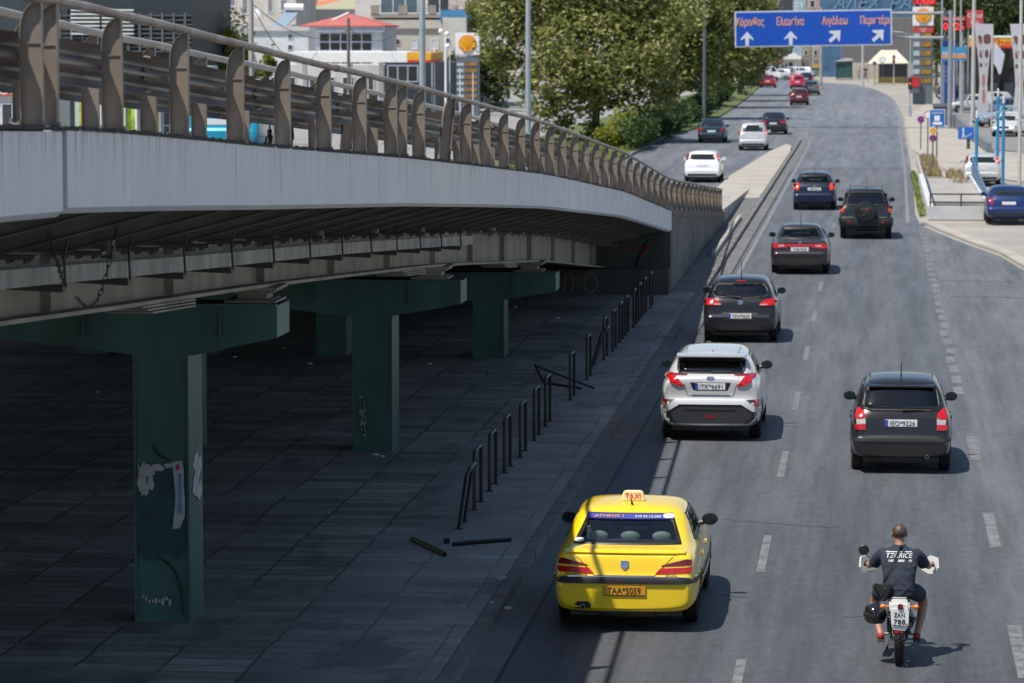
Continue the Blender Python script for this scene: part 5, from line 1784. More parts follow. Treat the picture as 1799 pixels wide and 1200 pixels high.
C = bld('house', 'white low building with two tiny square windows behind the wires', 'building', xw(455, Y), xw(560, Y), Y - 6, 10, zw(50, Y), stucco('stucco_bluewhite', (.60, .64, .68)))
for (a, b) in ((60, 68), (78, 88)): window(C, xw(524, Y), xw(533, Y), zw(b, Y), zw(a, Y))
pt(C, 'parapet', [(xw(452, Y), xw(562, Y), -.2, .2, zw(54, Y), zw(46, Y))], stucco('stucco_white', (.55, .56, .56)))
o = bld('house', 'cream flat-roofed house behind the yellow-green tree', 'building', xw(352, Y), xw(454, Y), Y - 8, 8, zw(60, Y), stucco('stucco_cream2', (.58, .57, .52)))
window(o, xw(380, Y), xw(392, Y), zw(92, Y), zw(76, Y))
# solar water heater
x, z = XZ(497, 40, Y - 2)
r = empty('solar_water_heater', (x, Y - 3, zw(52, Y))); tag(r, 'solar water heater with a white tank on the flat roof', 'solar heater')
m = MB(); m.add([(-1.0, -.6, .1), (.4, -.6, .1), (1.6, .8, 1.7), (.3, .8, 1.7), (-1.0, -.5, 0), (.4, -.5, 0), (1.6, .9, 1.6), (.3, .9, 1.6)], [(0, 1, 2, 3), (4, 7, 6, 5), (0, 4, 5, 1), (1, 5, 6, 2), (2, 6, 7, 3), (3, 7, 4, 0)]); m.build('collector_panel', pm('collector', (.12, .19, .28), .3), parent=r)
m = MB(); m.cyl((.2, .8, 2.0), (1.9, .8, 2.0), .3, n=12); m.build('tank', WHITE, parent=r, smooth=True)
m = MB(); m.tube([(1.5, .9, 1.7), (1.5, .9, -.3)], .05, 6); m.tube([(.4, .9, 1.7), (.4, .9, -.3)], .05, 6); m.build('frame', STEEL, parent=r)
# red-roofed glazed house
Y = 300
Rh = bld('house', 'house with a red hipped roof and a wide blue-framed window', 'building', xw(556, Y), xw(672, Y), Y, 9, zw(46, Y), stucco('stucco_pale', (.52, .54, .56)))
c = Rh['_c']
m = MB(); x0, x1, zt, ze = xw(528, Y) - c, xw(674, Y) - c, zw(24, Y), zw(45, Y); xm = xw(602, Y) - c
m.add([(x0, -.6, ze), (x1, -.6, ze), (x1, 10, ze), (x0, 10, ze), (xm, 3.5, zt), (xm, 5.5, zt), (x0, -.6, ze - .12), (x1, -.6, ze - .12), (x1, 10, ze - .12), (x0, 10, ze - .12)], [(0, 1, 4), (1, 2, 5, 4), (2, 3, 5), (3, 0, 4, 5), (0, 6, 7, 1), (1, 7, 8, 2), (2, 8, 9, 3), (3, 9, 6, 0), (6, 9, 8, 7)])
m.build('roof', pm('roof_red', (.42, .12, .11), .8, 0, .15, 2), parent=Rh)
pt(Rh, 'cornice', [(xw(556, Y), xw(677, Y), -.5, 0, zw(56, Y), zw(46.5, Y))], pm('cornice_blue', (.32, .36, .42), .6))
window(Rh, xw(560, Y), xw(655, Y), zw(91, Y), zw(57, Y), 5, 2, fm=pm('frame_blue', (.45, .50, .62), .5), gm=pm('window_dark', (.015, .02, .018), .15, 0, .4, 1))
window(Rh, xw(560, Y), xw(655, Y), zw(128, Y), zw(104, Y), 5, 1, fm=pm('frame_blue', (.45, .50, .62), .5))
m = MB(); m.tube([(xw(575, Y) - c, 1.2, ze + .3), (xm, 3.4, zt + .05)], .12, 6); m.build('roof_ridge', WHITE, parent=Rh)
# cream building above, apartment with balcony
Y = 345
o = bld('apartment_building', 'cream building with orange roof tiles above the red-roofed house', 'building', xw(530, Y), xw(622, Y), Y, 10, zw(16, Y), stucco('stucco_cream', (.66, .62, .54)))
c = o['_c']
m = MB(); m.add([(xw(530, Y) - c, -.5, zw(16, Y)), (xw(578, Y) - c, -.5, zw(6, Y)), (xw(622, Y) - c, -.5, zw(-6, Y)), (xw(622, Y) - c, 4, zw(-12, Y)), (xw(530, Y) - c, 4, zw(5, Y))], [(0, 1, 2, 3, 4)]); m.build('roof', pm('terracotta', (.50, .16, .07), .8, 0, .2, 3), parent=o)
window(o, xw(548, Y), xw(560, Y), zw(10, Y), zw(-4, Y), gm=pm('curtain_orange', (.6, .3, .04), .8))
m = MB(); 
o2 = bld('apartment_building', 'brown-tiled apartment house with orange eaves behind the solar heater', 'building', xw(448, Y), xw(522, Y), Y - 6, 10, zw(5, Y), stucco('stucco_rose', (.50, .46, .46)))
pt(o2, 'eaves', [(xw(448, Y), xw(520, Y), -.5, 0, zw(4, Y), zw(0, Y))], pm('terracotta', (.50, .16, .07), .8, 0, .2, 3))
window(o2, xw(455, Y), xw(468, Y), zw(25, Y), zw(9, Y)); window(o2, xw(490, Y), xw(508, Y), zw(24, Y), zw(8, Y))
Y = 320
D = bld('apartment_building', 'cream apartment block with a long dark balcony at the top of the picture', 'building', xw(624, Y), xw(800, Y), Y, 12, 11, stucco('stucco_ivory', (.62, .60, .57)))
pt(D, 'balcony', [(xw(656, Y), xw(803, Y), -1.6, 0, zw(31, Y), zw(24, Y)), (xw(656, Y), xw(670, Y), -1.65, -1.5, zw(24, Y), zw(9, Y)), (xw(704, Y), xw(720, Y), -1.65, -1.5, zw(24, Y), zw(9, Y)), (xw(757, Y), xw(770, Y), -1.65, -1.5, zw(24, Y), zw(9, Y))], stucco('balcony_taupe', (.27, .245, .225)))
pt(D, 'balcony_rail', [(xw(656, Y), xw(803, Y), -1.6, -1.55, zw(z_ + 1, Y), zw(z_, Y)) for z_ in (9, 14, 19)], pm('rail_dark', (.06, .07, .08), .5))
window(D, xw(668, Y), xw(735, Y), zw(24, Y), zw(-12, Y), 3, 1, gm=pm('window_blue', (.08, .14, .18), .1)); window(D, xw(750, Y), xw(795, Y), zw(24, Y), zw(-12, Y), 2, 1)
pt(D, 'terrace_wall', [(xw(660, Y), xw(795, Y), -3, 0, 0, zw(50, Y)), (xw(655, Y), xw(797, Y), -3.2, .0, zw(50, Y), zw(35, Y))], stucco('stucco_sand', (.50, .47, .42)))
for a in (702, ): window(D, xw(a, Y), xw(a + 9, Y), zw(79, Y), zw(68, Y), y=-3)
for a, b in ((674, 685), (730, 742), (764, 778)): window(D, xw(a, Y), xw(b, Y), zw(88, Y), zw(68, Y), y=-3, gm=pm('shutter_white', (.55, .57, .6), .6))
E = bld('building', 'building part with a blue band just left of the big tree', 'building', xw(786, Y), xw(842, Y), Y - 5, 12, zw(30, Y), stucco('stucco_sand', (.50, .47, .42)))
pt(E, 'blue_band', [(xw(786, Y), xw(842, Y), -.3, 12, zw(38, Y), zw(18, Y))], pm('band_blue', (.07, .24, .45), .5))
pt(E, 'balcony_glass', [(xw(800, Y), xw(842, Y), -.2, 3, zw(17, Y), 10)], pm('mixed_blue', (.12, .2, .3), .3, 0, .6, 2, col2=(.5, .4, .35)))
o = bld('house', 'plain cream box-shaped house right behind the left price pylon', 'building', xw(806, Y), xw(846, Y), Y - 12, 6, zw(31, Y), stucco('stucco_ivory2', (.58, .57, .52)))
window(o, xw(812, Y), xw(818, Y), zw(75, Y), zw(66, Y))
# petrol station on the left
Y = 280
Cn = bld('station_canopy', 'long white petrol station canopy with a yellow and red end beyond the flyover', 'canopy', xw(505, Y), xw(715, Y), Y, 9, zw(92, Y), WHITE, Z0=zw(110, Y))
pt(Cn, 'yellow_end', [(xw(715, Y) + .01, xw(757, Y), .0, 8, zw(106, Y), zw(93, Y))], pm('station_yellow', (.75, .38, .02), .5))
pt(Cn, 'red_stripe', [(xw(715, Y) + .02, xw(757, Y) - .05, -.02, 7.9, zw(110, Y), zw(106, Y))], pm('station_red', (.55, .04, .03), .5))
pt(Cn, 'column', [(x, x + .35, 3, 3.4, 0, zw(110, Y)) for x in (xw(520, Y), xw(600, Y), xw(656, Y), xw(730, Y))], WHITE)
o = bld('shop', 'dark glazed petrol station shop under the white canopy', 'shop', xw(640, Y), xw(790, Y), Y + 12, 8, zw(112, Y), pm('shop_dark', (.04, .055, .075), .3, 0, .4, .6))
window(o, xw(680, Y + 12), xw(735, Y + 12), zw(150, Y), zw(118, Y), 3, 1, fm=pm('frame_blue', (.45, .50, .62), .5))
o = bld('shop', 'pale storefront with signboards left of the canopy columns', 'shop', xw(400, Y), xw(632, Y), Y + 14, 8, zw(118, Y), stucco('stucco_white', (.55, .56, .56)))
for k in range(6): window(o, xw(410 + k * 36, Y), xw(434 + k * 36, Y), .5, zw(140, Y), 2, 1)

EMY = pm('emblem_yellow', (.80, .42, .01), .5, 0, .03)
EMR = pm('emblem_red', (.55, .03, .01), .5, 0, .03)
def shell_sign(parent, cx, y, cz, w):
    """scallop emblem: red outline, yellow fan, red ribs"""
    def fan(s):
        pts = []
        for i in range(13):
            t = math.radians(200 - i * 220 / 12)
            k = 1 + .03 * math.cos(i * math.pi)
            pts.append((cx + math.cos(t) * w / 2 * s * k, cz + w * .02 + math.sin(t) * w * .48 * s * k))
        pts += [(cx + w * .26 * s, cz - w * .26 * s), (cx + w * .27 * s, cz - w * .42 * s), (cx - w * .27 * s, cz - w * .42 * s), (cx - w * .26 * s, cz - w * .26 * s)]
        return pts
    m = MB(); m.prism(fan(1.0), 'Y', y - .06, y); e = m.build('emblem', EMR, parent=parent)
    m = MB(); m.prism(fan(.92), 'Y', y - .09, y - .062); m.build('emblem_fan', EMY, parent=e)
    for i in range(7):
        t = math.radians(155 - i * 130 / 6)
        m = MB(); m.tube([(cx + math.cos(t) * w * .06, y - .095, cz - w * .30), (cx + math.cos(t) * w * .43, y - .095, cz + w * .0 + math.sin(t) * w * .42)], w * .010, 4); m.build('emblem_rib', EMR, parent=e)

def pylon(px0, px1, y0, yb, Y, label, tall=False):
    x0, x1 = xw(px0, Y), xw(px1, Y); w = x1 - x0
    r = empty('price_pylon', ((x0 + x1) / 2, Y, 0)); tag(r, label, 'sign', 'petrol price pylons')
    GP = pm('pylon_grey', (.12, .15, .18), .5)
    m = MB(); m.box(-w / 2 + .03, w / 2, 0, .5, 0, zw(y0 + (yb - y0) * .33, Y) - .002); m.build('column', GP, parent=r, bevel=.03)
    ztop, zb = zw(y0, Y), zw(y0 + w * (6400 / Y) * .95, Y)
    m = MB(); m.box(-w / 2 - .03, w / 2 + .03, -.05, .55, zb, ztop); m.build('head', WHITE, parent=r, bevel=.05)
    shell_sign(r, 0, -.06, (ztop + zb) / 2, w * .76)
    zp = zb - .2
    n = 6; hh = (zp - 1.1) / n
    for k in range(n):
        m = MB(); z1 = zp - .35 - k * hh * .86; m.box(-w * .12, w * .42, -.04, 0, z1 - hh * .55, z1); b = m.build('price_display', pm('display_brown', (.16, .10, .04), .4), parent=r)
        m = MB(); text_mb(m, ('1.499', '1.629', '1.299', '1.189', '0.769', '1.419')[k], hh * .55, (w * .15, -.05, z1 - hh * .47), wide=w * .42); m.build('price_digits', pm('digit_amber', (.75, .40, .04), .5), parent=b)
        m = MB(); m.box(-w * .46, -w * .16, -.03, 0, z1 - hh * .5, z1 - .05); m.build('fuel_label', pm('label_pale', (.42, .5, .55), .5), parent=r)
    return r, w, zb
pylon(801, 842, 58, 185, 285, 'left petrol price pylon with a scallop emblem, between a lamp pole and the big tree')
pr, pw_, pzb = pylon(1604, 1640, 12, 176, 330, 'tall petrol price pylon on the right with a scallop emblem and red bands')
Yp = 330
m = MB(); m.box(-1.0, 1.15, -.08, .5, zw(8, Yp), zw(-14, Yp)); hb = m.build('led_board', pm('board_red', (.35, .03, .05), .5), parent=pr)
LEDR = pm('led_red', (.95, .03, .03), .5, emit=1.2)
m = MB(); text_mb(m, '1.420', .85, (0.1, -.10, zw(7, Yp)), wide=1.5); m.build('led_digits', LEDR, parent=hb)
m = MB(); m.box(-pw_ / 2 - .01, pw_ / 2 + .01, -.07, .5, zw(57, Yp), zw(48, Yp)); rb_ = m.build('red_band', pm('board_red2', (.5, .06, .07), .5), parent=pr)
for q, tx in enumerate(('Coral', 'Gas')):
    m = MB(); text_mb(m, tx, .24, (0, -.08, zw(52.2 + q * 4, Yp))); m.build('sign_lettering', WHITE, parent=rb_)
m = MB(); m.box(-pw_ * .66, -pw_ * .15, -.5, -.3, zw(163, Yp), zw(133, Yp)); pb = m.build('ad_board', pm('board_dark', (.10, .11, .13), .5), parent=pr)
m = MB(); m.box(-pw_ * .60, -pw_ * .18, -.53, -.501, zw(152, Yp), zw(135, Yp)); m.build('ad_red', pm('ad_red', (.55, .02, .03), .5), parent=pb)

# --- overhead road sign on its gantry
Yg = 254
xs0, xs1 = xw(1291, Yg), xw(1567, Yg)
gr = empty('road_sign_gantry', (xw(1670, Yg), Yg, 0)); tag(gr, 'blue overhead road sign with orange place names and white arrows on a grey gantry', 'road sign')
xo = gr.location.x
GALV = pm('galvanised', (.33, .35, .38), .45, .4, .15, 2)
zt, zb = zw(18, Yg), zw(81, Yg)
wS = xs1 - xs0
m = MB(); m.cyl((0, 0, 0), (0, 0, zw(18, Yg)), .17, .15, 12); m.build('mast', GALV, parent=gr, smooth=True)
for zz in (zw(23, Yg), zw(66, Yg)):
    m = MB(); m.tube([(0, 0, zz), (xs0 + 1.0 - xo, 0, zz - .05)], .11, 8); m.build('arm', GALV, parent=gr, smooth=True)
    m = MB(); m.cbox((-.35, 0, zz), (.25, .35, .4)); m.build('flange', pm('flange_dark', (.08, .09, .1), .5), parent=gr)
m = MB(); m.tube([(xs1 - xo, -.2, zw(56, Yg)), (xs1 + .7 - xo, -.25, zw(57, Yg)), (xs1 + 1.1 - xo, -.2, zw(63, Yg))], .06, 6); m.build('sign_lamp', GALV, parent=gr)
pan = empty('sign_panel', ((xs0 + xs1) / 2 - xo, -.25, (zt + zb) / 2)); pan.parent = gr; pan.rotation_euler = (0, math.radians(-.9), 0)
h = (zt - zb) / 2; w = wS / 2
m = MB(); m.box(-w, w, -.05, .05, -h, h); border = m.build('sign_border', pm('sign_white', (.55, .6, .68), .5), parent=gr); 
border.location = pan.location; border.rotation_euler = pan.rotation_euler
bpy.data.objects.remove(pan)
m = MB(); m.box(-w + .10, w - .10, -.07, -.05, -h + .10, h - .10); m.build('sign_face', pm('sign_blue', (.004, .075, .46), .45, 0, .06, .5), parent=border)
ORG = pm('sign_orange', (.85, .40, .12), .5, 0, .05); WH2 = pm('arrow_white', (.62, .66, .72), .5, 0, .05)
s_ = 6400 / Yg * 1.0
for (tx, pxc, wd) in (('Κόρινθος', 1319.5, 48), ('Ελευσίνα', 1389.5, 47), ('Αιγάλεω', 1467, 44), ('Περιστέρι', 1536.5, 51)):
    xx = (pxc - 1429) / s_
    m = MB(); text_mb(m, tx, .80, (xx, -.075, h * .18), depth=.01, wide=wd / s_)
    # embolden
    m2 = MB()
    for dx in (-.008, .008):
        m2.add([(v[0] + dx, v[1] - .002 * (dx > 0), v[2]) for v in m.v], m.f)
    m2.build('place_name', ORG, parent=border)
def arrow(xx, zz, rot):
    pl = [(0, .52), (.44, .02), (.44, -.08), (.14, .08), (.11, -.48), (-.11, -.48), (-.14, .08), (-.44, -.08), (-.44, .02)]
    if rot:
        pl = [(.42, .42), (.36, -.34), (.30, -.34), (.16, -.06), (-.26, -.42), (-.42, -.24), (-.02, .12), (-.36, .28), (-.36, .40)]
    m = MB(); m.prism([(xx + a, zz + b) for a, b in pl], 'Y', -.085, -.072); m.build('arrow', WH2, parent=border)
arrow((1314 - 1429) / s_, -h * .55, 0); arrow((1390 - 1429) / s_, -h * .55, 0); arrow((1466 - 1429) / s_, -h * .48, 1); arrow((1541 - 1429) / s_, -h * .48, 1)

# --- poles
POLEW = pm('pole_grey_blue', (.36, .42, .47), .45, .3, .12, 2)
POLEC = pm('pole_concrete', (.36, .35, .33), .8, 0, .12, 2)
POLECR = pm('pole_cream', (.50, .50, .46), .5, .1, .12, 2)
def pole(px, Y, w_px, ztop, m_, label, name='lamp_pole', arm=True, taper=.75, cat='pole', group=None):
    x = xw(px, Y); r = w_px / 2 * Y / 6400 * 1.0
    root = empty(name, (x, Y, 0)); tag(root, label, cat, group)
    m = MB(); m.cyl((0, 0, 0), (0, 0, ztop), r, r * taper, 12); m.cyl((0, 0, 0), (0, 0, .25), r * 1.6, r * 1.6, 12); m.build('shaft', m_, parent=root, smooth=True)
    if arm:
        m = MB(); m.tube([(0, 0, ztop - .2), (.5, 0, ztop + .4), (1.8, 0, ztop + .6)], .05, 6); m.cbox((2.1, 0, ztop + .6), (.7, .25, .12)); m.build('lamp_head', m_, parent=root)
    return root
pole(742, 128, 13, 11, POLEW, 'thick blue-grey lamp pole rising behind the flyover railing')
pole(928, 148, 11, 11, POLEW, 'slimmer blue-grey lamp pole in front of the big tree')
pole(441, 150, 11, 10, POLEC, 'grey concrete pole beside the yellow-green tree', 'utility_pole', False)
pole(612, 230, 7, zw(32, 230), pm('pole_wood', (.16, .14, .12), .85, 0, .3, 4), 'weathered wooden pole in front of the red-roofed house', 'utility_pole', False)
pole(1711, 262, 8, 12, POLECR, 'cream lamp pole behind the tapering banner', arm=True)
pole(1794, 150, 7, 12, POLECR, 'cream lamp pole at the right edge rising behind the blue car')
for k, (px, Yq, w_, zt_) in enumerate(((763, 285, 3, 5.4), (759, 290, 2, 5.3), (783, 270, 5, 5.8), (790, 285, 2, 5.2), (808, 250, 2, 4.2), (831, 250, 2, 3.9))):
    pole(px, Yq, w_, zt_, WHITE, 'thin white flag pole by the left petrol station, %s from the left' % ('second', 'first', 'third', 'fourth', 'fifth', 'sixth')[k], 'flag_pole', False, group='thin poles at the left station')
r = pole(783, 268, 4, zw(62, 268), WHITE, 'short white mast with globe floodlights left of the price pylon', 'floodlight_mast', False)
for dx, dz in ((-.35, .2), (.1, 0), (.15, -.9)):
    m = MB(); m.sphere((dx, 0, zw(60, 268) + dz), .2, 10, 6); m.build('globe_lamp', WHITE, parent=r, smooth=True)
for k, (px, zt_) in enumerate(((1655, 12), (1677, 12), (1688, 12), (1690, 6.4), (1340, 8))):
    pole(px, 300 if px > 1400 else 420, 4, zt_, POLECR if k % 2 else POLEW, ('thin pole left of the gantry mast', 'thin pole right of the gantry mast', 'thin pole second right of the gantry mast', 'short pole beside the blue pylon', 'grey pole in front of the terracotta house')[k], 'thin_pole', False)
pole(1443, 400, 5, 9, POLEC, 'pair of grey poles at the far kerb, left one', 'utility_pole', False)
pole(1516, 425, 4, 7, POLECR, 'cream pole at the far kerb near the two pedestrians', 'utility_pole', False)
# overhead wires (one set)
def wire(name, pts, label, r=.02):
    P_ = []
    for (a, b, n) in pts:
        a, b = Vector(a), Vector(b)
        for i in range(n + 1):
            t = i / n; p = a.lerp(b, t); p.z -= 4 * (a - b).length * .012 * t * (1 - t); P_.append(p)
    m = MB(); m.tube(P_, r, 4); tag(m.build(name, pm('wire', (.03, .03, .03), .6)), label, 'wire')
wire('overhead_wire', [(GY(441, 5, 150), GY(612, 52, 230), 12)], 'dark wire from the concrete pole to the wooden pole')
wire('overhead_wire', [(GY(448, 20, 150), GY(560, 85, 290), 12)], 'dark sagging wire crossing the white building')
wire('overhead_wire', [(GY(612, 48, 230), GY(700, 55, 300), 8)], 'thin wire right of the wooden pole')

# --- right-hand side
def round_sign(px, py, pyb, label, face, rim, d=.6, Yo=None, shape='round', extra=None):
    Yq = Yo or G(px, pyb).y
    x = xw(px, Yq); z = zw(py, Yq)
    r = empty('traffic_sign', (x, Yq, 0)); tag(r, label, 'traffic sign')
    m = MB(); m.cyl((0, 0, 0), (0, 0, z + .1), .035, n=8); m.build('post', pm('post_grey', (.10, .10, .10), .5), parent=r)
    if shape == 'round':
        m = MB(); m.lathe([(0, -.06), (d / 2, -.06), (d / 2, -.03), (0, -.03)], 24, 'Y', (0, 0, z)); f = m.build('sign_rim', rim, parent=r)
        m = MB(); m.lathe([(0, -.07), (d * .40, -.07), (d * .40, -.055), (0, -.055)], 24, 'Y', (0, 0, z)); m.build('sign_face', face, parent=f)
        if extra:
            m = MB(); m.cbox((0, -.075, z), (d * .8, .006, .07), 0, 0, -.78); m.build('sign_bar', rim, parent=f)
    else:
        q = d / 2
        m = MB(); m.prism([(0, z + q), (q, z), (0, z - q), (-q, z)], 'Y', -.05, -.03); f = m.build('sign_rim', rim, parent=r)
        q *= .82; m = MB(); m.prism([(0, z + q), (q, z), (0, z - q), (-q, z)], 'Y', -.062, -.052); m.build('sign_face', face, parent=f)
    return r
BL = pm('sign_blue2', (.02, .07, .35), .45); RD = pm('sign_red2', (.45, .02, .04), .45); YL = pm('sign_yellow', (.75, .42, .02), .45)
round_sign(1619.5, 209, 262, 'round blue no-parking sign on the left of the sign cluster', BL, RD, .42, extra=True)
round_sign(1632, 201, 283, 'round red-rimmed white sign partly behind the big blue sign', WHITE, RD, .42)
round_sign(1641, 228, 311, 'yellow diamond priority sign above a round one', YL, WHITE, .46, shape='diamond')
r = round_sign(1641, 241.5, 310.5, 'round blue no-stopping sign under the yellow diamond', BL, RD, .34, extra=True)
Yq = G(1650, 287).y
r = empty('bus_lane_sign', (xw(1648, Yq), Yq, 0)); tag(r, 'large blue rectangular sign with a bus symbol behind the yellow diamond', 'traffic sign')
m = MB(); m.cyl((0, 0, 0), (0, 0, zw(195, Yq)), .04, n=8); m.build('post', pm('post_grey', (.10, .10, .10), .5), parent=r)
wq = 13.5 * Yq / 6400; m = MB(); m.box(-wq, wq, -.08, -.045, zw(222, Yq), zw(191, Yq)); f = m.build('sign_rim', WHITE, parent=r)
m = MB(); m.box(-wq + .03, wq - .03, -.09, -.08, zw(221, Yq), zw(192, Yq)); m.build('sign_face', pm('sign_blue3', (.01, .13, .50), .45), parent=f)
m = MB(); m.box(-.14, .14, -.1, -.09, zw(211, Yq), zw(202, Yq)); m.box(-.22, .25, -.1, -.09, zw(218, Yq), zw(213, Yq)); m.build('sign_symbol', WHITE, parent=f)
m = MB(); text_mb(m, 'ΛΕΩΦΟΡΕΙΑ', .16, (0, -.1, zw(199, Yq)), wide=wq * 1.5); m.build('sign_lettering', WHITE, parent=f)
# subway sign
Yq = G(1703, 262).y
r = empty('subway_sign', (xw(1699, Yq), Yq, 0)); tag(r, 'blue subway sign with a white figure walking down steps', 'sign')
z0, z1 = zw(243, Yq), zw(222, Yq); wq = 13.5 * Yq / 6400
m = MB(); m.box(.05, .25, 0, .1, 0, z0); m.build('post', pm('post_dark', (.06, .06, .06), .5), parent=r)
m = MB(); m.box(-wq, wq, -.05, .03, z0, z1); f = m.build('sign_face', pm('sign_blue3', (.01, .13, .50), .45), parent=r, bevel=.02)
m = MB(); m.sphere((-.15, -.07, z1 - .09), (.045, .02, .045), 8, 6); m.tube([(-.15, -.06, z1 - .13), (-.14, -.06, z1 - .36)], .045, 5); m.tube([(-.14, -.06, z1 - .36), (-.2, -.06, z0 + .08)], .03, 5); m.tube([(-.14, -.06, z1 - .36), (-.06, -.06, z0 + .1)], .03, 5)
for k in range(4): m.box(-.06 + k * .1, .06 + k * .1, -.06, -.05, z0 + .10 + k * .07, z0 + .13 + k * .07)
m.build('sign_symbol', WHITE, parent=f)
# blue frame poles
BLP = pm('blue_pole_paint', (.03, .24, .48), .4, .1, .12, 2)
r = empty('canopy_frame', (xw(1740, 160), 160, 0)); tag(r, 'row of bright blue steel posts with pale blue beams over the subway stairs', 'frame')
for (px, pt_, pb_) in ((1718, 206, 330), (1755, 168, 325), (1765, 180, 330)):
    Yq = G(px, pb_).y; m = MB(); x = xw(px, Yq) - r.location.x; m.cyl((x, Yq - 160, 0), (x, Yq - 160, zw(pt_, Yq)), .075, n=12); m.build('post', BLP, parent=r, smooth=True)
    m = MB(); m.cyl((x, Yq - 160, zw(pt_, Yq)), (x, Yq - 160, zw(pt_, Yq) + .35), .04, n=8); m.build('post_cap', WHITE, parent=r, smooth=True)
m = MB(); a = G(1718, 330); zq = zw(208, a.y) + .2; m.tube([(xw(1718, a.y) - r.location.x, a.y - 160, zq), (xw(1765, 161) - r.location.x, 1, zq + .2), (xw(1799, 165) - r.location.x, 6, zq + .3)], .03, 6); m.build('beam', pm('pale_blue_steel', (.25, .42, .6), .4), parent=r)
# subway stair enclosure
ex0, ex1 = 1.95, xw(1737, 146)
ey0, ey1 = G(1640, 386).y, G(1640, 325).y
r = empty('subway_stairs', ((ex0 + ex1) / 2, (ey0 + ey1) / 2, 0)); tag(r, 'white-walled subway stair opening with a dark railing and blue side panel', 'stairs')
cx, cy_ = r.location.x, r.location.y
m = MB(); H_ = .50
m.box(ex0 - cx, ex1 - cx, ey0 - cy_, ey0 + .25 - cy_, 0, H_); m.box(ex0 - cx, ex0 + .22 - cx, ey0 + .25 - cy_, ey1 - cy_, 0, H_); m.box(ex1 - .22 - cx, ex1 - cx, ey0 + .25 - cy_, ey1 - cy_, 0, H_)
m.build('parapet', pm('parapet_white', (.52, .53, .54), .7, 0, .15, 1.5), parent=r)
m = MB(); 
m.box(ex0 + .23 - cx, ex1 - .23 - cx, ey0 + 7 - cy_, ey1 - cy_, -.02, .30); m.build('landing', CONC, parent=r)
m = MB(); m.box(ex0 + .23 - cx, ex1 - .23 - cx, ey0 + .26 - cy_, ey0 + 6.9 - cy_, -.02, .02); m.build('stair_well', CONCD, parent=r)
for k in range(4):
    m = MB(); m.box(ex0 + .23 - cx, ex1 - .6 - cx, ey0 + 6.7 - cy_, ey0 + 6.8 - cy_, .03 + k * .07, .07 + k * .07); m.build('slat', DUST, parent=r)
DR = pm('rail_blueblack', (.03, .04, .06), .4)
m = MB()
for zz in (H_ + .45, H_ + .15): m.tube([(ex0 + .1 - cx, ey0 + .12 - cy_, zz), (ex1 - .1 - cx, ey0 + .12 - cy_, zz)], .03, 6)
for k in range(3): x = ex0 + .1 + (ex1 - ex0 - .2) * k / 2; m.tube([(x - cx, ey0 + .12 - cy_, H_), (x - cx, ey0 + .12 - cy_, H_ + .47)], .03, 6)
m.tube([(ex0 + .1 - cx, ey0 + .12 - cy_, H_ + .45), (ex0 + .1 - cx, ey1 - cy_, H_ + .5)], .035, 6)
m.build('railing', DR, parent=r)
m = MB(); m.prism([(ey0 + 1.5 - cy_, H_), (ey1 - cy_, H_), (ey1 - cy_, 1.35), (ey0 + 6 - cy_, .8)], 'X', ex1 - .14 - cx, ex1 - .08 - cx); m.build('side_panel', pm('panel_blue', (.08, .16, .27), .5), parent=r)
# planter with dry grass
p0, p1 = G(1619, 322), G(1663, 322)
yb_ = G(1640, 285).y
m = MB(); m.box(p0.x, p1.x, p0.y, p0.y + .2, 0, .30); m.box(p0.x, p0.x + .15, p0.y + .2, yb_, 0, .28); m.box(p1.x - .15, p1.x, p0.y + .2, yb_, 0, .28); m.box(p0.x + .15, p1.x - .15, p0.y + .2, yb_, 0, .2)
o = m.build('planter', PALEPAVE, loc=((p0.x + p1.x) / 2, p0.y, 0)); tag(o, 'raised concrete planter with dry grass around the sign posts', 'planter')
def tufts(name, area, n, h, m_, z=0, kind='stuff', seed=1):
    rs = random.Random(seed); m = MB()
    for _ in range(n):
        x, y = area(rs)
        for _k in range(5):
            a = rs.uniform(0, 6.28); l = h * rs.uniform(.5, 1.2); w = .02 + h * .03
            dx, dy = math.cos(a) * l * .45, math.sin(a) * l * .45
            px_, py_ = -math.sin(a) * w, math.cos(a) * w
            m.add([(x - px_, y - py_, z), (x + px_, y + py_, z), (x + dx + px_ * .2, y + dy, z + l)], [(0, 1, 2)])
    o = m.build(name, m_, weld=False); tag(o, None, None, None, kind); return o
DRY = pm('dry_grass', (.20, .16, .08), .9, 0, .4, 3, col2=(.30, .24, .12), world_space=True)
GRN = pm('green_grass', (.09, .15, .03), .9, 0, .4, 1.2, col2=(.20, .24, .06), world_space=True)
o = tufts('dry_grass', lambda rs: (rs.uniform(p0.x + .2, p1.x - .2), rs.uniform(p0.y + .3, yb_ - .3)), 700, .30, DRY, .2, seed=3)
tufts('dry_grass', lambda rs: (rs.uniform(*sorted((xw(1672, 165), xw(1700, 165)))), rs.uniform(160, 176)), 260, .42, DRY, 0, seed=4)
tufts('verge_grass', lambda rs: (rs.uniform(2.0, xw(1738, 142)), rs.uniform(138.5, 142.5)), 700, .16, GRN, 0, seed=5)
tufts('verge_grass', lambda rs: (rs.uniform(1.68, 1.95), rs.uniform(138, 178)), 300, .22, GRN, 0, seed=6)
tufts('median_grass', lambda rs: ((lambda y: (rs.uniform(-19, -13.7), y))(rs.uniform(112, 330))), 9000, .16, GRN, .11, seed=8)
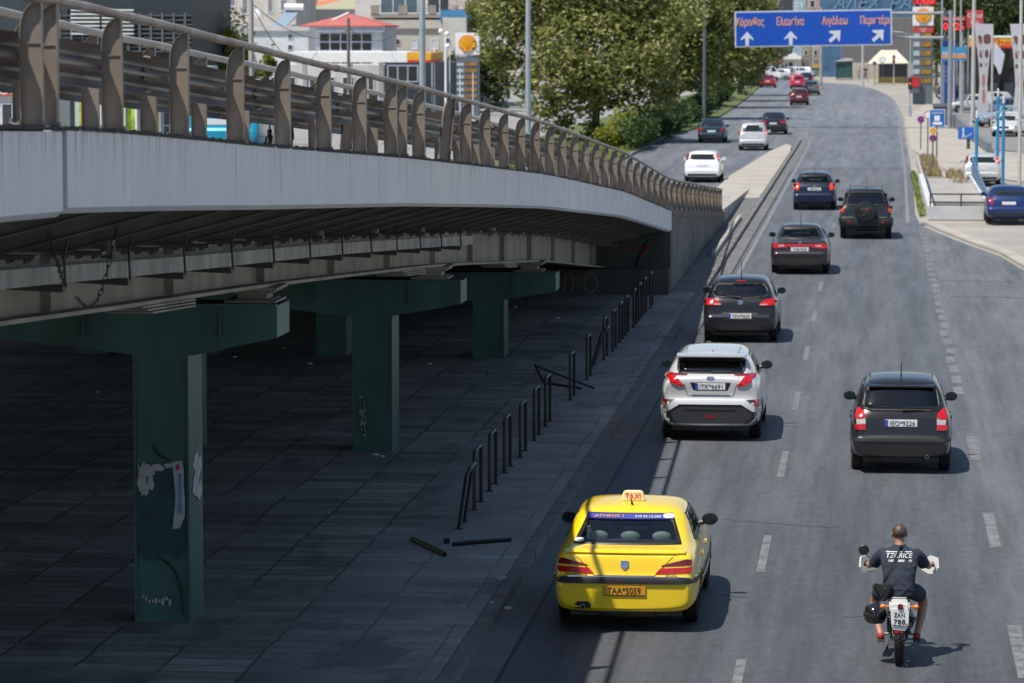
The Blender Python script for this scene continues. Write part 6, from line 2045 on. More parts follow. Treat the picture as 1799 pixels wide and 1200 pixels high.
# dumpster, low wall
Yq = 255
x0, x1 = xw(1641, Yq), xw(1672, Yq)
r = empty('rubbish_skip', ((x0 + x1) / 2, Yq, 0)); tag(r, 'dark grey rubbish container with greenery on top at the foot of the gantry mast', 'container')
m = MB(); w = (x1 - x0) / 2; m.prism([(-w, 1.5), (w, 1.5), (w * .85, .2), (-w * .85, .2)], 'Y', 0, 1.0); m.build('bin_body', pm('bin_grey', (.10, .12, .13), .6), parent=r, bevel=.03)
m = MB(); m.prism([(-w - .05, 1.5), (w + .05, 1.5), (w, 1.7), (-w, 1.7)], 'Y', -.05, 1.05); m.build('lid', pm('bin_lid', (.14, .17, .18), .6), parent=r)
for a in (-.5, .5):
    m = MB(); m.cyl((a, .1, .1), (a + .06, .1, .1), .1, n=10); m.build('castor', RUBBER, parent=r)
m = MB(); a, b = G(1672, 222), G(1733, 268)
m.add([(a.x, a.y, 0), (b.x, b.y, 0), (b.x, b.y, .55), (a.x, a.y, .9), (a.x + .3, a.y, 0), (b.x + .3, b.y, 0), (b.x + .3, b.y, .55), (a.x + .3, a.y, .9)], [(0, 1, 2, 3), (4, 7, 6, 5), (3, 2, 6, 7), (0, 3, 7, 4), (1, 5, 6, 2)])
tag(m.build('low_wall', pm('wall_greyblue', (.15, .17, .2), .7)), 'low grey wall slanting from the rubbish container towards the subway sign', 'wall')
# pale pavement area right of the road and darker forecourt
m = sheet([P2(1600, 262), P2(1590, 205), P2(1640, 175), P2(1672, 222), P2(1733, 268), P2(1830, 285), P2(1830, 262), P2(1860, 330), P2(1665, 300)], .012)
struct('side_pavement', m, PALEPAVE)
m = sheet([P2(1684, 222), P2(1738, 262), P2(1880, 275), P2(1880, 150), P2(1660, 160)], .008)
struct('forecourt', m, concrete('forecourt_concrete', (.16, .155, .15), (.24, .23, .22), .3, .5))
m = MB(); a, b = P2(1612, 392), P2(1799, 475)
kp = [P2(1835, 500), P2(1799, 470), P2(1757, 445), P2(1700, 425), P2(1650, 405), P2(1621, 392)]
pl = kp + [(x + .35, y + .8) for x, y in kp[::-1]]
m.prism(pl, 'Z', -.02, .06); struct('verge_kerb', m, PALEPAVE)
# far station canopy, flags and banners
Y = 330
Cn = bld('station_canopy', 'yellow petrol station canopy with red lettering at the upper right', 'canopy', xw(1706, Y), xw(1880, Y), Y, 8, zw(66, Y), pm('station_yellow', (.75, .38, .02), .5), Z0=zw(81, Y))
pt(Cn, 'roof_edge', [(xw(1706, Y), xw(1880, Y), -.05, 8, zw(66, Y) + .002, zw(63, Y))], WHITE)
pt(Cn, 'red_stripe', [(xw(1706, Y), xw(1880, Y), -.06, -.002, zw(84, Y), zw(80, Y))], pm('station_red', (.55, .04, .03), .5))
c = Cn['_c']; m = MB(); text_mb(m, 'Shell', .85, (xw(1764, Y) - c, -.05, zw(79, Y)), wide=2.2); m.build('lettering', pm('station_red', (.55, .04, .03), .5), parent=Cn)
pt(Cn, 'column', [(xw(a, Y), xw(a, Y) + .3, 3, 3.3, 0, zw(81, Y)) for a in (1730, 1770, 1815)], GREYP)
pt(Cn, 'pump', [(xw(a, Y), xw(a, Y) + .8, 2, 2.6, 0, 1.9) for a in (1740, 1768)], pm('pump_grey', (.12, .13, .15), .5))
o = bld('shop', 'dark petrol station shop under the yellow canopy', 'shop', xw(1690, Y + 9), xw(1900, Y + 9), Y + 9, 6, zw(84, Y), pm('shop_dark2', (.03, .03, .035), .4, 0, .5, .8))
for k in range(5): window(o, xw(1700 + k * 26, Y), xw(1720 + k * 26, Y), .4, 2.6, 2, 1, fm=pm('louvre_grey', (.10, .115, .12), .5))
# signs on the right
def flatsign(name, label, px0, px1, py0, py1, Y, mf, text=None, size=.5, tm=None, legs=True, z=0, extra=None):
    x0, x1 = xw(px0, Y), xw(px1, Y); z0, z1 = zw(py1, Y), zw(py0, Y); c = (x0 + x1) / 2
    r = empty(name, (c, Y, 0)); tag(r, label, 'sign')
    if legs:
        for q in (-1, 1):
            m = MB(); m.cyl((q * (x1 - x0) * .38, .1, 0), (q * (x1 - x0) * .38, .1, z0 + .1), .06, n=8); m.build('post', GALV, parent=r)
    m = MB(); m.box(x0 - c, x1 - c, -.06, .06, z0, z1); b = m.build('board', mf, parent=r)
    if text:
        ls = text.split('\n')
        for q, tx in enumerate(ls):
            m = MB(); text_mb(m, tx, size, (0, -.07, z0 + (z1 - z0) * (.3 if len(ls) == 1 else .58 - .36 * q)), wide=(x1 - x0) * (.85 if q == 0 else .5)); m.build('lettering', tm or WHITE, parent=b)
    return r
r = flatsign('gas_price_sign', 'small red gas price sign with glowing digits behind the gantry mast', 1655, 1696, 29, 54, 310, pm('board_red2', (.5, .06, .07), .5), None)
m = MB(); m.box(-.95, .95, -.08, -.062, zw(53, 310), zw(36, 310)); b = m.build('led_panel', pm('led_black', (.02, .01, .015), .3), parent=r)
m = MB(); text_mb(m, '0.726', .85, (0, -.09, zw(52, 310)), wide=1.7); m.build('led_digits', LEDR, parent=b)
m = MB(); text_mb(m, 'Coral Gas', .3, (0, -.09, zw(35, 310)), wide=1.6); m.build('lettering', WHITE, parent=r)
flatsign('gas_brand_sign', 'plain red square gas sign right of the price sign', 1698, 1727, 18, 49, 312, pm('board_red2', (.5, .06, .07), .5), 'Coral\nGas', .5)
r = flatsign('blue_pylon', 'tall dark blue totem sign beside the gantry mast', 1653, 1681, 70, 168, 300, pm('totem_blue', (.01, .05, .22), .4), None, legs=False)
m = MB(); m.box(-.66, .66, -.05, .05, 0, zw(168, 300)); m.build('base', pm('totem_blue', (.01, .05, .22), .4), parent=r)
for k, tx in enumerate(('LPG', 'ΠΛΥΝΤΗΡΙΟ', 'ΛΙΠΑΝΤΙΚΑ', 'ΕΛΑΣΤΙΚΑ')):
    m = MB(); text_mb(m, tx, .26, (0, -.07, zw(120 + k * 7.5, 300)), wide=.9 if k else .45); m.build('lettering', pm('letter_blue', (.35, .45, .7), .5), parent=r)
r = flatsign('shop_sign', 'light blue sign with an orange stripe halfway up the blue totem', 1653.5, 1699, 82, 106, 298, pm('sky_blue', (.06, .25, .48), .4), 'Moto.cm', .55)
m = MB(); m.box(-1.02, 1.02, -.075, -.062, zw(102, 298), zw(95.5, 298)); m.build('orange_stripe', pm('stripe_orange', (.60, .28, .12), .5), parent=r)
BW = pm('banner_white', (.50, .50, .55), .5, 0, .08); BRD = pm('banner_brown', (.16, .06, .06), .5)
for k, (pc, Yb, lb) in enumerate(((1729, 262, 'tall white waisted advertising column with brown patches left of the white flag'), (1792, 255, 'second waisted white advertising column cut by the right edge'))):
    r = empty('advertising_column', (xw(pc, Yb), Yb, 0)); tag(r, lb, 'banner')
    z = [0, 1.8, 3.0, 4.6, zw(42, Yb)]; hw = [.55, .36, .26, .38, .68]
    pl = [(w_, z_) for w_, z_ in zip(hw, z)] + [(-w_, z_) for w_, z_ in zip(hw[::-1], z[::-1])]
    m = MB(); m.prism(pl, 'Y', -.12, .12); b = m.build('banner_face', BW, parent=r)
    for (xx, zz_, w_, h_) in ((0, .72, .12, .16), (.02, 2.1, .09, .5), (0, 3.2, .1, .45), (-.2, 4.3, .1, .14), (.15, 4.3, .08, .12), (-.18, 5.1, .13, .28), (.2, 5.1, .13, .28), (-.3, 6.1, .16, .3), (.22, 6.15, .26, .34)):
        m = MB(); m.prism(chaikin([(xx - w_, zz_ - h_), (xx + w_, zz_ - h_), (xx + w_, zz_ + h_), (xx - w_, zz_ + h_)], 1), 'Y', -.13, -.121); m.build('banner_patch', BRD if zz_ > 3.5 else pm('banner_coral', (.45, .15, .10), .5), parent=b)
    m = MB(); m.tube([(-.45, -.14, 6.2), (.3, -.14, 3.7)], .05, 4); m.build('banner_strut', BW, parent=b)
Yb = 255
r = empty('flag', (xw(1744, Yb), Yb, 0)); tag(r, 'limp white flag on a thin pole beside the first waisted column', 'flag')
m = MB(); m.cyl((0, 0, 0), (0, 0, zw(42, Yb)), .07, n=8); m.build('flag_pole', POLECR, parent=r, smooth=True)
m = MB(); pl = [(.1, zw(72, Yb)), (.45, zw(82, Yb)), (.85, zw(95, Yb)), (.75, zw(110, Yb)), (.62, zw(128, Yb)), (.45, zw(130, Yb)), (.3, zw(118, Yb)), (.08, zw(110, Yb))]
m.prism(pl, 'Y', -.03, .03); m.build('cloth', pm('flag_white', (.55, .56, .66), .8, 0, .1, 1), parent=r)

# --- far junction
Y = 485
F = bld('wall_building', 'grey ribbed metal wall across the far junction above the parasol', 'building', xw(1478, Y), xw(1606, Y), Y, 4, zw(30, Y), pm('ribbed_grey', (.22, .22, .215), .6, 0, .2, 3, st=(6, 1, .3)))
for k in range(26):
    x = xw(1479 + k * 5, Y); pt(F, 'rib', [(x, x + .12, -.12, 0, 1.8, zw(30, Y))], pm('rib_grey', (.17, .17, .17), .6))
pt(F, 'base_wall', [(xw(1478, Y), xw(1606, Y), -.3, 0, 0, zw(110, Y))], stucco('wall_sand', (.42, .37, .31)))
Bg = bld('office_building', 'blue glazed showroom with large white letters behind the overhead sign', 'building', xw(1440, Y + 12), xw(1640, Y + 12), Y + 12, 10, 12, pm('showroom_blue', (.07, .15, .27), .25, 0, .35, .7))
c = Bg['_c']; m = MB(); text_mb(m, 'ΑΛΕΧ  ΡΑΚ', 2.4, (xw(1542, Y) - c, -.1, zw(15, Y)), wide=12.5, shear=.3); m.build('lettering', pm('letter_cyan', (.16, .32, .45), .4), parent=Bg)
pt(Bg, 'dark_bay', [(xw(1509, Y), xw(1517, Y), -.06, 0, 3, 12)], BLACKP)
for (a, b, t, mt, lb) in ((1352, 1392, -30, pm('ribbed_dark', (.05, .06, .07), .6), 'dark ribbed block above the left end of the overhead sign'), (1393, 1416, -30, pm('billboard_blue', (.30, .42, .50), .5), 'pale blue billboard block with white letters above the overhead sign'), (1417, 1440, -30, pm('brick_far', (.42, .30, .25), .8, 0, .2, 3), 'brick-coloured block above the middle of the overhead sign')):
    o = bld('building', lb, 'building', xw(a, Y + 40), xw(b, Y + 40), Y + 40, 8, 13, mt)
    if a == 1393:
        m = MB(); text_mb(m, 'ΒΥ', 1.6, (0, -.1, zw(18, Y + 40)), wide=1.3); m.build('lettering', WHITE, parent=o)
    else:
        window(o, xw(a + 5, Y + 40), xw(a + 15, Y + 40), zw(14, Y + 40), zw(0, Y + 40))
Y = 500
o = bld('house', 'small house with a terracotta gable at the left of the far junction', 'house', xw(1334, Y), xw(1374, Y), Y, 6, zw(112, Y), stucco('stucco_white', (.55, .56, .56)))
c = o['_c']
m = MB(); za, zb_ = zw(110, Y), zw(93, Y); m.prism([(xw(1332, Y) - c, za), (xw(1376, Y) - c, za), (xw(1368, Y) - c, zb_), (xw(1350, Y) - c, zb_)], 'Y', -.3, 6); m.build('roof', pm('terracotta2', (.45, .18, .11), .8, 0, .2, 3), parent=o)
window(o, xw(1362, Y), xw(1370, Y), zw(122, Y), zw(113, Y))
o = bld('house', 'cream gabled house with a dark doorway beside the terracotta one', 'house', xw(1376, Y), xw(1408, Y), Y + 1, 6, zw(100, Y), stucco('stucco_cream', (.66, .62, .54)))
c = o['_c']
m = MB(); m.prism([(xw(1375, Y) - c, zw(104, Y)), (xw(1392, Y) - c, zw(92, Y)), (xw(1409, Y) - c, zw(104, Y))], 'Y', -.4, 6); m.build('roof', WHITE, parent=o)
pt(o, 'door', [(xw(1386, Y), xw(1393, Y), -.05, 0, 0, zw(110, Y))], BLACKP); pt(o, 'door_panel', [(xw(1378, Y), xw(1384, Y), -.05, 0, 0, zw(112, Y))], pm('door_grey', (.2, .2, .2), .6))
for (a, b, t, col, lb) in ((1408, 1424, 80, (.30, .25, .20), 'narrow brown house left of the ochre shop'), (1425, 1445, 82, (.38, .33, .27), 'ochre shop with a yellow board behind the parked cars'), (1446, 1476, 78, (.28, .27, .26), 'grey workshop with an orange board and steel doors'), (1330, 1352, 82, (.55, .52, .5), 'pale rose wall beyond the terracotta house')):
    o = bld('shop', lb, 'building', xw(a, Y), xw(b, Y), Y + 4, 8, zw(t, Y), stucco('stucco_%d' % a, col))
    if a in (1425, 1446): pt(o, 'sign_board', [(xw(a + 4, Y), xw(b - 6, Y), -.15, 0, zw(110 if a == 1446 else 120, Y), zw(101 if a == 1446 else 113, Y))], pm('board_ochre', (.55, .33, .06), .5))
    pt(o, 'door', [(xw(a + 5, Y), xw(a + 12, Y), -.06, 0, 0, 2.2)], pm('door_steel', (.16, .18, .20), .5))
    window(o, xw(a + 4, Y), xw(a + 11, Y), zw(98, Y), zw(88, Y))
Yk = G(1350, 141).y
r = empty('picket_fence', (xw(1375, Yk), Yk, 0)); tag(r, 'white picket fence behind the crimson saloon', 'fence')
m = MB()
for k in range(24): x = (k - 12) * .17; m.box(x * 2, x * 2 + .12, 0, .03, 0, 1.1)
m.box(-4.2, 4.0, .03, .06, .3, .38); m.box(-4.2, 4.0, .03, .06, .8, .88); m.build('pickets', WHITE, parent=r)
Yk = G(1335, 144).y
r = empty('white_van', (xw(1342, Yk), Yk, 0)); tag(r, 'white box van parked sideways at the far end of the median', 'van')
m = MB(); m.box(-1.9, .9, 0, 1.9, .55, 2.5); m.build('box_body', WHITE, parent=r, bevel=.06)
m = MB(); m.prism([(.9, .5), (2.2, .5), (2.2, 1.1), (1.7, 1.25), (1.3, 1.95), (.9, 1.95)], 'Y', .1, 1.8); m.build('cab', WHITE, parent=r, bevel=.05)
m = MB(); m.prism([(1.0, 1.3), (1.6, 1.3), (1.28, 1.85), (1.0, 1.85)], 'Y', .08, .1); m.build('side_window', DARKGLASS, parent=r)
for x in (-1.2, 1.5):
    m = MB(); m.cyl((x, .0, .35), (x, .25, .35), .35, n=16); m.build('wheel', RUBBER, parent=r)
# bus shelter / kiosk
Yk = 470
r = empty('glass_kiosk', (xw(1484, Yk), Yk, 0)); tag(r, 'dark green glazed kiosk with a curved white roof at the far kerb', 'kiosk')
w = 14 * Yk / 6400
m = MB(); m.box(-w, w, 0, 1.5, .25, zw(108, Yk)); m.build('glazing', pm('kiosk_glass', (.03, .09, .085), .15, 0, .4, 1.5), parent=r)
for x in (-w, w - .08):
    m = MB(); m.box(x, x + .08, -.04, 0, 0, zw(106, Yk)); m.build('post', BLACKP, parent=r)
m = MB(); m.prism([(-w - .25, zw(108, Yk)), (w + .2, zw(106, Yk)), (w * .7, zw(102, Yk)), (-.2, zw(103, Yk))], 'Y', -.3, 1.7); m.build('roof', pm('roof_pale', (.45, .47, .5), .6), parent=r)
m = MB(); m.box(-w, w, -.02, 1.5, 0, .25); m.build('plinth', CONC, parent=r)
# cream parasol stand
Yk = 446
r = empty('market_parasol', (xw(1561, Yk), Yk, 0)); tag(r, 'large cream canopy over a dark kiosk at the right of the far junction', 'canopy')
w = 36 * Yk / 6400; z0, z1 = zw(110, Yk), zw(88, Yk)
m = MB(); m.add([(-w, 0, z0 - .1), (w, 0, z0), (w, 3.4, z0), (-w, 3.4, z0 - .1), (-w * .35, 1.2, z1), (w * .4, 1.2, z1), (w * .4, 2.2, z1), (-w * .35, 2.2, z1)], [(0, 1, 5, 4), (1, 2, 6, 5), (2, 3, 7, 6), (3, 0, 4, 7), (4, 5, 6, 7), (3, 2, 1, 0)]); m.build('canopy_cloth', pm('canvas_cream', (.62, .60, .48), .8), parent=r)
m = MB(); m.box(-w * .45, w * .95, 1.0, 2.8, 0, z0 - .15); m.build('kiosk_body', pm('kiosk_dark', (.045, .045, .05), .5), parent=r)
for x in (-w * .95, w * .95):
    m = MB(); m.cyl((x, .1, 0), (x, .1, z0), .05, n=8); m.build('pole', GALV, parent=r)
# yellow rails, far signs, people
Yk = 428
r = empty('pedestrian_railing', (xw(1562, Yk), Yk, 0)); tag(r, 'low yellow pedestrian railing in front of the cream canopy', 'railing')
for k in range(9):
    x = -1.6 + k * .42; m = MB(); m.tube([(x, 0, 0), (x, 0, 1.0), (x + .22, 0, 1.0), (x + .22, 0, 0)], .035, 5); m.build('rail_hoop', pm('rail_yellow', (.45, .34, .08), .6), parent=r)
round_sign(1551, 105, 143, 'round grey-rimmed sign in front of the cream canopy', WHITE, pm('rim_grey', (.2, .2, .22), .5), .75, Yo=430)
round_sign(1537, 111, 142, 'small dark blue round sign left of the cream canopy', BL, RD, .5, Yo=430)
for (px, pb, lb) in ((1571, 147, 'traffic light pole standing in front of the cream canopy'), (1600, 205, 'slim traffic light pole beside the red advertising board')):
    Yq = min(430, G(px, pb).y); r = empty('traffic_light', (xw(px, Yq), Yq, 0)); tag(r, lb, 'traffic light')
    zt_ = zw(95 if px == 1571 else 60, Yq)
    m = MB(); m.cyl((0, 0, 0), (0, 0, zt_), .06, n=8); m.cyl((0, 0, 0), (0, 0, .8), .16, .1, n=8); m.build('pole', POLEW, parent=r, smooth=True)
    zz_ = zt_ - .6 if px == 1571 else zw(146, Yq)
    m = MB(); m.box(-.16, .16, -.2, .05, zz_ - .45, zz_ + .45); b = m.build('lamp_housing', BLACKP, parent=r)
    for q in range(3):
        m = MB(); m.cyl((0, -.2, zz_ + .28 - q * .28), (0, -.23, zz_ + .28 - q * .28), .1, n=12); m.build('lens', (REDD, AMBER, pm('green_lens', (.01, .06, .03), .3))[q], parent=b)

# trash and side details: cones of light-coloured bollards by the kerb on the left road
# ---------------------------------------------------------------- trees
def leaf_mat(name, lo, hi, tip):
    m = bpy.data.materials.new(name)
    nt, b = nodes_of(m)
    g = N(nt, 'ShaderNodeNewGeometry')
    r = g.outputs['Random Per Island']
    n = noise(nt, g.outputs['Position'], .45, 3)
    k = mathn(nt, 'MULTIPLY_ADD', r, .75, mathn(nt, 'MULTIPLY_ADD', n, .7, -.22))
    c = ramp(nt, k, [(.05, lo), (.5, tuple((a + b_) / 2 for a, b_ in zip(lo, hi))), (.78, hi), (.95, tip)])
    nt.links.new(c, b.inputs['Base Color'])
    b.inputs['Roughness'].default_value = .55
    b.inputs['Specular IOR Level'].default_value = .35
    tr = N(nt, 'ShaderNodeBsdfTranslucent')
    nt.links.new(c, tr.inputs[0])
    mx = N(nt, 'ShaderNodeMixShader'); mx.inputs[0].default_value = .35
    o = [x for x in nt.nodes if x.type == 'OUTPUT_MATERIAL'][0]
    nt.links.new(b.outputs[0], mx.inputs[1]); nt.links.new(tr.outputs[0], mx.inputs[2]); nt.links.new(mx.outputs[0], o.inputs[0])
    return m
LEAF_PLANE = leaf_mat('leaf_plane_tree', (.095, .13, .03), (.32, .335, .10), (.54, .47, .22))
LEAF_DARK = leaf_mat('leaf_dark', (.03, .06, .018), (.10, .14, .045), (.2, .21, .08))
LEAF_YG = leaf_mat('leaf_yellow_green', (.17, .20, .025), (.34, .36, .05), (.42, .40, .09))
LEAF_HEDGE = leaf_mat('leaf_hedge', (.018, .04, .010), (.05, .09, .022), (.12, .17, .04))
BARK = pm('bark', (.13, .11, .09), .9, 0, .35, 3, bump=.4, bsc=10)

def leaves(rs, lobes, n, size, flat=.35):
    """leaf clumps spread through ellipsoid lobes; denser towards the shells"""
    vol = np.array([l[3] * l[4] * l[5] for l in lobes]) ** .75
    cnt = (n * vol / vol.sum()).astype(int)
    V = []
    for l, c in zip(lobes, cnt):
        d = rs.normal(size=(c, 3)); d /= np.linalg.norm(d, axis=1)[:, None]
        # ragged surface: radius modulated by a few random bumps
        k = rs.normal(size=(7, 3)); k /= np.linalg.norm(k, axis=1)[:, None]
        bump = np.zeros(c)
        for kk in k: bump += np.maximum(0, d @ kk - .6) * 1.1
        rad = (rs.random(c) ** .38) * (.72 + bump)
        p = d * rad[:, None] * np.array(l[3:6]) + np.array(l[0:3])
        V.append(p)
    P = np.concatenate(V); n = len(P)
    # group leaves in sprays
    u = rs.normal(size=(n, 3)); u[:, 2] *= .6; u /= np.linalg.norm(u, axis=1)[:, None]
    w = rs.normal(size=(n, 3)); w -= (w * u).sum(1)[:, None] * u; w /= np.linalg.norm(w, axis=1)[:, None]
    s = size * rs.uniform(.5, 1.35, n)
    a = u * s[:, None]; b = w * (s * rs.uniform(.35, .6, n))[:, None]
    nrm = np.cross(u, w) * (s * .18)[:, None]
    q = np.stack([P - a, P - a * .1 + b + nrm, P + a, P - a * .1 - b + nrm], 1).reshape(-1, 3)
    return q, n

def mesh_quads(name, q, n, mat, parent, smooth=False):
    me = bpy.data.meshes.new(name)
    me.vertices.add(n * 4); me.vertices.foreach_set('co', q.astype(np.float32).ravel())
    me.loops.add(n * 4); me.loops.foreach_set('vertex_index', np.arange(n * 4, dtype=np.int32))
    me.polygons.add(n); me.polygons.foreach_set('loop_start', np.arange(0, n * 4, 4, dtype=np.int32)); me.polygons.foreach_set('loop_total', np.full(n, 4, dtype=np.int32))
    me.update(calc_edges=True)
    me.materials.append(mat)
    o = bpy.data.objects.new(name, me); COL.objects.link(o); o.parent = parent
    return o

def tree(loc, label, lobes, n, size, leaf, trunk_h=2.5, tr=.28, seed=1, group=None, name='tree', cat='tree'):
    rs = np.random.default_rng(seed); rr = random.Random(seed)
    root = empty(name, loc); tag(root, label, cat, group)
    m = MB()
    m.tube([(0, 0, 0), (rr.uniform(-.1, .1), 0, trunk_h * .5), (rr.uniform(-.2, .2), rr.uniform(-.2, .2), trunk_h)], [tr * 1.25, tr, tr * .85], 10)
    m.build('trunk', BARK, parent=root, smooth=True)
    m = MB()
    for l in lobes:
        a = Vector((0, 0, trunk_h * .9)); b = Vector(l[0:3])
        mid = a.lerp(b, .5) + Vector((rr.uniform(-.4, .4), rr.uniform(-.4, .4), rr.uniform(.1, .6)))
        m.tube([a, mid, b], [tr * .45, tr * .25, tr * .08], 6)
        for _ in range(3):
            c = b + Vector((rr.uniform(-1, 1) * l[3], rr.uniform(-1, 1) * l[4], rr.uniform(-.6, .8) * l[5])) * .7
            m.tube([mid.lerp(b, .6), b.lerp(c, .4) + Vector((0, 0, .15)), c], [tr * .12, tr * .07, tr * .03], 5)
    m.build('limbs', BARK, parent=root, smooth=True)
    q, k = leaves(rs, lobes, n, size)
    mesh_quads('crown', q, k, leaf, root)
    return root
def auto_lobes(seed, cz, R, Hh, n, squash=1.0, lr=(.28, .45)):
    r = random.Random(seed); L = [(0, 0, cz, R * .62, R * .62, Hh * .5)]
    for _ in range(n):
        a = r.uniform(0, 6.283); z = r.uniform(-1, 1); k = math.sqrt(max(0, 1 - z * z)) * r.uniform(.75, .95)
        s = r.uniform(*lr) * R
        L.append((math.cos(a) * R * k * .8, math.sin(a) * R * k * .8 * squash, cz + z * Hh * .42, s, s, s * r.uniform(.65, .95)))
    return L
p = G(1048, 250)
def px_lobes(base, Y, items):
    """lobes given by where they stand over the ground: (px, py, radius_m, depth offset)"""
    L = []
    for (px, py, r, dy) in items:
        w = GY(px, py, Y + dy); L.append((w.x - base[0], w.y - base[1], w.z, r, r, r * .85))
    return L
b1 = (p.x, p.y, 0)
L1 = px_lobes(b1, p.y, [(1030, 60, 4.0, 0), (900, 45, 2.0, 0), (880, 100, 1.4, .5), (925, 130, 1.5, 0), (960, 180, 1.5, -1), (980, 215, 1.1, -1), (1045, 165, 2.0, -2), (1100, 120, 2.2, -2), (1150, 90, 2.0, -1), (1165, 160, 1.5, -1), (1115, 205, 1.2, -1.5), (950, 20, 2.5, 1), (1100, 20, 2.8, 0), (1170, 30, 2.2, 1), (1020, -20, 3.0, 0), (905, 0, 2.0, 0), (1000, 120, 2.4, -2.5), (1040, 225, .8, -1), (865, 20, 1.0, 0), (1010, -60, 3, 1), (1120, -50, 2.5, 1)])
tree(b1, 'large plane tree with yellowish green leaves nearest on the median', L1, 30000, .19, LEAF_PLANE, 2.6, .25, 3, 'plane trees along the median')
for i, (px, pb, items, lb) in enumerate((
    (1178, 210, [(1190, 60, 3.4, 0), (1230, 90, 2.2, 0), (1255, 60, 2.0, 0), (1180, 130, 2.2, -1), (1225, 140, 1.6, 0), (1230, 20, 2.6, 0), (1180, 10, 3, 0), (1240, -20, 3, 0), (1165, 165, 1.2, 0)], 'second plane tree along the median, its crown merging with the first'),
    (1236, 190, [(1250, 70, 3.2, 0), (1275, 100, 2.2, 0), (1290, 60, 2.2, 0), (1250, 125, 2.0, 0), (1285, 25, 2.4, 0), (1250, 0, 3.0, 0), (1300, -10, 2.4, 0)], 'third plane tree along the median beside the lamp post'),
    (1275, 178, [(1290, 75, 3.2, 0), (1310, 95, 2.0, 0), (1305, 50, 2.0, 0), (1295, 120, 1.8, 0), (1300, 10, 2.5, 0), (1325, 20, 1.8, 0)], 'fourth plane tree along the median left of the overhead sign'),
    (1300, 168, [(1310, 85, 2.8, 0), (1325, 100, 1.8, 0), (1315, 118, 1.8, 0), (1320, 40, 2.4, 0), (1335, 10, 2.0, 0)], 'last plane tree at the far end of the median'))):
    q = G(px, pb)
    tree((q.x, q.y, 0), lb, px_lobes((q.x, q.y), q.y, items), 11000, .24, LEAF_PLANE if i % 2 == 0 else LEAF_PLANE, 2.6, .22, 20 + i, 'plane trees along the median')
# grey lamp post base between the trees
pole(1238, G(1238, 213).y, 7, 9, pm('post_bluegrey', (.10, .12, .15), .6), 'dark grey post among the median trees', 'lamp_pole', False)
# clipped hedge bushes under the trees
G5 = 'hedge bushes under the median trees'
hb_ = [(1152, 262), (1172, 252), (1190, 243), (1206, 235), (1221, 226), (1236, 217), (1249, 209), (1262, 201), (1273, 194), (1283, 187), (1293, 180), (1302, 174)]
ordw = ['first', 'second', 'third', 'fourth', 'fifth', 'sixth', 'seventh', 'eighth', 'ninth', 'tenth', 'eleventh', 'twelfth']
for k, (px, py) in enumerate(hb_):
    q = G(px - 28, py)
    root = empty('hedge_bush', (q.x, q.y, .1)); tag(root, 'dark hedge bush under the trees, %s of the row from the near end' % ordw[k], 'hedge', G5)
    rs = np.random.default_rng(50 + k)
    hh = .85
    qq, n_ = leaves(rs, [(0, 0, hh * .9, .8, 5.5, hh), (.1, 2, hh, .7, 2.5, hh * .9), (-.1, -2, hh, .7, 2.5, hh * .9)], 2600, .16)
    mesh_quads('foliage', qq, n_, LEAF_HEDGE, root)
    m = MB(); m.tube([(0, 0, 0), (0, .1, .8)], .06, 6); m.build('stem', BARK, parent=root)
for (px, py, r_, lb) in ((1097, 262, 1.0, 'bright green rounded bush at the near end of the median'), (1068, 262, .6, 'small bright bush left of the rounded one on the median')):
    q = G(px, py); root = empty('bush', (q.x, q.y, .1)); tag(root, lb, 'bush')
    qq, n_ = leaves(np.random.default_rng(px), [(0, 0, r_ * .8, r_, r_, r_ * .9)], 2200, .10)
    mesh_quads('foliage', qq, n_, LEAF_YG, root)
    m = MB(); m.tube([(0, 0, 0), (0, 0, r_ * .7)], .05, 6); m.build('stem', BARK, parent=root)
# other trees
def simple_tree(px, Y, pyc, R, Hh, label, leaf, n, size, seed, group=None):
    w = GY(px, pyc, Y)
    tree((w.x, Y, 0), label, auto_lobes(seed, w.z, R, Hh, 10), n, size, leaf, max(1, w.z - Hh * .3), .18, seed, group)
simple_tree(410, 205, 95, 1.7, 3.6, 'yellow-green tree behind the railing near the concrete pole', LEAF_YG, 6000, .12, 31)
simple_tree(470, 215, 110, .7, 1.6, 'small yellow-green shrub top right of the concrete pole', LEAF_YG, 1200, .12, 32)
simple_tree(872, 300, 135, 2.2, 5.0, 'dark green tree right of the left price pylon', LEAF_DARK, 6000, .17, 33)
simple_tree(795, 300, 118, .8, 2.0, 'small dark shrub left of the left price pylon', LEAF_DARK, 1500, .14, 34)
simple_tree(1645, 380, 60, 2.6, 6.5, 'olive tree between the right price pylon and the gas signs', LEAF_PLANE, 5000, .22, 35)
simple_tree(1745, 360, 20, 4.2, 7.5, 'broad dark tree behind the yellow canopy', LEAF_DARK, 14000, .22, 36)
simple_tree(1685, 375, 5, 3.0, 6.5, 'dark tree behind the red gas signs', LEAF_DARK, 8000, .22, 37)
simple_tree(1800, 372, 15, 3.6, 6.5, 'dark tree at the upper right corner', LEAF_DARK, 8000, .22, 38)
simple_tree(846, 310, 30, 1.6, 5, 'thin pale tree behind the left edge of the big plane tree', LEAF_PLANE, 2500, .15, 39)
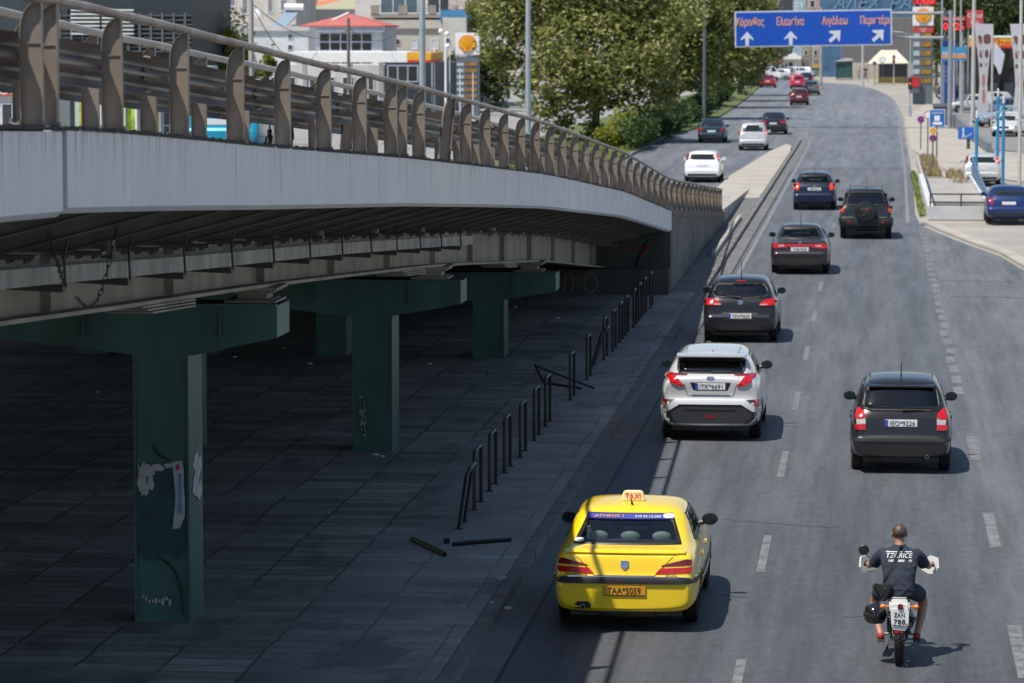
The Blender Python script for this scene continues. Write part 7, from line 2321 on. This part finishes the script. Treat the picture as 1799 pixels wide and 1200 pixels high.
# ---------------------------------------------------------------- motorcycle, rider, helmet, bag
def skin_mesh(chains, sub=2, smooth_shade=True):
    """chains: list of (points with radii) joined where points coincide; first point of the first chain is the root"""
    vs = []; es = []; rad = []
    def idx(p):
        for i, q in enumerate(vs):
            if (Vector(q) - Vector(p)).length < 1e-4: return i
        vs.append(tuple(p)); rad.append(None); return len(vs) - 1
    for ch in chains:
        prev = None
        for (p, r) in ch:
            i = idx(p)
            rad[i] = r if isinstance(r, tuple) else (r, r)
            if prev is not None: es.append((prev, i))
            prev = i
    me = bpy.data.meshes.new('sk'); me.from_pydata(vs, es, [])
    ob = bpy.data.objects.new('sk', me); COL.objects.link(ob)
    md = ob.modifiers.new('skin', 'SKIN'); md.use_smooth_shade = True; md.branch_smoothing = .3
    for i, sv in enumerate(me.skin_vertices[0].data):
        sv.radius = rad[i]; sv.use_root = (i == 0)
    s2 = ob.modifiers.new('s', 'SUBSURF'); s2.levels = sub; s2.render_levels = sub
    dg = bpy.context.evaluated_depsgraph_get()
    m2 = bpy.data.meshes.new_from_object(ob.evaluated_get(dg))
    bpy.data.objects.remove(ob); bpy.data.meshes.remove(me)
    m2.polygons.foreach_set('use_smooth', [True] * len(m2.polygons))
    return m2
def obj_from(me, name, mat, parent):
    me.name = name; me.materials.clear(); me.materials.append(mat)
    me.polygons.foreach_set('material_index', [0] * len(me.polygons))
    o = bpy.data.objects.new(name, me); COL.objects.link(o); o.parent = parent
    return o
def add_to_mb(mb, me):
    mb.add([tuple(v.co) for v in me.vertices], [tuple(p.vertices) for p in me.polygons]); bpy.data.meshes.remove(me)

pb = G(1579, 1167)
bike = empty('motorcycle', (pb.x, pb.y, 0)); tag(bike, 'light trail motorcycle with a white tail and white hand guards in the right lane', 'motorcycle')
BF = pm('bike_black', (.02, .02, .022), .35, .2, .2, 8); BW_ = pm('bike_white', (.78, .78, .76), .3, 0, .05, 8, coat=.5)
def moto_wheel(y, r, w):
    m = MB(); h = w / 2
    m.lathe([(r - .10, -h * .55), (r - .05, -h * .95), (r - .02, -h * .8), (r - .008, -h * .4), (r - .005, 0), (r - .008, h * .4), (r - .02, h * .8), (r - .05, h * .95), (r - .10, h * .55), (r - .10, -h * .55)], 36, 'X')
    for k in range(36):
        t = 2 * math.pi * k / 36
        for q, rr_ in ((-.62, -.014), (0, 0), (.62, -.014)):
            tt = t + (q != 0) * math.pi / 36
            c = Vector((q * h, math.cos(tt) * (r - .004 + rr_), math.sin(tt) * (r - .004 + rr_)))
            m.cbox(c, (h * .42, .02, .026), 0, tt - math.pi / 2 + math.pi / 2)
    rim = MB(); rr_ = r - .10
    rim.lathe([(rr_, -h * .5), (rr_ - .02, -h * .4), (rr_ - .02, h * .4), (rr_, h * .5), (rr_, -h * .5)], 32, 'X')
    rim.cyl((-.07, 0, 0), (.07, 0, 0), .045, n=12)
    for k in range(16):
        t = 2 * math.pi * k / 16
        rim.cyl(((-1) ** k * .04, .04 * math.cos(t), .04 * math.sin(t)), (0, rr_ * math.cos(t + .3), rr_ * math.sin(t + .3)), .003, n=4)
    wo = rim.build('wheel', STEEL, parent=bike, smooth=True); wo.location = (0, y, r)
    m.build('tyre', RUBBER, parent=wo)
moto_wheel(0, .315, .115); moto_wheel(1.34, .33, .09)
def bp(name, m, mat, **kw): return m.build(name, mat, parent=bike, **kw)
m = MB()
for s in (-1, 1): m.tube([(s * .085, 0, .315), (s * .085, .25, .33), (s * .06, .52, .38)], .022, 6)
m.cbox((0, .42, .36), (.12, .08, .05)); bp('swingarm', m, BF, smooth=True)
m = MB(); m.lathe([(0, -.002), (.10, -.002), (.10, .002), (0, .002)], 20, 'X', (-.075, 0, .315)); bp('sprocket', m, STEEL)
m = MB(); m.tube([(-.078, 0, .37), (-.07, .5, .42)], .008, 4); m.tube([(-.078, 0, .26), (-.07, .5, .34)], .008, 4); bp('drive_chain', m, BLACKP)
for s in (-1, 1):
    m = MB(); m.cyl((s * .11, .06, .36), (s * .10, .22, .70), .028, n=10); 
    for k in range(8): 
        t = .15 + k * .09; a = Vector((s * .11, .06, .36)).lerp(Vector((s * .10, .22, .70)), t); b = Vector((s * .11, .06, .36)).lerp(Vector((s * .10, .22, .70)), t + .04); m.cyl(a, b, .036, n=10)
    bp('shock_absorber', m, pm('shock_dark', (.10, .10, .11), .35, .6), smooth=True)
m = MB()
for s in (-1, 1):
    m.tube([(s * .09, -.05, .72), (s * .10, .3, .70), (s * .11, .65, .74), (s * .04, 1.0, .88)], .016, 6)
    m.tube([(s * .10, .3, .70), (s * .09, .5, .36), (s * .08, .85, .30), (s * .04, 1.02, .80)], .016, 6)
bp('frame', m, BF, smooth=True)
m = MB(); m.cbox((0, .66, .40), (.24, .34, .24)); m.cyl((0, .78, .48), (0, .84, .68), .075, n=14)
for k in range(6): m.cyl((0, .775 + k * .01, .50 + k * .028), (0, .777 + k * .01, .508 + k * .028), .095, n=14)
bp('engine', m, pm('engine_grey', (.10, .10, .10), .4, .6, .3, 9), bevel=.02)
m = MB(); m.tube([(0, .86, .52), (.12, .9, .40), (.14, .6, .34), (.15, .30, .44), (.155, .0, .56)], [.02, .02, .022, .03, .034], 10); bp('exhaust_pipe', m, STEEL, smooth=True)
m = MB(); m.cyl((.155, .12, .51), (.158, -.10, .60), .042, .038, n=14); bp('silencer', m, ALLOY, smooth=True)
m = MB(); m.sphere((0, .78, .84), (.13, .24, .12), 16, 10); bp('fuel_tank', m, BW_, smooth=True)
m = MB(); m.prism([(-.02, .70), (.30, .69), (.62, .72), (.62, .77), (.3, .74), (-.06, .765), (-.10, .74)], 'X', -.12, .12); bp('seat', m, pm('seat_vinyl', (.015, .015, .017), .5), bevel=.03, smooth=True)
m = MB(); m.prism([(-.105, .64), (.105, .64), (.12, .71), (.11, .745), (.07, .76), (-.07, .76), (-.11, .745), (-.12, .71)], 'Y', -.30, .10); tail = bp('tail_cowl', m, BW_, bevel=.02, smooth=True)
m = MB(); m.prism([(-.09, .505), (.105, .49), (.11, .66), (.09, .69), (-.09, .69), (-.10, .67)], 'Y', -.318, -.305); pl = bp('number_plate', m, PLATEW, bevel=.004)
m = MB(); text_mb(m, 'ZAN', .075, (.0, -.321, .595), wide=.12); text_mb(m, '788', .08, (0.0, -.321, .515), wide=.13); m.build('plate_lettering', INK, parent=pl)
m = MB(); m.box(.07, .095, -.322, -.318, .50, .525); m.build('plate_badge', AMBER, parent=pl)
m = MB(); m.prism([(-.07, .445), (.07, .435), (.10, .485), (-.09, .495)], 'Y', -.30, -.28); bp('mudguard_tip', m, BW_, bevel=.005)
m = MB(); m.box(-.055, .045, -.30, -.27, .405, .435); bp('rear_reflector', m, REDL, bevel=.005)
m = MB(); m.cbox((.01, -.32, .715), (.06, .03, .06)); bp('tail_light', m, REDD, bevel=.008)
m = MB(); m.prism([(-.10, .33), (.0, .35), (.3, .70), (.2, .72), (-.26, .66), (-.275, .44)], 'X', -.05, .05); bp('rear_mudguard', m, BF, bevel=.01)
for s in (-1, 1):
    m = MB(); m.tube([(s * .12, -.20, .70), (s * .16, -.21, .70)], .01, 5); m.sphere((s * .19, -.22, .70), (.032, .028, .028), 10, 6); bp('indicator', m, AMBER, smooth=True)
m = MB()
for s in (-1, 1): m.cyl((s * .085, 1.34, .33), (s * .085, 1.04, .98), .022, n=10)
bp('fork', m, STEEL, smooth=True)
m = MB(); m.prism([(1.10, .70), (1.30, .72), (1.55, .66), (1.56, .68), (1.30, .75), (1.10, .73)], 'X', -.06, .06); bp('front_mudguard', m, BW_)
m = MB(); m.tube([(-.40, .96, 1.00), (-.24, 1.0, 1.02), (-.10, 1.03, .99), (.10, 1.03, .99), (.24, 1.0, 1.02), (.40, .96, 1.00)], .012, 8); bp('handlebar', m, BF, smooth=True)
for s in (-1, 1):
    m = MB(); m.cyl((s * .30, .985, 1.01), (s * .41, .958, 1.00), .018, n=10); bp('grip', m, RUBBER)
    m = MB(); m.add([(s * .26, 1.09, .93), (s * .34, 1.12, .88), (s * .43, 1.04, .89), (s * .45, .98, .97), (s * .44, 1.02, 1.08), (s * .36, 1.10, 1.10), (s * .27, 1.11, 1.02), (s * .26, 1.10, .93), (s * .34, 1.135, .88), (s * .445, 1.05, .89), (s * .465, .985, .97), (s * .455, 1.03, 1.08), (s * .36, 1.115, 1.10), (s * .27, 1.125, 1.02)],
        [(0, 1, 2, 3, 4, 5, 6), (13, 12, 11, 10, 9, 8, 7)] + [(i, (i + 1) % 7, 7 + (i + 1) % 7, 7 + i) for i in range(7)])
    bp('hand_guard', m, BW_, smooth=True)
m = MB(); m.tube([(-.27, 1.0, 1.02), (-.36, .97, 1.10), (-.40, .95, 1.14)], .008, 5); m.lathe([(0, -.012), (.05, -.012), (.062, 0), (.045, .03), (0, .035)], 16, 'Y', (-.41, .95, 1.175)); bp('mirror', m, BLACKP, smooth=True)
m = MB(); m.sphere((0, 1.16, .92), (.10, .07, .10), 12, 8); bp('headlight', m, CLEARL, smooth=True)
for s in (-1, 1):
    m = MB(); m.cyl((s * .10, .58, .255), (s * .25, .56, .255), .014, n=6); bp('footpeg', m, STEEL)
m = MB(); m.tube([(-.06, .45, .34), (-.14, .30, .12), (-.16, .22, .10)], .012, 5); bp('side_stand', m, BF)

rider = empty('person', (pb.x, pb.y, 0)); tag(rider, 'motorcycle rider in a navy T-shirt and shorts with red trainers, bare-headed', 'person')
K = dict(pel=(0, .40, .80), sp=(0, .43, .97), ch=(0, .52, 1.14), nb=(0, .60, 1.275), nk=(0, .63, 1.33), hd=(0, .66, 1.40), ht=(0, .66, 1.475))
def arm(s):
    return [(K['ch'], (.12, .07)), ((s * .10, .57, 1.205), (.05, .045)), ((s * .195, .60, 1.20), .045), ((s * .245, .645, 1.13), .045), ((s * .31, .70, 1.045), .042), ((s * .345, .82, 1.01), .037), ((s * .355, .925, 1.015), .027), ((s * .355, .965, 1.025), (.038, .022))]
def leg(s):
    f = .56 if s > 0 else .50
    return [(K['pel'], (.11, .09)), ((s * .11, .46, .79), .08), ((s * .20, .66, .72), .075), ((s * .285, .86, .61), .062), ((s * .265, .78, .45), .055), ((s * .215, f + .06, .27), .038), ((s * .20, f, .24), .036), ((s * .205, f + .10, .235), .03)]
chains = [[(K['pel'], (.11, .09)), (K['sp'], (.10, .07)), (K['ch'], (.12, .07)), (K['nb'], (.055, .05)), (K['nk'], (.055, .055)), (K['hd'], (.082, .095)), (K['ht'], (.070, .085))], arm(1), arm(-1), leg(1), leg(-1)]
mb = MB(); add_to_mb(mb, skin_mesh(chains, 2))
# fingers closed round the grips, thumbs below; ears, nose, brow
for s in (-1, 1):
    for k, l in enumerate((.85, 1.0, .95, .78)):
        x = s * (.328 + k * .022)
        add_to_mb(mb, skin_mesh([[((x, .965, 1.035), .010), ((x, .99, 1.040), .010), ((x, 1.005, 1.022), .009), ((x, 1.0, 1.005 - .004 * l), .008), ((x, .985, .998), .007)]], 1))
    add_to_mb(mb, skin_mesh([[((s * .335, .945, 1.01), .012), ((s * .315, .955, .998), .011), ((s * .305, .975, .992), .009)]], 1))
    mb.sphere((s * .083, .655, 1.405), (.014, .026, .034), 10, 8)
    mb.sphere((s * .032, .738, 1.415), (.014, .010, .008), 8, 6)
mb.sphere((0, .755, 1.395), (.015, .022, .026), 8, 6); mb.sphere((0, .735, 1.36), (.026, .014, .008), 8, 6); mb.sphere((0, .73, 1.33), (.035, .03, .025), 10, 6)
body = mb.build('body', SKIN, parent=rider, smooth='all')
m = MB(); m.sphere((0, .650, 1.437), (.088, .101, .094), 24, 14)
for i, v in enumerate(m.v):
    if v[1] > .68 and v[2] < 1.46: m.v[i] = (v[0] * .85, .68, v[2])
    elif v[2] < 1.40: m.v[i] = (v[0] * .97, v[1] + .012 * (1.40 - v[2]) / .05, v[2])
m.build('hair', pm('stubble_hair', (.075, .050, .035), .5, 0, .25, 20), parent=rider, smooth='all')
NAVY = pm('navy_cotton', (.018, .026, .045), .9, 0, .2, 7, bump=.5, bsc=9)
def remeshed(mb, vox, smooth=6):
    me = bpy.data.meshes.new('rm'); me.from_pydata(mb.v, [], mb.f)
    ob = bpy.data.objects.new('rm', me); COL.objects.link(ob)
    md = ob.modifiers.new('r', 'REMESH'); md.mode = 'VOXEL'; md.voxel_size = vox
    s2 = ob.modifiers.new('s', 'SMOOTH'); s2.factor = .5; s2.iterations = smooth
    dg = bpy.context.evaluated_depsgraph_get()
    m2 = bpy.data.meshes.new_from_object(ob.evaluated_get(dg))
    bpy.data.objects.remove(ob); bpy.data.meshes.remove(me)
    m2.polygons.foreach_set('use_smooth', [True] * len(m2.polygons))
    return m2
mt = MB(); vs_ = []; fs_ = []
RG = [(.375, .735, .185, .14), (.385, .80, .187, .14), (.40, .88, .182, .132), (.43, .98, .19, .128), (.49, 1.08, .212, .126), (.55, 1.165, .222, .118), (.585, 1.225, .19, .098), (.602, 1.262, .11, .08), (.61, 1.285, .072, .07), (.615, 1.297, .066, .064)]
for (yc, z, rx, ry) in RG:
    for i in range(24):
        t = 2 * math.pi * i / 24
        cx_ = math.copysign(abs(math.cos(t)) ** .8, math.cos(t)); sy_ = math.copysign(abs(math.sin(t)) ** .8, math.sin(t))
        vs_.append((rx * cx_, yc + ry * sy_, z))
for k in range(len(RG) - 1):
    for i in range(24): fs_.append((k * 24 + i, k * 24 + (i + 1) % 24, k * 24 + 24 + (i + 1) % 24, k * 24 + 24 + i))
fs_ += [tuple(range(23, -1, -1)), tuple(range(len(RG) * 24 - 24, len(RG) * 24))]
mt.add(vs_, fs_)
for s in (-1, 1):
    mt.tube([(s * .10, .56, 1.17), (s * .195, .60, 1.178), (s * .245, .64, 1.125), (s * .285, .68, 1.058), (s * .292, .69, 1.04)], [.07, .082, .077, .070, .068], 16)
shirt = remeshed(mt, .012, 5)
rs_ = random.Random(2)
fold = [(rs_.uniform(-.2, .2), rs_.uniform(.76, 1.2), rs_.uniform(-1.2, 1.2), rs_.uniform(.006, .011), rs_.uniform(.05, .12)) for _ in range(26)]
for v in shirt.vertices:
    d_ = 0
    for (fx, fz, an, amp, ln_) in fold:
        dx_, dz_ = v.co.x - fx, v.co.z - fz
        u_, w_ = dx_ * math.cos(an) + dz_ * math.sin(an), -dx_ * math.sin(an) + dz_ * math.cos(an)
        d_ += amp * math.exp(-(u_ / ln_) ** 2 - (w_ / .014) ** 2)
    v.co.y -= d_ if v.co.y < .5 + (v.co.z - .8) * .2 else -d_
so = obj_from(shirt, 't_shirt', NAVY, rider)
bmx = bmesh.new(); bmx.from_mesh(shirt); bv = BVHTree.FromBMesh(bmx); bmx.free()
def shirt_pt(x, z, off):
    p, n, i, d = bv.ray_cast(Vector((x, -1, z)), Vector((0, 1, 0)))
    if p is None: p = Vector((x, .45, z)); n = Vector((0, -1, 0))
    return p + Vector((0, -off, 0))
def project_text(s, size, cx, cz, wide, shear, off=.006):
    m = MB(); text_mb(m, s, size, (cx, 0, cz), depth=.002, shear=shear, wide=wide)
    for i, v in enumerate(m.v): m.v[i] = tuple(shirt_pt(v[0], v[2], off))
    return m
WL = pm('print_white', (.62, .66, .70), .8)
m = project_text('TZGRICE', .068, -.01, 1.165, .30, .25); m.build('shirt_print', WL, parent=so)
m = MB()
for (x0, x1, zz) in ((-.155, .14, 1.222),):
    n_ = 12
    for k in range(n_):
        a, b = x0 + (x1 - x0) * k / n_, x0 + (x1 - x0) * (k + 1) / n_
        m.add([shirt_pt(a, zz, .006), shirt_pt(b, zz, .006), shirt_pt(b, zz + .008, .006), shirt_pt(a, zz + .008, .006)], [(0, 1, 2, 3)])
random.seed(4)
for k in range(22):
    a = -.13 + k * .0125; z_ = 1.135
    if random.random() < .75:
        for (p_, q_) in (((a, z_ + .014), (a + .008, z_ + .014)),):
            m.add([shirt_pt(a, z_ - .012, .006), shirt_pt(a + .007, z_ - .012, .006), shirt_pt(a + .012, z_ + .012, .006), shirt_pt(a + .005, z_ + .012, .006)], [(0, 1, 2, 3)])
m.build('shirt_print', WL, parent=so)
def shl(s): return [((0, .40, .80), (.175, .135)), ((s * .12, .47, .79), .125), ((s * .20, .65, .73), .11), ((s * .265, .80, .655), .095)]
obj_from(skin_mesh([[((0, .40, .84), (.17, .13)), ((0, .40, .80), (.175, .135))], shl(1), shl(-1)], 2), 'shorts', pm('denim_dark', (.015, .028, .05), .9, 0, .3, 6, bump=.4, bsc=8), rider)
for s in (-1, 1):
    f = .56 if s > 0 else .50
    obj_from(skin_mesh([[((s * .205, f - .035, .245), .045), ((s * .205, f + .03, .23), .048), ((s * .21, f + .14, .222), .042), ((s * .21, f + .20, .222), .032)]], 2), 'shoe', pm('shoe_red', (.30, .025, .04), .6, 0, .3, 12), rider)
    m = MB(); m.prism([(s * .205 - .045, f - .075), (s * .205 + .045, f - .075), (s * .21 + .045, f + .18), (s * .21, f + .235), (s * .21 - .045, f + .18)], 'Z', .178, .20); m.build('shoe_sole', pm('sole', (.06, .055, .05), .8), parent=rider, bevel=.006)
# shoulder bag
bag = empty('shoulder_bag', (pb.x, pb.y, 0)); tag(bag, 'black shoulder bag slung across the rider back, hanging at the left hip', 'bag')
BAGM = pm('bag_nylon', (.014, .014, .016), .7, 0, .3, 9, bump=.4, bsc=10)
m = MB(); m.prism([(-.30, .90), (-.16, .86), (-.08, .90), (-.09, .80), (-.13, .70), (-.20, .68), (-.26, .78), (-.32, .86)], 'Y', .20, .29); bo = m.build('bag_body', BAGM, parent=bag, bevel=.025, smooth=True)
m = MB(); pts = [shirt_pt(.035 - .21 * t, 1.30 - .42 * t, .012) for t in np.linspace(0, 1, 10)]
vs_ = []
for p_ in pts: vs_ += [p_ + Vector((-.018, 0, .009)), p_ + Vector((.018, 0, -.009)), p_ + Vector((.018, .01, -.009)), p_ + Vector((-.018, .01, .009))]
fs_ = []
for k in range(9):
    for i in range(4): fs_.append((k * 4 + i, k * 4 + (i + 1) % 4, k * 4 + 4 + (i + 1) % 4, k * 4 + 4 + i))
m.add(vs_, fs_); m.build('strap', BAGM, parent=bag)
# helmet hung on the bike
hel = empty('helmet', (pb.x - .275, pb.y + .02, .57)); tag(hel, 'glossy black helmet hanging on the left side of the motorcycle', 'helmet')
m = MB(); m.sphere((0, 0, 0), (.135, .15, .135), 24, 16)
for i, v in enumerate(m.v):
    if v[2] < -.10: m.v[i] = (v[0], v[1], -.10)
m.build('shell', pm('helmet_black', (.012, .012, .013), .12, 0, .2, 6, coat=1), parent=hel, smooth='all')
m = MB(); m.tube([(.0, -.152, .10), (.01, -.158, 0), (0, -.15, -.09)], .008, 5); m.build('trim', BLACKP, parent=hel)
m = MB(); m.tube([(.03, .02, .13), (.10, .05, .17), (.16, .08, .16)], .008, 5); m.build('chin_strap', BLACKP, parent=hel)

# distant people
def person(px, pb_, h, label, shirt_c, leg_c, Yo=None, rz=0):
    Yq = Yo or G(px, pb_).y
    r = empty('person', (xw(px, Yq), Yq, 0.01), rz); tag(r, label, 'person')
    k = h / 1.75
    V = lambda *a: tuple(x * k for x in a)
    ch = [[(V(0, 0, .95), (.14 * k, .10 * k)), (V(0, 0, 1.2), (.14 * k, .1 * k)), (V(0, 0, 1.4), (.15 * k, .09 * k)), (V(0, 0, 1.5), (.055 * k, .055 * k)), (V(0, 0, 1.62), (.085 * k, .09 * k)), (V(0, 0, 1.70), (.07 * k, .08 * k))]]
    for s in (-1, 1):
        ch.append([(V(0, 0, 1.4), (.15 * k, .09 * k)), (V(s * .2, 0, 1.38), .055 * k), (V(s * .26, -.02, 1.1), .042 * k), (V(s * .25, .08, .86), .035 * k), (V(s * .25, .1, .78), .03 * k)])
        ch.append([(V(0, 0, .95), (.14 * k, .10 * k)), (V(s * .1, 0, .88), .085 * k), (V(s * .12, s * .08, .48), .06 * k), (V(s * .12, s * .12 - .03, .08), .04 * k), (V(s * .13, s * .12 + .12, .04), .035 * k)])
    obj_from(skin_mesh(ch, 1), 'body', SKIN, r)
    obj_from(skin_mesh([[(V(0, 0, .93), (.165 * k, .125 * k)), (V(0, 0, 1.2), (.16 * k, .12 * k)), (V(0, 0, 1.4), (.17 * k, .11 * k)), (V(0, 0, 1.48), (.08 * k, .08 * k))]] + [[(V(0, 0, 1.4), (.17 * k, .11 * k)), (V(s * .2, 0, 1.38), .075 * k), (V(s * .24, -.01, 1.2), .065 * k)] for s in (-1, 1)], 1), 'shirt', pm('shirt_%d' % int(px), shirt_c, .9), r)
    obj_from(skin_mesh([[(V(0, 0, .98), (.16 * k, .12 * k)), (V(0, 0, .9), (.165 * k, .12 * k))]] + [[(V(0, 0, .9), (.165 * k, .12 * k)), (V(s * .1, 0, .82), .105 * k), (V(s * .12, s * .08, .48), .08 * k), (V(s * .12, s * .11 - .03, .12), .065 * k)] for s in (-1, 1)], 1), 'trousers', pm('trousers_%d' % int(px), leg_c, .9), r)
    m = MB(); m.sphere(V(0, -.01, 1.70), (.088 * k, .1 * k, .07 * k), 10, 6); m.build('hair', INK, parent=r, smooth='all')
person(1511, 140, 1.65, 'pedestrian in blue and white at the far kerb, left one of two', (.25, .3, .45), (.5, .5, .5))
person(1521, 140, 1.8, 'pedestrian in dark clothes at the far kerb, right one of two', (.02, .02, .025), (.03, .03, .035))
person(1636, 174, 1.7, 'person in white standing beside the blue totem sign', (.6, .6, .6), (.55, .55, .55))
person(1650, 176, 1.6, 'person in a pale top and dark trousers beside the rubbish container', (.4, .4, .38), (.02, .02, .02), rz=.8)
